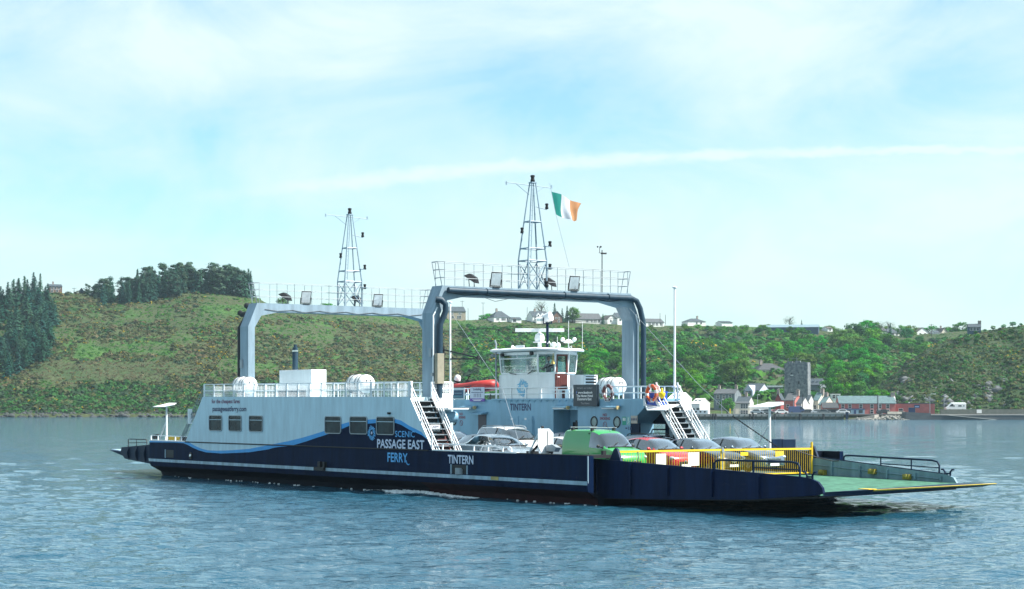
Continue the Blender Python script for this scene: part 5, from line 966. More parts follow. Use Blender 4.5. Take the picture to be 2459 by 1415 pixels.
# --- water: wind ripples as real waves, finer ripples in the normal
rows = 4 * 4600 / (np.concatenate([np.arange(1475, 1060, -.85), np.arange(1060, 1001, -.6)]) - 976); rows = np.concatenate([[14, 20, 28, 34], rows, [760, 800]])
azs = np.concatenate([np.linspace(-.75, -.285, 60)[:-1], np.linspace(-.285, .285, 1000), np.linspace(.285, .75, 60)[1:]])
RR, AA = np.meshgrid(rows, azs, indexing='ij'); X = AA * RR; Y = RR
dr = np.gradient(rows)[:, None] * np.ones_like(AA); Z = np.zeros_like(X); wr = np.random.default_rng(5)
for i in range(56):
    lam = .5 * (6 / .5) ** (wr.random() ** 1.25); th = R(-62) + wr.normal(0, .75); k_ = 2 * math.pi / lam; amp = .0038 * lam ** .9 * (.6 + .8 * wr.random())
    if lam > 3: amp *= .55
    fade = np.clip((lam / np.maximum(dr, 1e-3) - 1.6) / 2.0, 0, 1); Z += amp * fade * np.sin(k_ * (X * math.cos(th) + Y * math.sin(th)) + wr.random() * 6.28)
patch = .45 + 1.1 * fbm(X / 17, Y / 34, 900, 3); Z *= patch
wm_ = bpy.data.materials.new('estuary_water'); wm_.use_nodes = True; t_ = wm_.node_tree; b_ = t_.nodes['Principled BSDF']
b_.inputs['Base Color'].default_value = (.014, .068, .108, 1); b_.inputs['Roughness'].default_value = .05; b_.inputs['IOR'].default_value = 1.333
tcn = t_.nodes.new('ShaderNodeTexCoord')
def wbump(scale, st, dist, prev=None, rot=20, detail=3):
    mp = t_.nodes.new('ShaderNodeMapping'); t_.links.new(tcn.outputs['Object'], mp.inputs[0]); mp.inputs['Scale'].default_value = st; mp.inputs['Rotation'].default_value = (0, 0, R(rot))
    n = t_.nodes.new('ShaderNodeTexNoise'); n.inputs['Scale'].default_value = scale; n.inputs['Detail'].default_value = detail; n.inputs['Roughness'].default_value = .6; t_.links.new(mp.outputs[0], n.inputs['Vector'])
    bp = t_.nodes.new('ShaderNodeBump'); bp.inputs['Strength'].default_value = 1; bp.inputs['Distance'].default_value = dist; t_.links.new(n.outputs[0], bp.inputs['Height'])
    if prev: t_.links.new(prev.outputs[0], bp.inputs['Normal'])
    return bp
bA = wbump(1.1, (.6, 1, 1), .21, detail=4); bB = wbump(4.0, (.7, 1, 1), .07, bA, 35); t_.links.new(bB.outputs[0], b_.inputs['Normal'])
wv = np.stack([X.ravel(), Y.ravel(), Z.ravel()], 1); 
nb = len(wv); wv = np.concatenate([wv, [[-4000, -4000, -.7], [4000, -4000, -.7], [4000, 700, -.7], [-4000, 700, -.7]]]); wf = np.concatenate([grid_faces(*X.shape), [[nb, nb + 1, nb + 2, nb + 3]]]); wat = np_mesh('water', wv, wf, wm_, True); tag(wat, kind='structure', label='rippled blue-green estuary water')

# --- terrain
YC = [(-1200, 690), (-200, 735), (0, 742), (105, 702), (200, 703), (250, 712), (350, 702), (430, 690), (520, 693), (600, 703), (640, 728), (800, 745), (1000, 762), (1100, 768), (1250, 770), (1400, 774), (1500, 781), (1600, 783), (1700, 782), (1800, 786), (1900, 790), (2000, 794), (2100, 800), (2200, 801), (2300, 797), (2400, 790), (2459, 785), (3400, 760)]
RC = [(-1200, 900), (600, 900), (1000, 950), (1300, 985), (1900, 1010), (3400, 1010)]
R0 = [(-1200, 708), (1100, 704), (1450, 660), (1640, 577), (3400, 577)]
RS = [(-1200, 712), (1100, 708), (1450, 668), (1640, 612), (2300, 612), (3400, 612)]
Z0 = [(-1200, 1.2), (1100, 1.2), (1450, 1.3), (1640, 1.6), (3400, 1.6)]
PW = [(-1200, .95), (1000, .92), (1500, 1.05), (1800, 1.12), (3400, 1.1)]
def base_z(xp, r):
    rc, rs, z0 = T(RC, xp), T(RS, xp), T(Z0, xp); zc = 4 + (976 - T(YC, xp)) * rc / 4600
    t = np.clip((r - rs) / (rc - rs), 0, 1); g = t ** T(PW, xp); g = g + .05 * np.sin(np.pi * g) * (1 - g)
    z = z0 + (zc - z0) * g; z = np.where(r > rc, zc - (r - rc) * .07, z)
    amp = np.clip((r - rs) / 25, 0, 1) * np.clip((rc - r) / 40 + .25, .1, 1); xx = (xp - 1229.5) / 4600 * r
    return z + amp * ((fbm(xx / 26, r / 26, 40, 4) - .47) * 5.5)
xs_ = np.arange(-1100, 3300, 9.0); rs_ = np.concatenate([[560, 574, 577], np.arange(580, 1030, 3.0), np.arange(1035, 1500, 25)])
XP, RG = np.meshgrid(xs_, rs_, indexing='ij'); ZT = base_z(XP, RG); ZT = np.where(RG < T(R0, XP), -2.0, ZT)
def ground_mat(name, cols, rock=None):
    m = bpy.data.materials.new(name); m.use_nodes = True; t = m.node_tree; L = t.links.new; N = t.nodes.new; b = t.nodes['Principled BSDF']; b.inputs['Roughness'].default_value = .9; b.inputs['Specular IOR Level'].default_value = .1
    tcn = N('ShaderNodeTexCoord')
    def nz(s, d=6): n = N('ShaderNodeTexNoise'); L(tcn.outputs['Object'], n.inputs['Vector']); n.inputs['Scale'].default_value = s; n.inputs['Detail'].default_value = d; n.inputs['Roughness'].default_value = .65; return n.outputs[0]
    r = N('ShaderNodeValToRGB'); L(nz(.028, 7), r.inputs[0]); e = r.color_ramp.elements; e[0].position = .30; e[1].position = .70; e[0].color = (*cols[0], 1); e[1].color = (*cols[-1], 1)
    for i, c in enumerate(cols[1:-1]): q = e.new(.30 + .40 * (i + 1) / (len(cols) - 1)); q.color = (*c, 1)
    r2 = N('ShaderNodeValToRGB'); L(nz(.5, 5), r2.inputs[0]); r2.color_ramp.elements[0].position = .3; r2.color_ramp.elements[1].position = .7; r2.color_ramp.elements[0].color = (.55, .55, .55, 1); r2.color_ramp.elements[1].color = (1.25, 1.25, 1.25, 1)
    mu = N('ShaderNodeMix'); mu.data_type = 'RGBA'; mu.blend_type = 'MULTIPLY'; mu.inputs[0].default_value = 1; L(r.outputs[0], mu.inputs[6]); L(r2.outputs[0], mu.inputs[7]); out = mu.outputs[2]
    if rock:
        ge = N('ShaderNodeNewGeometry'); sx = N('ShaderNodeSeparateXYZ'); L(ge.outputs['Normal'], sx.inputs[0]); rr = N('ShaderNodeValToRGB'); L(sx.outputs[2], rr.inputs[0]); rr.color_ramp.elements[0].position = .45; rr.color_ramp.elements[1].position = .66; rr.color_ramp.elements[0].color = (1, 1, 1, 1); rr.color_ramp.elements[1].color = (0, 0, 0, 1)
        m3 = N('ShaderNodeMix'); m3.data_type = 'RGBA'; L(rr.outputs[0], m3.inputs[0]); L(out, m3.inputs[6]); m3.inputs[7].default_value = (*rock, 1); out = m3.outputs[2]
    L(out, b.inputs['Base Color']); bp = N('ShaderNodeBump'); bp.inputs['Distance'].default_value = .8; bp.inputs['Strength'].default_value = .7; L(nz(.7, 5), bp.inputs['Height']); L(bp.outputs[0], b.inputs['Normal'])
    return m
GM = ground_mat('hillside_ground', [(.036, .062, .025), (.050, .080, .030), (.068, .080, .038), (.050, .108, .028), (.068, .132, .034)])
tv = np.stack([((XP - 1229.5) / 4600 * RG).ravel(), RG.ravel(), ZT.ravel()], 1); ter = np_mesh('hillside', tv, grid_faces(*XP.shape), GM, True); tag(ter, kind='structure', label='green hillside rising from the far shore')
# headland on the right
HC = [(2030, 992), (2060, 968), (2085, 947), (2130, 913), (2180, 868), (2230, 838), (2290, 814), (2350, 799), (2400, 790), (2459, 781), (2700, 768), (3400, 745)]
def head_z(xp, r):
    rc = 715.0; zc = 4 + (976 - T(HC, xp)) * rc / 4600; rs = 600 + 6 * (fbm(xp / 40, xp * 0, 70, 3) - .45); t = np.clip((r - rs) / (rc - rs), 0, 1); xx = (xp - 1229.5) / 4600 * r
    cl = .5 + .9 * (fbm(xx / 13, r * 0 + 3, 77, 3) - .45); lowc = np.clip((xp - 2080) / 120, 0, 1); g = (1 - .22 * lowc) * t ** .92 + .22 * lowc * np.clip(t * 9, 0, 1) * (.6 + cl * .8)
    g = np.minimum(g, 1); z = 1.4 + (zc - 1.4) * g; z = np.where(r > rc, zc - (r - rc) * .35, z); am = np.clip((r - rs) / 8, 0, 1) * np.clip((zc - 1) / 12, 0, 1)
    return z + am * ((fbm(xx / 15, r / 15, 60, 4) - .47) * 6.0 + (fbm(xx / 4, r / 4, 66, 3) - .45) * 1.8) * np.where(r > rc - 8, .35, 1)
hx = np.arange(2020, 3300, 5.0); hr = np.concatenate([np.arange(594, 640, 1.2), np.arange(640, 722, 2.5), np.arange(725, 860, 15)]); HX, HR = np.meshgrid(hx, hr, indexing='ij'); HZ_ = head_z(HX, HR); HZ_ = np.where(HX < 2032, -1, HZ_); HZ_[:, -1] = -3
hv = np.stack([((HX - 1229.5) / 4600 * HR).ravel(), HR.ravel(), HZ_.ravel()], 1); HM = ground_mat('headland_ground', [(.026, .050, .024), (.036, .066, .028), (.05, .066, .034), (.04, .088, .028)], (.20, .21, .21)); hd = np_mesh('headland', hv, grid_faces(*HX.shape), HM, False); tag(hd, kind='structure', label='scrubby rocky headland behind the pier')
def gz(xp, r): 
    z = float(base_z(np.array([xp * 1.0]), np.array([r * 1.0]))[0]); 
    if xp > 2032 and 596 < r < 760: z = max(z, float(head_z(np.array([xp * 1.0]), np.array([r * 1.0]))[0]))
    return z
_rg = np.arange(579, 1010, 1.5)
_cols = {}
def ground(xp, y, head=False):
    """first ground point seen at photo column xp, row y -> (distance, height)"""
    key = (int(xp // 2), head); c = _cols.get(key)
    if c is None:
        xc = key[0] * 2 + 1.0; rr = _rg[_rg > T(RS, xc)] if not head else _rg[(_rg > 600) & (_rg < 716)]
        z = head_z(np.full(len(rr), xc), rr) if head else base_z(np.full(len(rr), xc), rr); c = _cols[key] = (rr, z, 976 - (z - 4) * 4600 / rr)
    rr, z, sy = c; ok = sy <= y
    if not len(rr) or not ok.any(): return None
    i = int(np.argmax(ok)); return float(rr[i]), float(z[i])
def wx(xp, r): return (xp - 1229.5) / 4600 * r

# --- leaf clouds
def leaf_mesh(centers, sizes, cols, rnd, dirs=None, quad=False):
    """one small randomly tilted leaf spray per centre"""
    n = len(centers); d = rnd.normal(size=(n, 3)); d[:, 2] = np.abs(d[:, 2]) * .8 + .15; d = d if dirs is None else dirs * 1.5 + d * .42; d /= np.linalg.norm(d, axis=1)[:, None]
    a = np.cross(d, rnd.normal(size=(n, 3))); a /= np.linalg.norm(a, axis=1)[:, None]; b = np.cross(d, a); s = sizes[:, None]; th = rnd.random(n)[:, None] * .6
    P = [centers + a * s, centers - a * s * .5 + b * s * (.6 + th), centers - a * s * .6 - b * s * (.9 - th * .5)]; k = 3
    if quad: P = [centers + a * s, centers + b * s * (.5 + th), centers - a * s * .8, centers - b * s * (.85 - th * .4)]; k = 4
    v = np.stack(P, 1).reshape(-1, 3); f = np.arange(n * k).reshape(n, k); return v, f, np.repeat(cols, k, 0)
def leaf_obj(name, v, f, c, material, parent=None):
    o = np_mesh(name, v, f, material, False, parent); at = o.data.attributes.new('leafcol', 'FLOAT_COLOR', 'POINT'); at.data.foreach_set('color', np.concatenate([c, np.ones((len(c), 1))], 1).astype(np.float32).ravel()); return o
SCRUB = foliage('scrub_leaves', 1.22, .0, .30); LEAF = foliage('tree_leaves', 1.22, .30, .35); NEEDLE = foliage('conifer_needles', 1.15, .22, .12)
# scrub over the hills: olive gorse, green bramble, brown bracken
def scrub(name, n, xr, head, seed, label):
    rnd = np.random.default_rng(seed); C, S, K, DD = [], [], [], []
    xp = rnd.uniform(*xr, n * 2); yp = rnd.uniform(690, 1000, n * 2); got = 0
    for x, y in zip(xp, yp):
        if head:
            if x < 2045 or y < T(HC, x) - 1: continue
        elif y < T(YC, x) + 1 or (x > 1650 and y > 960): continue
        g = ground(x, y, head)
        if g is None: continue
        r, z = g; X_ = wx(x, r); 
        m1 = float(fbm(np.array([x / 110.]), np.array([y / 42.]), seed + 1, 4)[0]); m2 = float(fbm(np.array([x / 38.]), np.array([y / 17.]), seed + 9, 3)[0]); u = rnd.random()
        if not head and ((1792 < x < 1898 and 866 < y < 940) or (1936 < x < 1996 and 905 < y < 955)) and rnd.random() < .85: continue
        rock = head and x > 2150 and y > 925 and m2 > .44
        if rock and rnd.random() < .7: continue
        olive, dark, green, bright, brown = (.074, .082, .038), (.036, .062, .034), (.044, .108, .036), (.072, .160, .040), (.125, .108, .066)
        flower = 0; hgt = rnd.uniform(.5, 1.25) * (1.25 if rnd.random() < .15 else 1)
        if head: base = (.078, .096, .040) if u < .40 else (dark if u < .56 else ((.056, .118, .036) if u < .92 else brown)); hgt *= .72; flower = .32 if (m1 > .46 and m2 > .47 and rnd.random() < .5) else 0; 
        elif x < 1120:
            if y > 928 + 10 * math.sin(x / 60) : base = green if u < .55 else (dark if u < .8 else olive); flower = .3 if rnd.random() < .09 else 0; hgt *= 1.25
            elif ((x - 270) / 210) ** 2 + ((y - 893) / 30) ** 2 < 1 + (m2 - .5) * 2: base = brown if u < .7 else olive; hgt *= .55; flower = .3 if rnd.random() < .05 else 0
            elif y < T(YC, x) + 26 and x > 600 or m1 > .585: base = bright if u < .6 else green; hgt *= .6
            else: base = olive if u < .56 else (dark if u < .72 else (brown if u < .88 else green)); flower = .36 if rnd.random() < (.62 if (m2 > .52 and m1 > .42) else .11) else 0
        else: base = (.040, .120, .034) if u < .5 else (bright if u < .72 else (dark if u < .88 else olive)); flower = .4 if (y < 880 and m1 > .54 and rnd.random() < .4) else 0; hgt *= 2.1 if y > T(YC, x) + 22 else .55
        k = 22; rad = hgt * rnd.uniform(.9, 1.5); d = rnd.normal(size=(k, 3)); d[:, 2] = np.abs(d[:, 2]); d /= np.linalg.norm(d, axis=1)[:, None]; DD.append(d.copy()); d *= rnd.uniform(.55, 1.0, (k, 1))
        c = d * [rad, rad, hgt] + [X_, r, z - .25]; C.append(c); S.append(np.full(k, .38 * rad) * rnd.uniform(.7, 1.3, k)); col = np.array(base) * rnd.uniform(.82, 1.2) * rnd.uniform(.82, 1.2, (k, 1))
        if flower: fm = (rnd.random(k) < flower) & (d[:, 2] > .2); col[fm] = np.array((.37, .25, .022)) * rnd.uniform(.7, 1.2, (fm.sum(), 1)); S[-1][fm] *= .62
        K.append(col); got += 1
        if got >= n: break
    v, f, c = leaf_mesh(np.concatenate(C), np.concatenate(S), np.concatenate(K), rnd, np.concatenate(DD)); return tag(leaf_obj(name, v, f, c, SCRUB), label, kind='stuff')
scrub('gorse_scrub', 30000, (-460, 2420), False, 21, 'olive gorse and bramble scrub with yellow flowers covering the hillside')
scrub('headland_scrub', 6500, (2045, 2760), True, 33, 'dark gorse scrub with yellow flowers covering the headland')

# --- trees
TRUNK = mat('bark', (.05, .04, .032), .9, var=.3)
def crown_mesh(kind, seed):
    rnd = np.random.default_rng(seed); C, S, K, DD = [], [], [], []
    if kind == 'broad':
        n = 44; w = rnd.uniform(.36, .46)
        for i in range(n):
            d = rnd.normal(size=3); d /= np.linalg.norm(d); rr = rnd.uniform(.55, 1.0) ** .6; p = d * np.array([w, w, .40]) * rr * rnd.uniform(.82, 1.1) + [0, 0, .58]
            if p[2] < .14: continue
            k = 46; q = rnd.normal(size=(k, 3)); q /= np.linalg.norm(q, axis=1)[:, None]; cr = rnd.uniform(.085, .15); DD.append(q + .35 * (p - [0, 0, .5]) / .4); C.append(p + q * cr * rnd.uniform(.6, 1.05, (k, 1)) * [1.15, 1.15, .85]); S.append(rnd.uniform(.020, .040, k)); K.append(np.array([(.054, .175, .032), (.100, .230, .034), (.036, .125, .038), (.085, .170, .048), (.065, .200, .044)][seed % 5]) * rnd.uniform(.6, 1.45) * rnd.uniform(.8, 1.2, (k, 1)))
    elif kind == 'spruce':
        for i in range(24):
            f = i / 23; z = .06 + .93 * f; rad = (.225 * (1 - f) ** .85 + .012) * rnd.uniform(.82, 1.15)
            for b in range(int(10 - 4 * f)):
                a = rnd.uniform(0, 6.28); k = int(7 - 3 * f); q = np.linspace(.25, 1, k); br = rad * rnd.uniform(.7, 1.15); P = np.stack([np.cos(a) * br * q, np.sin(a) * br * q, z - .10 * (1 - f) * q ** 1.5 + rnd.normal(0, .008, k)], 1) + rnd.normal(0, .010, (k, 3)); DD.append(np.stack([np.cos(a) * np.ones(k), np.sin(a) * np.ones(k), np.full(k, .9)], 1)); C.append(P); S.append(rnd.uniform(.022, .042, k) * (1.1 - .5 * f)); K.append(np.array([(.020, .075, .052), (.026, .080, .052), (.040, .092, .056), (.022, .066, .052)][seed % 4]) * rnd.uniform(.7, 1.3) * rnd.uniform(.85, 1.2, (k, 1)))
    elif kind == 'pine':
        for i in range(38):
            f = rnd.random(); z = .10 + .86 * f; rad = .20 * math.sin(math.pi * (.25 + .68 * f)) ; a = rnd.uniform(0, 6.28); p = np.array([math.cos(a) * rad * rnd.uniform(.3, 1.1), math.sin(a) * rad * rnd.uniform(.3, 1.1), z]); k = 34; q = rnd.normal(size=(k, 3)); q /= np.linalg.norm(q, axis=1)[:, None]; DD.append(q + [math.cos(a) * .4, math.sin(a) * .4, .2]); C.append(p + q * [.095, .095, .055] * rnd.uniform(.6, 1.1, (k, 1))); S.append(rnd.uniform(.018, .034, k)); K.append(np.array([(.026, .062, .036), (.034, .070, .040), (.048, .082, .052), (.022, .056, .036)][seed % 4]) * rnd.uniform(.7, 1.35) * rnd.uniform(.85, 1.2, (k, 1)))
    elif kind == 'thin':
        for i in range(46):
            d = rnd.normal(size=3); d /= np.linalg.norm(d); p = d * [.34, .34, .36] * rnd.uniform(.5, 1.0) ** .5 + [0, 0, .62]; k = 14; DD.append(np.tile(d, (k, 1))); C.append(p + rnd.normal(0, .05, (k, 3))); S.append(rnd.uniform(.010, .020, k)); K.append(np.array((.10, .115, .055)) * rnd.uniform(.7, 1.3) * rnd.uniform(.85, 1.2, (k, 1)))
    v, f, c = leaf_mesh(np.concatenate(C), np.concatenate(S), np.concatenate(K), rnd, np.concatenate(DD), quad=True); return v, f, c
def tree_proto(kind, seed, name, leafm):
    rnd = random.Random(seed); root = empty(name); s = MB(); h = {'broad': .6, 'spruce': .96, 'pine': .9, 'thin': .7}[kind]; w = {'broad': .035, 'spruce': .016, 'pine': .016, 'thin': .026}[kind]
    s.tube([(0, 0, -.1), (.01, 0, h * .3), (rnd.uniform(-.02, .02), rnd.uniform(-.02, .02), h * .65), (rnd.uniform(-.03, .03), 0, h)], [w * 1.3, w, w * .7, w * .25], 7)
    nb = {'broad': 9, 'spruce': 0, 'pine': 9, 'thin': 22}[kind]
    for i in range(nb):
        a = rnd.uniform(0, 6.28); z = h * rnd.uniform(.45, .98); L = rnd.uniform(.16, .32); up = rnd.uniform(.15, .34) if kind != 'pine' else .05; s.tube([(0, 0, z), (math.cos(a) * L * .5, math.sin(a) * L * .5, z + up * .5), (math.cos(a) * L, math.sin(a) * L, z + up)], [w * .4, w * .25, w * .1], 5)
    s.build('trunk', TRUNK, root); v, f, c = crown_mesh(kind, seed); leaf_obj('crown', v, f, c, leafm, root); return root
protos = {}
def plant(kind, name, xp, y, hpx, label, cat, group, head=False, wide=1.0, r=None, leafm=None, sink=.0):
    if r is None:
        g = ground(xp, y, head)
        if g is None: g = (float(T(RC, xp)) - 2, gz(xp, float(T(RC, xp)) - 2))
        r, z = g
    else: z = gz(xp, r)
    lm = leafm or (LEAF if kind in ('broad', 'thin') else NEEDLE); var = (kind, name, random.randrange(5 if kind == 'broad' else 4)); h = hpx * r / 4600
    if var not in protos: protos[var] = tree_proto(kind, {'broad': 100, 'spruce': 200, 'pine': 300, 'thin': 400}[kind] + var[2], name, lm); o = protos[var]
    else: o = copy_tree(protos[var])
    o.location = (wx(xp, r), r, z - sink * h); o.rotation_euler = (0, 0, random.uniform(0, 6.28)); o.scale = (h * wide, h * wide, h); return tag(o, label, cat, group)
rt = random.Random(4)
# plantation of spruces at the far left
PE = [(690, 108), (760, 135), (830, 150), (870, 110), (905, 40), (915, -20)]
cnt = 0
for i in range(1300):
    x, y = rt.uniform(-330, 152), rt.uniform(738, 912); lim = float(np.interp(y, [a for a, _ in PE], [b for _, b in PE]))
    if x > lim - 6 or y < T(YC, x) + 3: continue
    plant('spruce', 'spruce_tree', x, y, rt.uniform(40, 60), 'dark spruce in the dense plantation at the left edge of the hill', 'tree', 'spruces in the plantation', wide=rt.uniform(1.4, 2.0)); cnt += 1
    if cnt >= 250: break
plant('spruce', 'spruce_tree', 97, 722, 64, 'tall pointed spruce beside the brown hilltop house', 'tree', None, wide=.95)
for i, x in enumerate(np.linspace(-320, 88, 44)): plant('spruce', 'spruce_tree', x + rt.uniform(-5, 5), float(T(YC, x)) + 6, rt.uniform(44, 66), 'spruce on the skyline edge of the left plantation', 'tree', 'spruces on the plantation skyline', wide=rt.uniform(1.2, 1.7))
# pine wood on the left hilltop
for i in range(124):
    x = rt.uniform(203, 360) if i % 5 < 2 else rt.uniform(330, 604); y = float(T(YC, x)) + rt.uniform(-2, 26 if 235 < x < 430 else 14); back = y < T(YC, x) + 8; hh = rt.uniform(34, 52) if x < 330 else rt.uniform(44, 66)
    if x < 235: hh *= .55
    plant('pine' if (back or rt.random() < .4) else 'spruce', 'pine_tree' if back else 'conifer_tree', x, y, hh, 'dark pine standing in the wood along the left hilltop' if back else 'grey-green conifer at the front of the left hilltop wood', 'tree', 'pines of the hilltop wood' if back else 'front conifers of the hilltop wood', wide=rt.uniform(1.1, 1.6) if back else rt.uniform(.9, 1.2))
# broadleaf woods
GW = 'broadleaf trees in the woods behind the village'
def wood(n, x0, x1, y0, y1, h0, h1, label, group, head=False, wide=(1.0, 1.35)):
    k = 0
    for i in range(n * 12):
        x, y = rt.uniform(x0, x1), rt.uniform(y0, y1)
        if y < (T(HC, x) if head else T(YC, x)) + 2: continue
        if (1792 < x < 1898 and 870 < y < 940) or (1936 < x < 1996 and 905 < y < 955): continue          # keep the view of the hillside houses open
        plant('broad', 'broadleaf_tree', x, y, rt.uniform(h0, h1), label, 'tree', group, head, rt.uniform(*wide), sink=.06); k += 1
        if k >= n: break
wood(16, 1395, 1530, 868, 940, 34, 56, 'leafy green tree in the clump seen between gantry leg and wheelhouse', 'trees seen under the bow gantry')
wood(30, 1545, 1730, 868, 948, 30, 54, 'leafy tree in the wood right of the bow gantry leg', 'trees right of the gantry leg')
wood(13, 1735, 1885, 850, 925, 30, 54, 'leafy tree on the slope above the quayside cottages', 'trees above the cottages')
wood(38, 1880, 2110, 830, 915, 32, 60, 'leafy tree in the wood behind the stone tower', 'trees behind the stone tower')
wood(20, 1945, 2110, 905, 968, 32, 56, 'lighter green tree between the stone tower and the headland', 'trees between tower and headland')
wood(22, 2060, 2230, 805, 860, 22, 40, 'rounded tree in the hollow below the upper right houses', 'trees in the hollow')
wood(44, 1560, 1900, 794, 865, 10, 24, 'small bushy tree on the upper slope below the long shed', 'bushy trees on the upper slope')
wood(22, 1100, 1560, 790, 812, 8, 18, 'garden tree or tall hedge by the hilltop houses', 'garden trees by the hilltop houses')
wood(30, 1530, 1850, 789, 802, 7, 15, 'garden hedge bush on the open ground right of the bow gantry', 'hedge bushes right of the bow gantry', wide=(1.2, 2.2))
wood(16, 1090, 1240, 800, 880, 12, 24, 'bush on the slope left of the wheelhouse', 'bushes left of the wheelhouse')
wood(12, 2040, 2160, 955, 975, 20, 34, 'bush at the foot of the headland behind the pink buildings', 'bushes behind the pink buildings', True)
wood(8, 2200, 2459, 790, 830, 8, 15, 'low bush along the crest of the headland', 'bushes on the headland crest', True)
for i in range(46):
    x = rt.uniform(620, 2380); plant('broad', 'hedge_bush', x, float(T(YC, x)), rt.uniform(16, 36), 'low rounded bush on the far hill skyline', 'bush', 'bushes along the skyline', wide=rt.uniform(1.2, 2.2), sink=.1, r=float(T(RC, x)) + rt.uniform(14, 40))
plant('broad', 'broadleaf_tree', 2052, 838, 66, 'big rounded sunlit tree above the stone tower wood', 'tree', None, wide=1.05)
plant('broad', 'broadleaf_tree', 2085, 826, 58, 'tall tree just right of the big rounded sunlit tree', 'tree', None, wide=.9)
plant('broad', 'broadleaf_tree', 1765, 936, 74, 'broad dark tree above the grey two-storey house', 'tree', None, wide=1.15)
plant('broad', 'broadleaf_tree', 1746, 997, 40, 'leafy tree on the quay in front of the grey two-storey house', 'tree', None, wide=1.0, r=585)
plant('thin', 'bare_tree', 1300, 772, 52, 'pale half bare tree on the skyline above the white conservatory house', 'tree', None); plant('thin', 'bare_tree', 1896, 792, 34, 'wide half bare tree behind the long shed', 'tree', None, wide=1.4); plant('thin', 'bare_tree', 2112, 806, 36, 'pale loose tree behind the upper right bungalows', 'tree', None, wide=1.5)
plant('thin', 'bare_tree', 2135, 804, 34, 'second pale loose tree, nearer the small spruce', 'tree', None, wide=1.3); plant('spruce', 'spruce_tree', 2138, 806, 30, 'small spruce beside the upper right bungalows', 'tree', None)
for x, h in ((1332, 46), (1350, 34), (1362, 40), (1385, 28), (1925, 24), (1448, 26)): plant('spruce', 'spruce_tree', x, float(T(YC, x)) + 2, h, 'thin dark conifer on the skyline by the hilltop houses', 'tree', 'skyline conifers by the houses')
plant('broad', 'broadleaf_tree', 1375, 776, 38, 'dark round tree on the skyline right of the thin conifers', 'tree', None, wide=1.1)
plant('broad', 'flowering_bush', 1985, 936, 14, 'yellow-green bush right of the stone tower', 'bush', None, wide=1.2, leafm=foliage('yellow_leaves', 1.5, .0)); plant('broad', 'copper_tree', 1972, 925, 18, 'dark coppery tree behind the yellow-green bush', 'tree', None, wide=1.2)
for x, h in ((2342, 9), (2365, 8), (2385, 11), (2410, 10), (2432, 14), (2452, 8)): plant('broad', 'hedge_bush', x, float(T(HC, x)) + 2, h, 'small dark bush on the skyline right of the slate-blue house', 'bush', 'bushes right of the slate-blue house', True, wide=1.4)
# rocks along the left shore and below the headland
def rocks(name, pts, col, label, kind='stuff', seed=1):
    rnd = np.random.default_rng(seed); V, F = [], []; ico = bmesh.new(); bmesh.ops.create_icosphere(ico, subdivisions=1, radius=1); iv = np.array([v.co[:] for v in ico.verts]); fi = np.array([[v.index for v in f.verts] for f in ico.faces]); ico.free()
    for p, s_ in pts: q = iv * rnd.uniform(.6, 1.25, (len(iv), 1)) * np.array([rnd.uniform(.8, 1.5), rnd.uniform(.8, 1.3), rnd.uniform(.5, .9)]) * s_; F.append(fi + sum(len(x) for x in V)); V.append(q + p)
    return tag(np_mesh(name, np.concatenate(V), np.concatenate(F), col), label, kind=kind)
pts = []
for i in range(1500):
    x = rt.uniform(-400, 1560); r = float(T(R0, x)); k = rt.random(); rr = r - 2 + 8 * k; pts.append(((wx(x, rr), rr, -.2 + 1.9 * k + rt.uniform(-.3, .4)), rt.uniform(.4, 1.3)))
rocks('shore_rocks', pts, mat('dark_shore_rock', (.045, .050, .050), .9, var=.5, scale=.6), 'dark weed-stained rocks along the left shoreline')
pts = []
for i in range(2600):
    x, y = rt.uniform(2080, 2420), rt.uniform(905, 988); n_ = float(fbm(np.array([x / 30.]), np.array([y / 16.]), 501, 3)[0]); lim = .47 if y > 950 else .53
    if n_ < lim or (x > 2340 and n_ < .55): continue
    g = ground(x, y, True)
    if g: pts.append(((wx(x, g[0]), g[0] + .5, g[1] - .7), rt.uniform(.8, 1.9)))
    if len(pts) > 330: break
rocks('cliff_rocks', pts, mat('grey_cliff_rock', (.035, .045, .055), .95, c2=(.17, .175, .17), scale=.35, detail=8, thresh=(.38, .66), bump=.6), 'grey rock faces showing through the scrub at the foot of the headland', seed=12)
sh = MB(); 
for x0 in range(-1100, 1640, 40): a, b = x0, x0 + 40; ra, rb = float(T(R0, a)), float(T(R0, b)); sh.quad((wx(a, ra - 2), ra - 2, -.6), (wx(b, rb - 2), rb - 2, -.6), (wx(b, rb + 5), rb + 5, 1.6), (wx(a, ra + 5), ra + 5, 1.6))
tag(sh.build('shore_bank', mat('dark_shore_bank', (.035, .04, .036), .9, var=.5, scale=.4)), kind='structure', label='low dark bank at the waterline')
# ============================================================ BUILDINGS AND SHORE FURNITURE
def wall_mat(name, c): return mat('wall_' + name, c, .85, var=.22, scale=.7, detail=6)
WL = {k: wall_mat(k, c) for k, c in dict(white=(.82, .82, .80), cream=(.62, .57, .47), pale=(.50, .50, .48), grey=(.16, .19, .21), stone=(.17, .17, .165), red=(.30, .055, .05), pink=(.44, .135, .125), pinkl=(.46, .15, .13), brown=(.17, .10, .075), blue=(.05, .09, .14), tan=(.34, .29, .22), lilac=(.46, .50, .60), dark=(.05, .06, .07)).items()}
def roof_mat(n, c): return mat('roof_' + n, c, .75, var=.3, scale=1.2, detail=6)
RF = {k: roof_mat(k, c) for k, c in dict(slate=(.045, .062, .075), grey=(.075, .082, .088), green=(.085, .145, .155), dark=(.045, .05, .055), brown=(.10, .085, .075), white=(.78, .78, .76), metal=(.16, .24, .28)).items()}
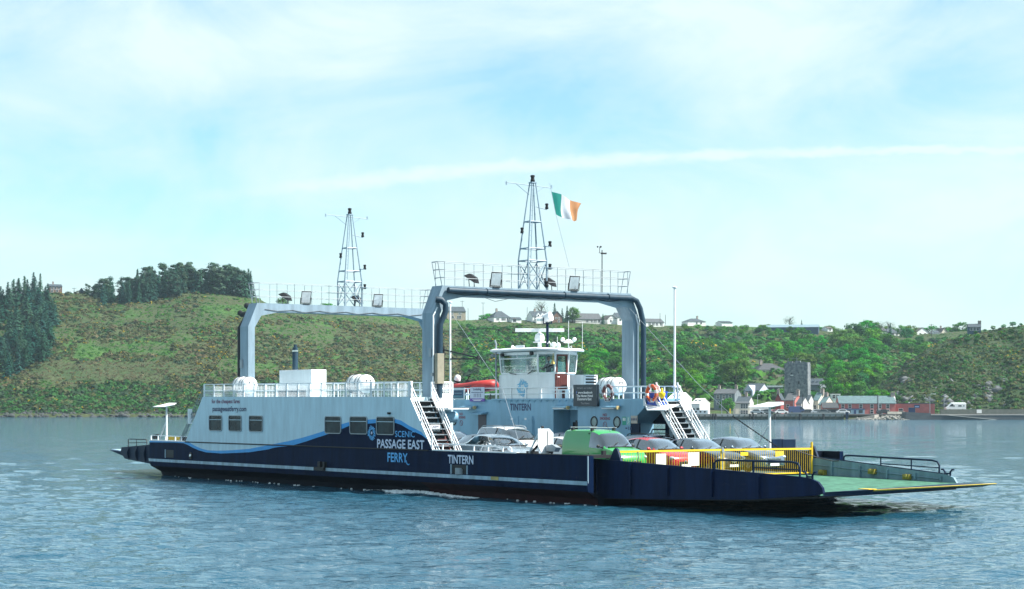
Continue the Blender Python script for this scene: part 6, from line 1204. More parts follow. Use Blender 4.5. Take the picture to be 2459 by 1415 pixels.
WIN = mat('far_window_pane', (.02, .03, .04), .15, var=.3, scale=2); FRAME = mat('white_window_frame', (.75, .75, .73), .6, var=.05); CHIM = mat('chimney_render', (.32, .27, .24), .9, var=.3)
def house(name, x0, x1, yr, ye, yb, r, wall, roof, kind, label, rot=0, depth=7.0, wins=(), chims=(), doors=(), group=None, cat='house', found=3.5, ww=.9, wh=1.15, roofwins=(), over=.25):
    """x0..x1, rows of ridge, eaves and base in the photo give the size at distance r"""
    k = r / 4600; W_m = max(1.0, ((x1 - x0) * k - depth * math.sin(R(abs(rot)))) / math.cos(R(rot))); hb, he, hr = (976 - yb) * k + 4, (976 - ye) * k + 4, (976 - yr) * k + 4
    xl = x0 if rot >= 0 else x0 + depth * math.sin(R(abs(rot))) / k; root = empty(name, (wx(xl, r), r, hb), -R(rot)); tag(root, label, cat, group); H, HR_ = he - hb, hr - hb; D = depth
    s = MB()
    if kind == 'gable': s.loft([[(x, 0, -found), (x, 0, H), (x, D / 2, HR_), (x, D, H), (x, D, -found)] for x in (0, W_m)])
    elif kind == 'front': s.loft([[(0, y, -found), (0, y, H), (W_m / 2, y, HR_), (W_m, y, H), (W_m, y, -found)] for y in (0, D)])
    else: s.box((0, 0, -found), (W_m, D, H))
    s.build('wall', WL[wall], root); s = MB(); o = over; th = .18
    if kind == 'gable':
        for y0, y1 in ((-o, D / 2), (D + o, D / 2)):
            z0 = H - o * (HR_ - H) / (D / 2); s.prism([(-o * .5, y0, z0 + .02), (W_m + o * .5, y0, z0 + .02), (W_m + o * .5, y1, HR_ + .02), (-o * .5, y1, HR_ + .02)], [(-o * .5, y0, z0 + th), (W_m + o * .5, y0, z0 + th), (W_m + o * .5, y1, HR_ + th), (-o * .5, y1, HR_ + th)])
    elif kind == 'front':
        for a, b in ((-o, W_m / 2), (W_m + o, W_m / 2)):
            z0 = H - o * (HR_ - H) / (W_m / 2); s.prism([(a, -o, z0 + .02), (b, -o, HR_ + .02), (b, D + o, HR_ + .02), (a, D + o, z0 + .02)], [(a, -o, z0 + th), (b, -o, HR_ + th), (b, D + o, HR_ + th), (a, D + o, z0 + th)])
    elif kind == 'hip':
        q = min(D / 2, W_m * .35); b = [(-o, -o, H), (W_m + o, -o, H), (W_m + o, D + o, H), (-o, D + o, H)]; n = len(s.v); s.v += b + [(q, D / 2, HR_), (W_m - q, D / 2, HR_)]; s.f += [(n, n + 1, n + 5, n + 4), (n + 1, n + 2, n + 5), (n + 2, n + 3, n + 4, n + 5), (n + 3, n, n + 4), (n + 3, n + 2, n + 1, n)]; s.m += [0] * 5
    else: s.box((-o * .4, -o * .4, H), (W_m + o * .4, D + o * .4, H + max(.25, HR_ - H)))
    ro = s.build('roof', RF[roof], root)
    for f in chims:
        f, cw = (f if isinstance(f, tuple) else (f, .8)); c = MB(); zb = HR_ - .6; y = D / 2; x = W_m * f
        if kind == 'front': x, y = W_m / 2, D * f
        c.box((x - cw / 2, y - cw / 2, zb), (x + cw / 2, y + cw / 2, HR_ + 1.1)); c.box((x - cw * .58, y - cw * .58, HR_ + 1.1), (x + cw * .58, y + cw * .58, HR_ + 1.22)); [c.cyl((x + q, y, HR_ + 1.22), (x + q, y, HR_ + 1.55), .12, n=8) for q in (-cw * .25, cw * .25)]; c.build('chimney', CHIM if f != 0 else CHIM, ro)
    for w in wins:
        fx, fz = w[0], w[1]; w_, h_ = (w[2], w[3]) if len(w) > 2 else (ww, wh); x, z = fx * W_m, fz * H; s = MB(); s.box((x - w_ / 2 - .09, -.07, z - h_ / 2 - .09), (x + w_ / 2 + .09, -.0, z + h_ / 2 + .09), 0); s.box((x - w_ / 2, -.085, z - h_ / 2), (x + w_ / 2, -.07, z + h_ / 2), 1); s.box((x - w_ / 2, -.10, z - .035), (x + w_ / 2, -.085, z + .035), 0)
        if w_ > 1.3: [s.box((x + q - .04, -.10, z - h_ / 2), (x + q + .04, -.086, z + h_ / 2), 0) for q in (-w_ / 6, w_ / 6)]
        s.build('window', [FRAME, WIN], root)
    for d in doors:
        x = d[0] * W_m; w_, h_, m = d[1], d[2], d[3] if len(d) > 3 else WL['dark']; s = MB(); s.box((x - w_ / 2 - .08, -.06, 0), (x + w_ / 2 + .08, 0, h_ + .1), 0); s.box((x - w_ / 2, -.08, 0), (x + w_ / 2, -.06, h_), 1); s.build('door', [FRAME if w_ < 1.5 else WL['tan'], m], root)
    for f, g in roofwins:
        if kind == 'gable':
            y = D / 2 * g; z = H + (HR_ - H) * g + th; sl = (HR_ - H) / (D / 2); s = MB(); s.prism([(W_m * f - .45, y - .5, z - .5 * sl + .04), (W_m * f + .45, y - .5, z - .5 * sl + .04), (W_m * f + .45, y + .5, z + .5 * sl + .04), (W_m * f - .45, y + .5, z + .5 * sl + .04)], [(W_m * f - .45, y - .5, z - .5 * sl + .10), (W_m * f + .45, y - .5, z - .5 * sl + .10), (W_m * f + .45, y + .5, z + .5 * sl + .10), (W_m * f - .45, y + .5, z + .5 * sl + .10)]); s.build('skylight', WIN, ro)
    root['_'] = 0; del root['_']; return root, W_m, H, HR_
row2 = lambda n, z: [((i + .5) / n, z) for i in range(n)]
def gr(x, y): g = ground(x, y); return g[0] if g else float(T(RC, x)) - 3
# --- hilltop houses
house('hilltop_house', 104, 147, 682, 688, 702, gr(125, 706), 'brown', 'slate', 'gable', 'brown two-storey house on the left skyline between the spruces and the pine wood', -19, 9, [(.2, .72), (.45, .72), (.75, .72), (.2, .25), (.6, .25)], [.35])
house('hilltop_house', 182, 200, 692, 698, 703, gr(190, 706), 'dark', 'dark', 'front', 'small dark roof at the left end of the pine wood', -14, 7)
house('hilltop_house', 1062, 1118, 736, 748, 766, gr(1090, 770), 'tan', 'slate', 'gable', 'big two-storey tan house with balcony, leftmost of the hilltop row', -14, 10, [(.25, .75, 1.6, 1.1), (.7, .75, 1.4, 1.1), (.3, .25, 1.2, 1.2), (.65, .25, 2.0, 1.6)], [])
house('hilltop_house', 1171, 1225, 746, 762, 772, gr(1198, 774), 'white', 'slate', 'hip', 'white hilltop bungalow with hipped grey roof and solar panels', -20, 9, [(.25, .55, 1.5, 1.1), (.6, .55, 2.2, 1.1), (.85, .55)], [(.35, .9)])
house('hilltop_shed', 1222, 1252, 762, 767, 773, gr(1237, 776), 'white', 'slate', 'gable', 'small white garage right of the hipped bungalow', -17, 5, [], [], [(.3, 1.6, 1.6)])
h1 = house('hilltop_house', 1266, 1318, 747, 760, 773, gr(1292, 776), 'white', 'slate', 'gable', 'white dormer house with a glazed conservatory, behind the searchlight', -18, 9, [(.15, .7), (.85, .7)], [(.3, .9)])
for f in (.35, .62):
    s = MB(); w = h1[1]; s.loft([[(w * f - 2.1, y, -2), (w * f - 2.1, y, 1.5), (w * f, y, 2.6), (w * f + 2.1, y, 1.5), (w * f + 2.1, y, -2)] for y in (-3.2, .0)], 0)
    for q in range(-2, 3): s.box((w * f + q * .75 - .28, -3.24, .25), (w * f + q * .75 + .28, -3.2, 1.5), 1)
    s.build('conservatory', [FRAME, mat('conservatory_glass', (.22, .34, .40), .1, var=.2)], h1[0]); s = MB(); s.loft([[(w * f - 1.3, y, h1[2]), (w * f, y, h1[2] + 1.8), (w * f + 1.3, y, h1[2])] for y in (-.1, 3.5)], 0); s.box((w * f - .4, -.14, h1[2] + .2), (w * f + .4, -.1, h1[2] + .9), 1); s.build('dormer', [FRAME, WIN], h1[0])
house('hilltop_house', 1317, 1350, 748, 761, 774, gr(1334, 776), 'brown', 'slate', 'front', 'brick house with pointed gable right of the conservatory house', -14, 9, [(.35, .75, .8, .8), (.65, .75, .8, .8), (.65, .2)], [])
house('hilltop_house', 1369, 1446, 752, 766, 776, gr(1408, 779), 'pale', 'grey', 'gable', 'long grey-roofed bungalow in the hilltop row', -18, 9, [(.45, .5, 1.3, 1.1), (.62, .5), (.75, .5, 1.6, 1.2), (.9, .5, 1.3, 1.2)], [])
house('hilltop_house', 1445, 1480, 757, 766, 776, gr(1462, 779), 'white', 'brown', 'front', 'small white gabled house left of the bow gantry leg', -19, 9, [(.4, .5)], [])
house('hilltop_house', 1470, 1500, 751, 762, 774, gr(1485, 777), 'white', 'slate', 'gable', 'white house partly behind the bow gantry leg', -20, 8, [(.4, .5)], [])
house('hilltop_house', 1538, 1596, 765, 774, 783, gr(1567, 786), 'white', 'grey', 'gable', 'low white bungalow with a porch left of the tall white pole', -19, 9, [(.2, .5, 1.4, 1.3), (.4, .5, 1.4, 1.3), (.6, .5, 1.4, 1.3), (.85, .5, 1.4, 1.3)], [])
house('hilltop_house', 1640, 1696, 764, 772, 779, gr(1668, 782), 'white', 'slate', 'hip', 'hip-roofed white house right of the tall white pole', -18, 8, [(.5, .5), (.75, .5)], [.7])
house('hilltop_house', 1722, 1760, 771, 775, 780, gr(1741, 783), 'white', 'slate', 'gable', 'low slate roof half hidden in the hedges left of the long shed', -18, 8)
house('farm_shed', 1838, 1980, 779, 787, 796, gr(1905, 797), 'blue', 'metal', 'gable', 'long blue-grey farm shed on the skyline', 10, 22, cat='shed')
house('hilltop_house', 1978, 2000, 785, 789, 794, gr(1990, 797), 'white', 'brown', 'gable', 'small white cottage at the right end of the long shed', -17, 7, [(.5, .5)], [])
house('hilltop_house', 2093, 2130, 784, 794, 805, gr(2110, 806), 'grey', 'grey', 'gable', 'grey house behind the big rounded tree', -18, 8, [(.5, .5)])
house('hilltop_house', 2118, 2162, 788, 799, 807, gr(2140, 806), 'white', 'slate', 'hip', 'bungalow with white veranda among the upper right trees', -18, 8, [(.4, .5, 2.5, 1.0), (.8, .5)])
house('hilltop_house', 2190, 2232, 787, 798, 806, 1004, 'white', 'brown', 'front', 'white gable-fronted bungalow between the two utility poles', -14, 10, [(.3, .4), (.7, .4)])
house('hilltop_house', 2172, 2196, 791, 796, 803, 1008, 'dark', 'dark', 'gable', 'dark low roof left of the white gable-fronted bungalow', -14, 7)
house('hilltop_house', 2238, 2258, 794, 800, 806, 1000, 'white', 'slate', 'gable', 'dark-roofed garage right of the white gable-fronted bungalow', -14, 7, [], [], [(.6, 2.4, 1.4, FRAME)])
house('hilltop_house', 2252, 2275, 788, 797, 805, 1003, 'cream', 'brown', 'front', 'cream gabled house with chimney, rightmost of the upper row', -15, 8, [], [.5])
h2 = house('slate_blue_house', 2325, 2362, 778, 786, 796, 735, 'blue', 'slate', 'gable', 'slate-blue stone house with a tall chimney on the headland crest', 10, 7, [(.25, .55), (.5, .55), (.75, .55)], [(.93, 1.2)])
# --- village
RV = 588.0
house('white_hall', 1604, 1668, 944, 958, 996, 600, 'white', 'white', 'gable', 'white hall with pale roof behind the far stair, left one', 24, 12, [(.75, .45, .8, 1.6), (.35, .45, .8, 1.6)], roofwins=[(.3, .5), (.75, .5)], cat='hall')
house('white_hall', 1660, 1711, 958, 970, 996, 594, 'white', 'white', 'gable', 'white hall with skylights at the quay, right one', 24, 10, [(.3, .4, .8, 1.2), (.8, .35, 1.0, 1.8)], roofwins=[(.25, .5), (.7, .5)], cat='hall')
s = MB(); k = 588 / 4600; s.box((wx(1632, 586), 586, 1.2), (wx(1700, 586), 587, 4 + (976 - 985) * k), 0)
for i in range(6): x = wx(1640 + i * 10.5, 586); s.cyl((x, 585.98, 2.35), (x, 586.0, 2.35), .3, n=12, m=1)
tag(s.build('porthole_wall', [mat('pale_blue_wall', (.36, .46, .52), .7, var=.1), BLACK]), 'pale blue low wall with round portholes below the white halls', 'wall')
house('grey_house', 1714, 1784, 935, 946, 975, 625, 'grey', 'grey', 'gable', 'dark grey two-storey house with white gable end', 22, 8, [(.2, .75), (.48, .75), (.78, .75), (.2, .25), (.8, .25)], [.1, .92])
h3 = house('bungalow', 1786, 1852, 922, 938, 950, 668, 'lilac', 'slate', 'gable', 'pale lilac gabled bungalow with a glazed porch left of the stone tower', 30, 9, [(.15, .5), (.85, .5)])
s = MB(); w = h3[1]; s.loft([[(w * .25, y, -2), (w * .25, y, 1.7), (w * .5, y, 3.6), (w * .75, y, 1.7), (w * .75, y, -2)] for y in (-2.5, 3)], 0); [s.box((w * .3 + i * w * .1, -2.55, .3), (w * .37 + i * w * .1, -2.5, 1.6), 1) for i in range(4)]; s.build('porch', [WL['lilac'], WIN], h3[0])
house('flat_house', 1842, 1886, 926, 930, 946, 680, 'dark', 'white', 'flat', 'dark flat-roofed house with a white fascia beside the tower', 8, 8, [(.85, .5, 1.4, 1.2)])
house('hillside_bungalow', 1806, 1890, 872, 888, 900, gr(1840, 904), 'cream', 'dark', 'hip', 'cream hip-roofed bungalow high left of the stone tower', -16, 9, [(.2, .5), (.5, .5), (.68, .5, 1.3, 1.0), (.9, .5, 1.3, 1.0)], [(.25, 1.0)])
g_ = gr(1870, 903); s = MB(); s.box((wx(1857, g_ - 3), g_ - 3, 2), (wx(1890, g_ - 3), g_ - 2, 4 + (976 - 900) * g_ / 4600)); tag(s.build('retaining_wall', WL['tan']), 'brown stone retaining wall below the cream bungalow', 'wall')
house('roof_window_house', 1940, 1990, 910, 925, 940, 672, 'grey', 'slate', 'gable', 'slate-roofed house with skylights and white gable just right of the tower', 25, 8, [], [], roofwins=[(.3, .45), (.65, .45)])
house('small_cottage', 1768, 1815, 953, 966, 985, 606, 'pale', 'slate', 'gable', 'grey-roofed cottage with two dormers behind the quay tree', 20, 7, [(.3, .6), (.7, .6)], [.6])
house('cream_house', 1766, 1800, 966, 969, 996, 590, 'cream', 'grey', 'gable', 'two-storey cream house on the quay with three-light windows', 0, 6, [(.62, .76, 2.2, 1.3), (.62, .22, 2.2, 1.2)], [])
house('white_annex', 1798, 1850, 978, 981, 996, 592, 'white', 'white', 'flat', 'long low white annex right of the cream house', 0, 7, [])
house('red_house', 1862, 1893, 946, 958, 995, 592, 'red', 'slate', 'front', 'dark red gable-fronted house with a chimney on the quay', 14, 10, [(.42, .68), (.7, .68)], [.05])
house('red_wing', 1885, 1930, 946, 962, 990, 606, 'pinkl', 'grey', 'gable', 'red wing with brick chimney gable behind the gable-fronted red house', 26, 7, [(.3, .5)], [(.97, 1.0)])
house('cottage', 1912, 1948, 955, 970, 994, 596, 'pale', 'slate', 'gable', 'pale cottage with sunlit gable, left of the three grey-roofed cottages', 32, 6, [(.4, .45)], group='cottages on the quay')
house('cottage', 1932, 1962, 950, 968, 994, 600, 'pale', 'slate', 'gable', 'pale cottage with slate roof, middle of the three grey-roofed cottages', 32, 6, [(.4, .45)], group='cottages on the quay')
house('cottage', 1952, 1992, 944, 962, 994, 604, 'cream', 'green', 'gable', 'tall cream cottage, its gable rising over the other two cottages', 32, 7, [(.4, .5)], [(.98, .9)], group='cottages on the quay')
house('cottage', 1966, 2012, 953, 972, 995, 594, 'cream', 'green', 'gable', 'cream cottage with a long lean roof beside the two-door garage', 34, 8, [], [(.5, .8)], group='cottages on the quay')
house('garage', 1976, 2017, 968, 980, 995, 588, 'pinkl', 'dark', 'gable', 'low garage with two dark doors left of the pink pub', 4, 7, [], [], [(.32, 2.4, 1.5), (.78, 2.4, 1.5)], cat='garage')
house('white_cabin', 1996, 2020, 946, 949, 956, 650, 'white', 'white', 'flat', 'small white cabin above the pink pub roof', 5, 4, [(.3, .5), (.7, .5)])
hp = house('pink_pub', 2015, 2152, 952, 969, 995, 590, 'pink', 'green', 'gable', 'long pink two-storey pub with grey-green roof on the quay', 2, 7.5, [(.065, .74), (.19, .74), (.385, .74), (.58, .74), (.72, .74), (.86, .74), (.58, .24), (.86, .24), (.72, .24, 1.7, 1.3)], [(.985, 1.3)], cat='pub')
s = MB(); w = hp[1]; s.box((.2, -.25, .0), (w * .45, -.05, 1.45), 0); s.box((.2, -.3, 1.45), (w * .45, -.02, 1.72), 1); [s.box((w * f - .6, -.3, .4), (w * f + .6, -.25, 1.3), 2) for f in (.07, .17, .38)]; s.box((w * .26, -.3, 0), (w * .3, -.25, 1.3), 1); s.build('shop_front', [mat('pale_blue_shopfront', (.22, .34, .42), .6, var=.15), mat('navy_fascia', (.02, .04, .13), .5, var=.1), WIN], hp[0])
s = MB(); w = hp[1]; s.loft([[(w + x, 1.0, hp[2] - .2), (w + x, 3.75, hp[3] + .6), (w + x, 6.5, hp[2] - .2)] for x in (-.05, .3)], 0); s.build('gable_parapet', WL['white'], hp[0])
ha = house('pink_annex', 2150, 2255, 968, 970, 994, 592, 'pink', 'grey', 'flat', 'flat-roofed pink annex right of the pub with blue doorway', 12, 9, [(.14, .35, 1.2, 1.0)], [], [(.42, 2.0, 1.9, mat('navy_fascia', (.02, .04, .13)))])
s = MB(); w = ha[1]; s.box((w * .48, -.1, 1.8), (w * .62, -.02, 2.8), 0); s.box((w * .5, -.12, 2.0), (w * .6, -.1, 2.4), 1); s.build('wall_sign', [mat('navy_fascia', (.02, .04, .13)), mat('sign_pale_blue', (.3, .4, .6), .5)], ha[0])
# stone tower house
k = 632 / 4600; tw = empty('stone_tower', (wx(1884, 632), 632, 1.6), -R(17)); tag(tw, 'ruined grey stone tower house standing over the village', 'tower'); Wt = 7.6; Dt = 6.5; Ht = (976 - 874) * k + 2.4
STONE = mat('tower_stone', (.095, .115, .135), .95, c2=(.30, .31, .30), scale=1.1, bump=.9, detail=10, thresh=(.40, .74))
s = MB(); n = 9
s.prism([(-.15, -.15, -3), (Wt + .15, -.15, -3), (Wt + .15, Dt, -3), (-.15, Dt, -3)], [(0, 0, Ht), (Wt, 0, Ht), (Wt, Dt, Ht), (0, Dt, Ht)])
for i in range(n): h = rt.choice((.1, .25, .45, .7, .15)); s.box((Wt * i / n, .02, Ht), (Wt * (i + .98) / n, .5, Ht + h)); s.box((Wt - .5, .6 + Dt * i / n * .85, Ht), (Wt - .02, .6 + Dt * (i + .9) / n * .85, Ht + rt.choice((.1, .4, .6))))
s.box((.6, 1, Ht), (2.4, 3, Ht + .8)); s.box((3.2, 1, Ht), (5, 3, Ht + 1.0)); s.build('wall', STONE, tw)
for fx, fz, a, b, m in ((.30, .80, .55, .45, 0), (.32, .77, .9, .25, 1), (.62, .82, .22, .4, 0), (.62, .62, .45, .9, 0), (.22, .60, .25, .5, 0), (.33, .41, .95, .75, 0), (.86, .60, .2, .3, 0), (.6, .25, .2, .4, 0)):
    s = MB(); s.box((Wt * fx - a / 2, -.16 - .0, Ht * fz - b / 2), (Wt * fx + a / 2, -.02, Ht * fz + b / 2)); s.build('opening' if not m else 'sill', BLACK if not m else FRAME, tw)
s = MB(); s.tube([(1.0, 1, Ht), (1.0, 1, Ht + 2.0)], .05, 5); s.tube([(3.9, 1, Ht), (3.9, 1, Ht + 2.2)], .05, 5); s.tube([(1.0, 1, Ht + 1.9), (7, 1, Ht + 1.4)], .02, 4); s.build('mast', GREYMETAL, tw)
# --- quay, slipway, pier
QW = mat('quay_concrete', (.25, .26, .25), .9, var=.35, scale=.5, stretch=(.4, 1, 1), bump=.3, bscale=2); WEED = mat('weed_band', (.035, .045, .035), .95, c2=(.10, .11, .09), scale=1.2, bump=.5)
s = MB(); xa, xb = wx(1560, 575), wx(2026, 575); s.box((xa, 574.6, .95), (xb, 576.5, 1.72), 0); s.box((xa, 574.75, -1.5), (xb, 576.5, .95), 1); s.box((wx(1893, 575), 574.5, 1.72), (xb, 575.0, 2.15), 0)
for x in np.linspace(1570, 2020, 34): s.box((wx(x, 575) - .12, 574.5, .2), (wx(x, 575) + .12, 574.75, 1.5), 1)
tag(s.build('quay_wall', [QW, WEED]), 'concrete quay wall with dark weed band along the village front', 'quay wall')
for x in (1712, 1718, 1801, 1809, 1861, 1921, 1977): 
    s = MB(); s.tube([(wx(x, 574), 573.9, -1), (wx(x, 574), 573.9, 1.75)], .28, 8); tag(s.build('fender_pile', BLACK), 'dark timber fender pile standing against the quay wall', 'pile', 'fender piles along the quay')
s = MB(); s.box((wx(2031, 574), 573.8, -1), (wx(2037, 574), 574.6, 2.3)); tag(s.build('mooring_post', DKBLUE), 'thick dark mooring post at the right end of the quay wall', 'post')
s = MB(); s.prism([(wx(2018, 572), 572, -.25), (wx(2030, 577), 577, -.25), (wx(2125, 582), 582, 1.75), (wx(2100, 572), 572, 1.45)], [(wx(2018, 572), 572, -1.5), (wx(2030, 577), 577, -1.5), (wx(2125, 582), 582, -1.5), (wx(2100, 572), 572, -1.5)]); tag(s.build('slipway', mat('slipway_concrete', (.30, .28, .25), .9, var=.25, scale=.4)), kind='structure', label='sloping concrete ferry slipway')
pts = []
for i in range(190):
    f = rt.random(); x = 2058 + 125 * f; t2 = rt.random(); rr = 569.5 + 7 * t2; zz = -.1 + (1.75 * (.25 + .75 * f)) * t2; pts.append(((wx(x, rr), rr, zz), rt.uniform(.3, .62)))
rocks('rock_armour', pts, mat('grey_rock_armour', (.20, .20, .18), .95, var=.5, scale=.8), 'heap of grey boulders between slipway and pier', seed=6)
PIER = mat('dark_pier_wall', (.055, .065, .075), .85, c2=(.11, .12, .125), scale=.6, stretch=(.5, 1, 2), bump=.4, bscale=2)
s = MB(); s.prism([(wx(2173, 570), 570, -1.5), (wx(2238, 570), 570, -1.5), (wx(2238, 570), 576, -1.5), (wx(2173, 570), 576, -1.5)], [(wx(2176, 570), 570, 2.3), (wx(2235, 570), 570, 1.95), (wx(2235, 570), 576, 1.95), (wx(2176, 570), 576, 2.3)]); s.box((wx(2236, 571), 571, -1.5), (wx(3300, 571), 577, 1.35)); tag(s.build('pier_wall', PIER), 'dark stone pier wall below the headland', 'pier')
s = MB(); s.box((wx(2236, 571), 570.9, 1.36), (wx(3300, 571), 577.2, 1.5)); s.prism([(wx(2268, 571), 570.4, 1.4), (wx(2276, 571), 570.4, 1.45), (wx(2394, 571), 570.4, .05), (wx(2386, 571), 570.4, -.05)], [(wx(2268, 571), 571, 1.4), (wx(2276, 571), 571, 1.45), (wx(2394, 571), 571, .05), (wx(2386, 571), 571, -.05)]); tag(s.build('pier_coping', mat('pale_coping', (.42, .41, .38), .9, var=.15)), 'pale coping and sloping steps edge on the dark pier', 'coping')
s = MB(); s.box((wx(2258, 586), 585.6, .8), (wx(3200, 586), 586.4, 3.1)); tag(s.build('road_wall', mat('mossy_road_wall', (.10, .12, .10), .95, c2=(.17, .17, .15), scale=.9, bump=.5)), 'mossy stone wall between the road and the pier', 'wall')
s = MB(); s.box((wx(1560, 586), 576, 1.3), (wx(2700, 586), 604, 1.66)); tag(s.build('quay_road', mat('quay_asphalt', (.10, .10, .10), .9, var=.2, scale=.3)), kind='structure', label='road along the quay')
# --- street lamps, poles
def lamp_post(x, yt, r, label, arm=1.2, z0=1.6):
    zt = 4 + (976 - yt) * r / 4600; root = empty('lamp_post', (wx(x, r), r, z0)); tag(root, label, 'lamp post', 'lamp posts on the quay'); s = MB(); s.tube([(0, 0, 0), (0, 0, zt - z0 - .3), (arm * .3, 0, zt - z0), (arm, 0, zt - z0)], [.10, .07, .06, .05], 8); s.build('post', GREYMETAL, root); s = MB(); s.box((arm - .1, -.14, zt - z0 - .1), (arm + .6, .14, zt - z0 + .05)); s.build('lamp_head', FRAME, root)
lamp_post(2233, 946, 582, 'taller lamp post at the end of the pink annex'); lamp_post(2267, 952, 588, 'shorter lamp post left of the white motorhome', .3); lamp_post(1733, 960, 580, 'white lamp post left of the leafy quay tree', .1); lamp_post(1906, 954, 584, 'pale lamp post in front of the red house', .1); lamp_post(1819, 948, 600, 'thin lamp post above the white annex', .1)
def util_pole(x, yt, yb, r, label, bars=1, m=None):
    z0, zt = 4 + (976 - yb) * r / 4600 - 1.0, 4 + (976 - yt) * r / 4600; root = empty('utility_pole', (wx(x, r), r, z0)); tag(root, label, 'pole', 'utility poles on the hill'); s = MB(); s.tube([(0, 0, 0), (0, 0, zt - z0)], [.15, .11], 6); s.build('pole', m or TRUNK, root)
    for i in range(bars): s = MB(); s.box((-1.0, -.05, zt - z0 - .5 - .7 * i), (1.0, .05, zt - z0 - .38 - .7 * i)); [s.cyl((q, 0, zt - z0 - .38 - .7 * i), (q, 0, zt - z0 - .15 - .7 * i), .06, n=6) for q in (-.9, 0, .9)]; s.build('cross_arm', TRUNK, root)
util_pole(2183, 780, 806, 985, 'utility pole with two cross arms above the headland hollow', 2); util_pole(2237, 778, 806, 985, 'utility pole with one cross arm beside the white gable bungalow', 1)
for x, yt, lab in ((1110, 722, 'thin utility pole right of the big tan hilltop house'), (1160, 726, 'thin utility pole left of the hipped bungalow'), (1124, 740, 'short pole in the hedge right of the tan house'), (1585, 752, 'thin pole above the low white bungalow'), (1598, 756, 'second thin pole above the low white bungalow'), (1266, 738, 'pole left of the conservatory house')): util_pole(x, yt, 775, 985, lab, 1 if x in (1110, 1160) else 0)
util_pole(2107, 950, 995, 583, 'dark pole standing in front of the pink pub', 0, BLACK); util_pole(2110, 950, 995, 585, 'grey pole just right of the dark pole before the pink pub', 0, GREYMETAL); util_pole(1927, 948, 995, 584, 'dark pole in front of the cottages', 0, BLACK); util_pole(178, 691, 704, 905, 'utility pole on the skyline left of the pine wood', 1)
# --- vehicles on the quay and road
def tiny_vehicle(name, x, r, z, L, H, W_v, colr, label, cat, group, kind='car', rot=0):
    root = empty(name, (wx(x, r), r, z), R(rot)); tag(root, label, cat, group); s = MB(); pf = {'car': [(-.5, .16), (-.5, .55), (-.46, .62), (-.36, .66), (-.22, .98), (.12, 1.0), (.28, .68), (.46, .58), (.5, .42), (.5, .16)], 'van': [(-.5, .14), (-.5, .96), (-.46, 1.0), (.22, 1.0), (.38, .62), (.49, .50), (.5, .14)]}[kind]
    s.prism([(x_ * L, -W_v / 2, z_ * H) for x_, z_ in pf], [(x_ * L, W_v / 2, z_ * H) for x_, z_ in pf]); s.build('body', colr, root, bevel=.06)
    wl = {'car': [(-.33, .68), (-.21, .93), (.11, .95), (.23, .68)], 'van': [(.14, .62), (.14, .9), (.24, .9), (.34, .62)]}[kind]; s = MB(); s.prism([(x_ * L, -W_v / 2 - .02, z_ * H) for x_, z_ in wl], [(x_ * L, W_v / 2 + .02, z_ * H) for x_, z_ in wl]); s.build('windows', WIN, root)
    s = MB()
    for q in (-.32, .32): s.cyl((q * L, -W_v / 2 - .02, .16 * H + .08), (q * L, W_v / 2 + .02, .16 * H + .08), .31, n=12)
    s.build('wheels', RUBBER, root); return root
zq = 1.68
VC = {n: mat('vehicle_' + n, c, .3, coat=.6, var=.05) for n, c in dict(white=(.7, .7, .7), silver=(.4, .44, .47), blue=(.03, .06, .16), red=(.3, .03, .03), black=(.02, .02, .025), grey=(.15, .17, .18)).items()}
for x, n_, lab in ((1818, 'silver', 'silver car parked right of the leafy tree on the quay'), (1832, 'white', 'white car parked at the left end of the row on the quay'), (1843, 'grey', 'grey car parked beside the white car on the quay'), (1862, 'red', 'small red car parked in front of the white annex'), (1876, 'white', 'white car parked below the dark red house'), (1941, 'black', 'dark car parked in front of the cottages'), (1962, 'silver', 'silver car parked between cottages and garage'), (1979, 'grey', 'grey car parked in front of the two-door garage'), (2024, 'white', 'white car parked in front of the pink pub shopfront'), (2122, 'black', 'black car parked right of the slipway top')): tiny_vehicle('parked_car', x, 580 + rt.uniform(-1, 2), zq, 4.1, 1.45, 1.7, VC[n_], lab, 'car', 'cars parked along the quay', rot=rt.uniform(-14, 14))
tiny_vehicle('parked_van', 1914, 583, zq, 5.4, 2.3, 2.0, VC['blue'], 'blue van parked in front of the cottages', 'van', None, 'van'); 
s = MB(); root = tiny_vehicle('motorhome', 2294, 592, 2.35, 6.2, 2.6, 2.2, VC['white'], 'white motorhome parked by the road wall under the headland', 'motorhome', None, 'van', 180); s.box((-1.7, 1.08, 1.6), (-.7, 1.14, 2.0)); s.box((-2.6, 1.08, 1.65), (-2.2, 1.14, 1.95)); s.box((.4, 1.08, 1.6), (1.0, 1.14, 1.95)); s.build('side_window', WIN, root)
s = MB(); s.prism([(-3.1, -1.0, 2.6), (1.4, -1.0, 2.6), (1.0, -.9, 2.85), (-2.8, -.9, 2.85)], [(-3.1, 1.0, 2.6), (1.4, 1.0, 2.6), (1.0, .9, 2.85), (-2.8, .9, 2.85)]); s.build('roof_pod', VC['white'], root)
s = MB(); s.box((wx(2130, 579), 578, 1.6), (wx(2172, 579), 578.6, 2.4)); tag(s.build('parapet', WL['cream']), 'pale parapet wall at the top of the slipway', 'wall')
s = MB(); zr = 2.0; s.box((wx(2346, 585), 585.2, 1.9), (wx(2358, 585), 585.4, 3.0)); tag(s.build('road_sign', FRAME), 'small white sign board on the road wall', 'sign')
s = MB(); s.box((wx(1752, 581), 581, 1.7), (wx(1755, 581), 581.3, 3.3)); tag(s.build('banner_flag', YELLOW), 'small yellow feather banner under the quay tree', 'banner')
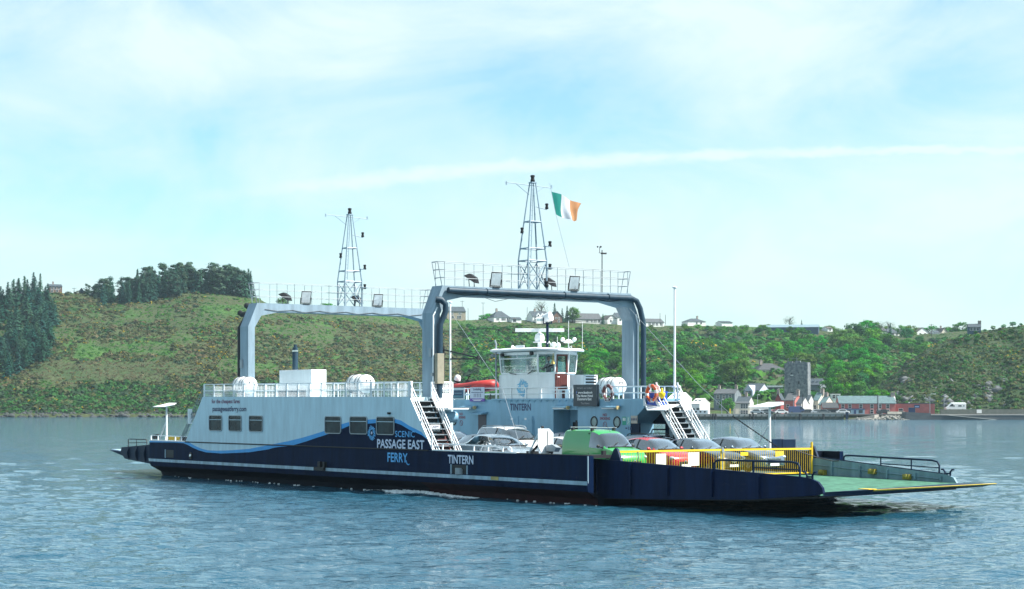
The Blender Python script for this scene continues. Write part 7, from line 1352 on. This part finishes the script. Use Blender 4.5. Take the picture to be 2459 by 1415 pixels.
# --- foam where the hull cuts the water
FOAM = mat('sea_foam', (.75, .80, .82), .7, var=.25, scale=5)
def foam(name, n, fn, label, seed):
    rnd = random.Random(seed); s = MB()
    for i in range(n):
        u, v, sz, hz = fn(rnd); p = Sw(u, v, 0); a0 = rnd.uniform(0, 6.28); k = 7; ring0, ring1 = [], []
        for j in range(k): a = a0 + 2 * math.pi * j / k; q = sz * rnd.uniform(.5, 1.2); ring0.append((p.x + math.cos(a) * q * 1.5, p.y + math.sin(a) * q, -.06)); ring1.append((p.x + math.cos(a) * q * .8, p.y + math.sin(a) * q * .5, hz))
        s.loft([ring0, ring1], 0, True, False); s.poly(ring1, 0)
    return tag(s.build(name, FOAM, smooth=70), label, kind='stuff')
foam('bow_foam', 800, lambda r_: (lambda f, c: (-17.5 + 10 * c + r_.gauss(0, .35), .36 - abs(r_.gauss(0, .10)) - .35 * r_.random() * c, r_.uniform(.03, .10) * (1.2 - .6 * abs(c - .45)), r_.uniform(.02, .16) * max(.1, 1 - 2.2 * abs(c - .42))))(r_.random(), int(r_.random() * 14) / 14 * .8 + .2 * r_.random()), 'white foam curling along the hull', 3)
foam('side_foam', 45, lambda r_: (r_.choice((-38, -33, -29, -24, -20, -5, -3)) + r_.gauss(0, 2.4), .36 - abs(r_.gauss(0, .22)), r_.uniform(.02, .07), r_.uniform(.02, .04)), 'thin broken foam along the waterline', 4)
# --- air: faint blue distance
HAZE = .00009
hz = MB(); hz.box((-700, -20, -6), (800, 1560, 140)); ho = hz.build('haze', bpy.data.materials.new('haze_air')); tag(ho, kind='stuff', label='thin blue haze over the estuary'); m = ho.data.materials[0]; m.use_nodes = True; t_ = m.node_tree; t_.nodes.clear(); vo = t_.nodes.new('ShaderNodeVolumePrincipled'); vo.inputs['Density'].default_value = HAZE; vo.inputs['Color'].default_value = (.62, .84, .96, 1); vo.inputs['Anisotropy'].default_value = .2; mo = t_.nodes.new('ShaderNodeOutputMaterial'); t_.links.new(vo.outputs[0], mo.inputs['Volume'])
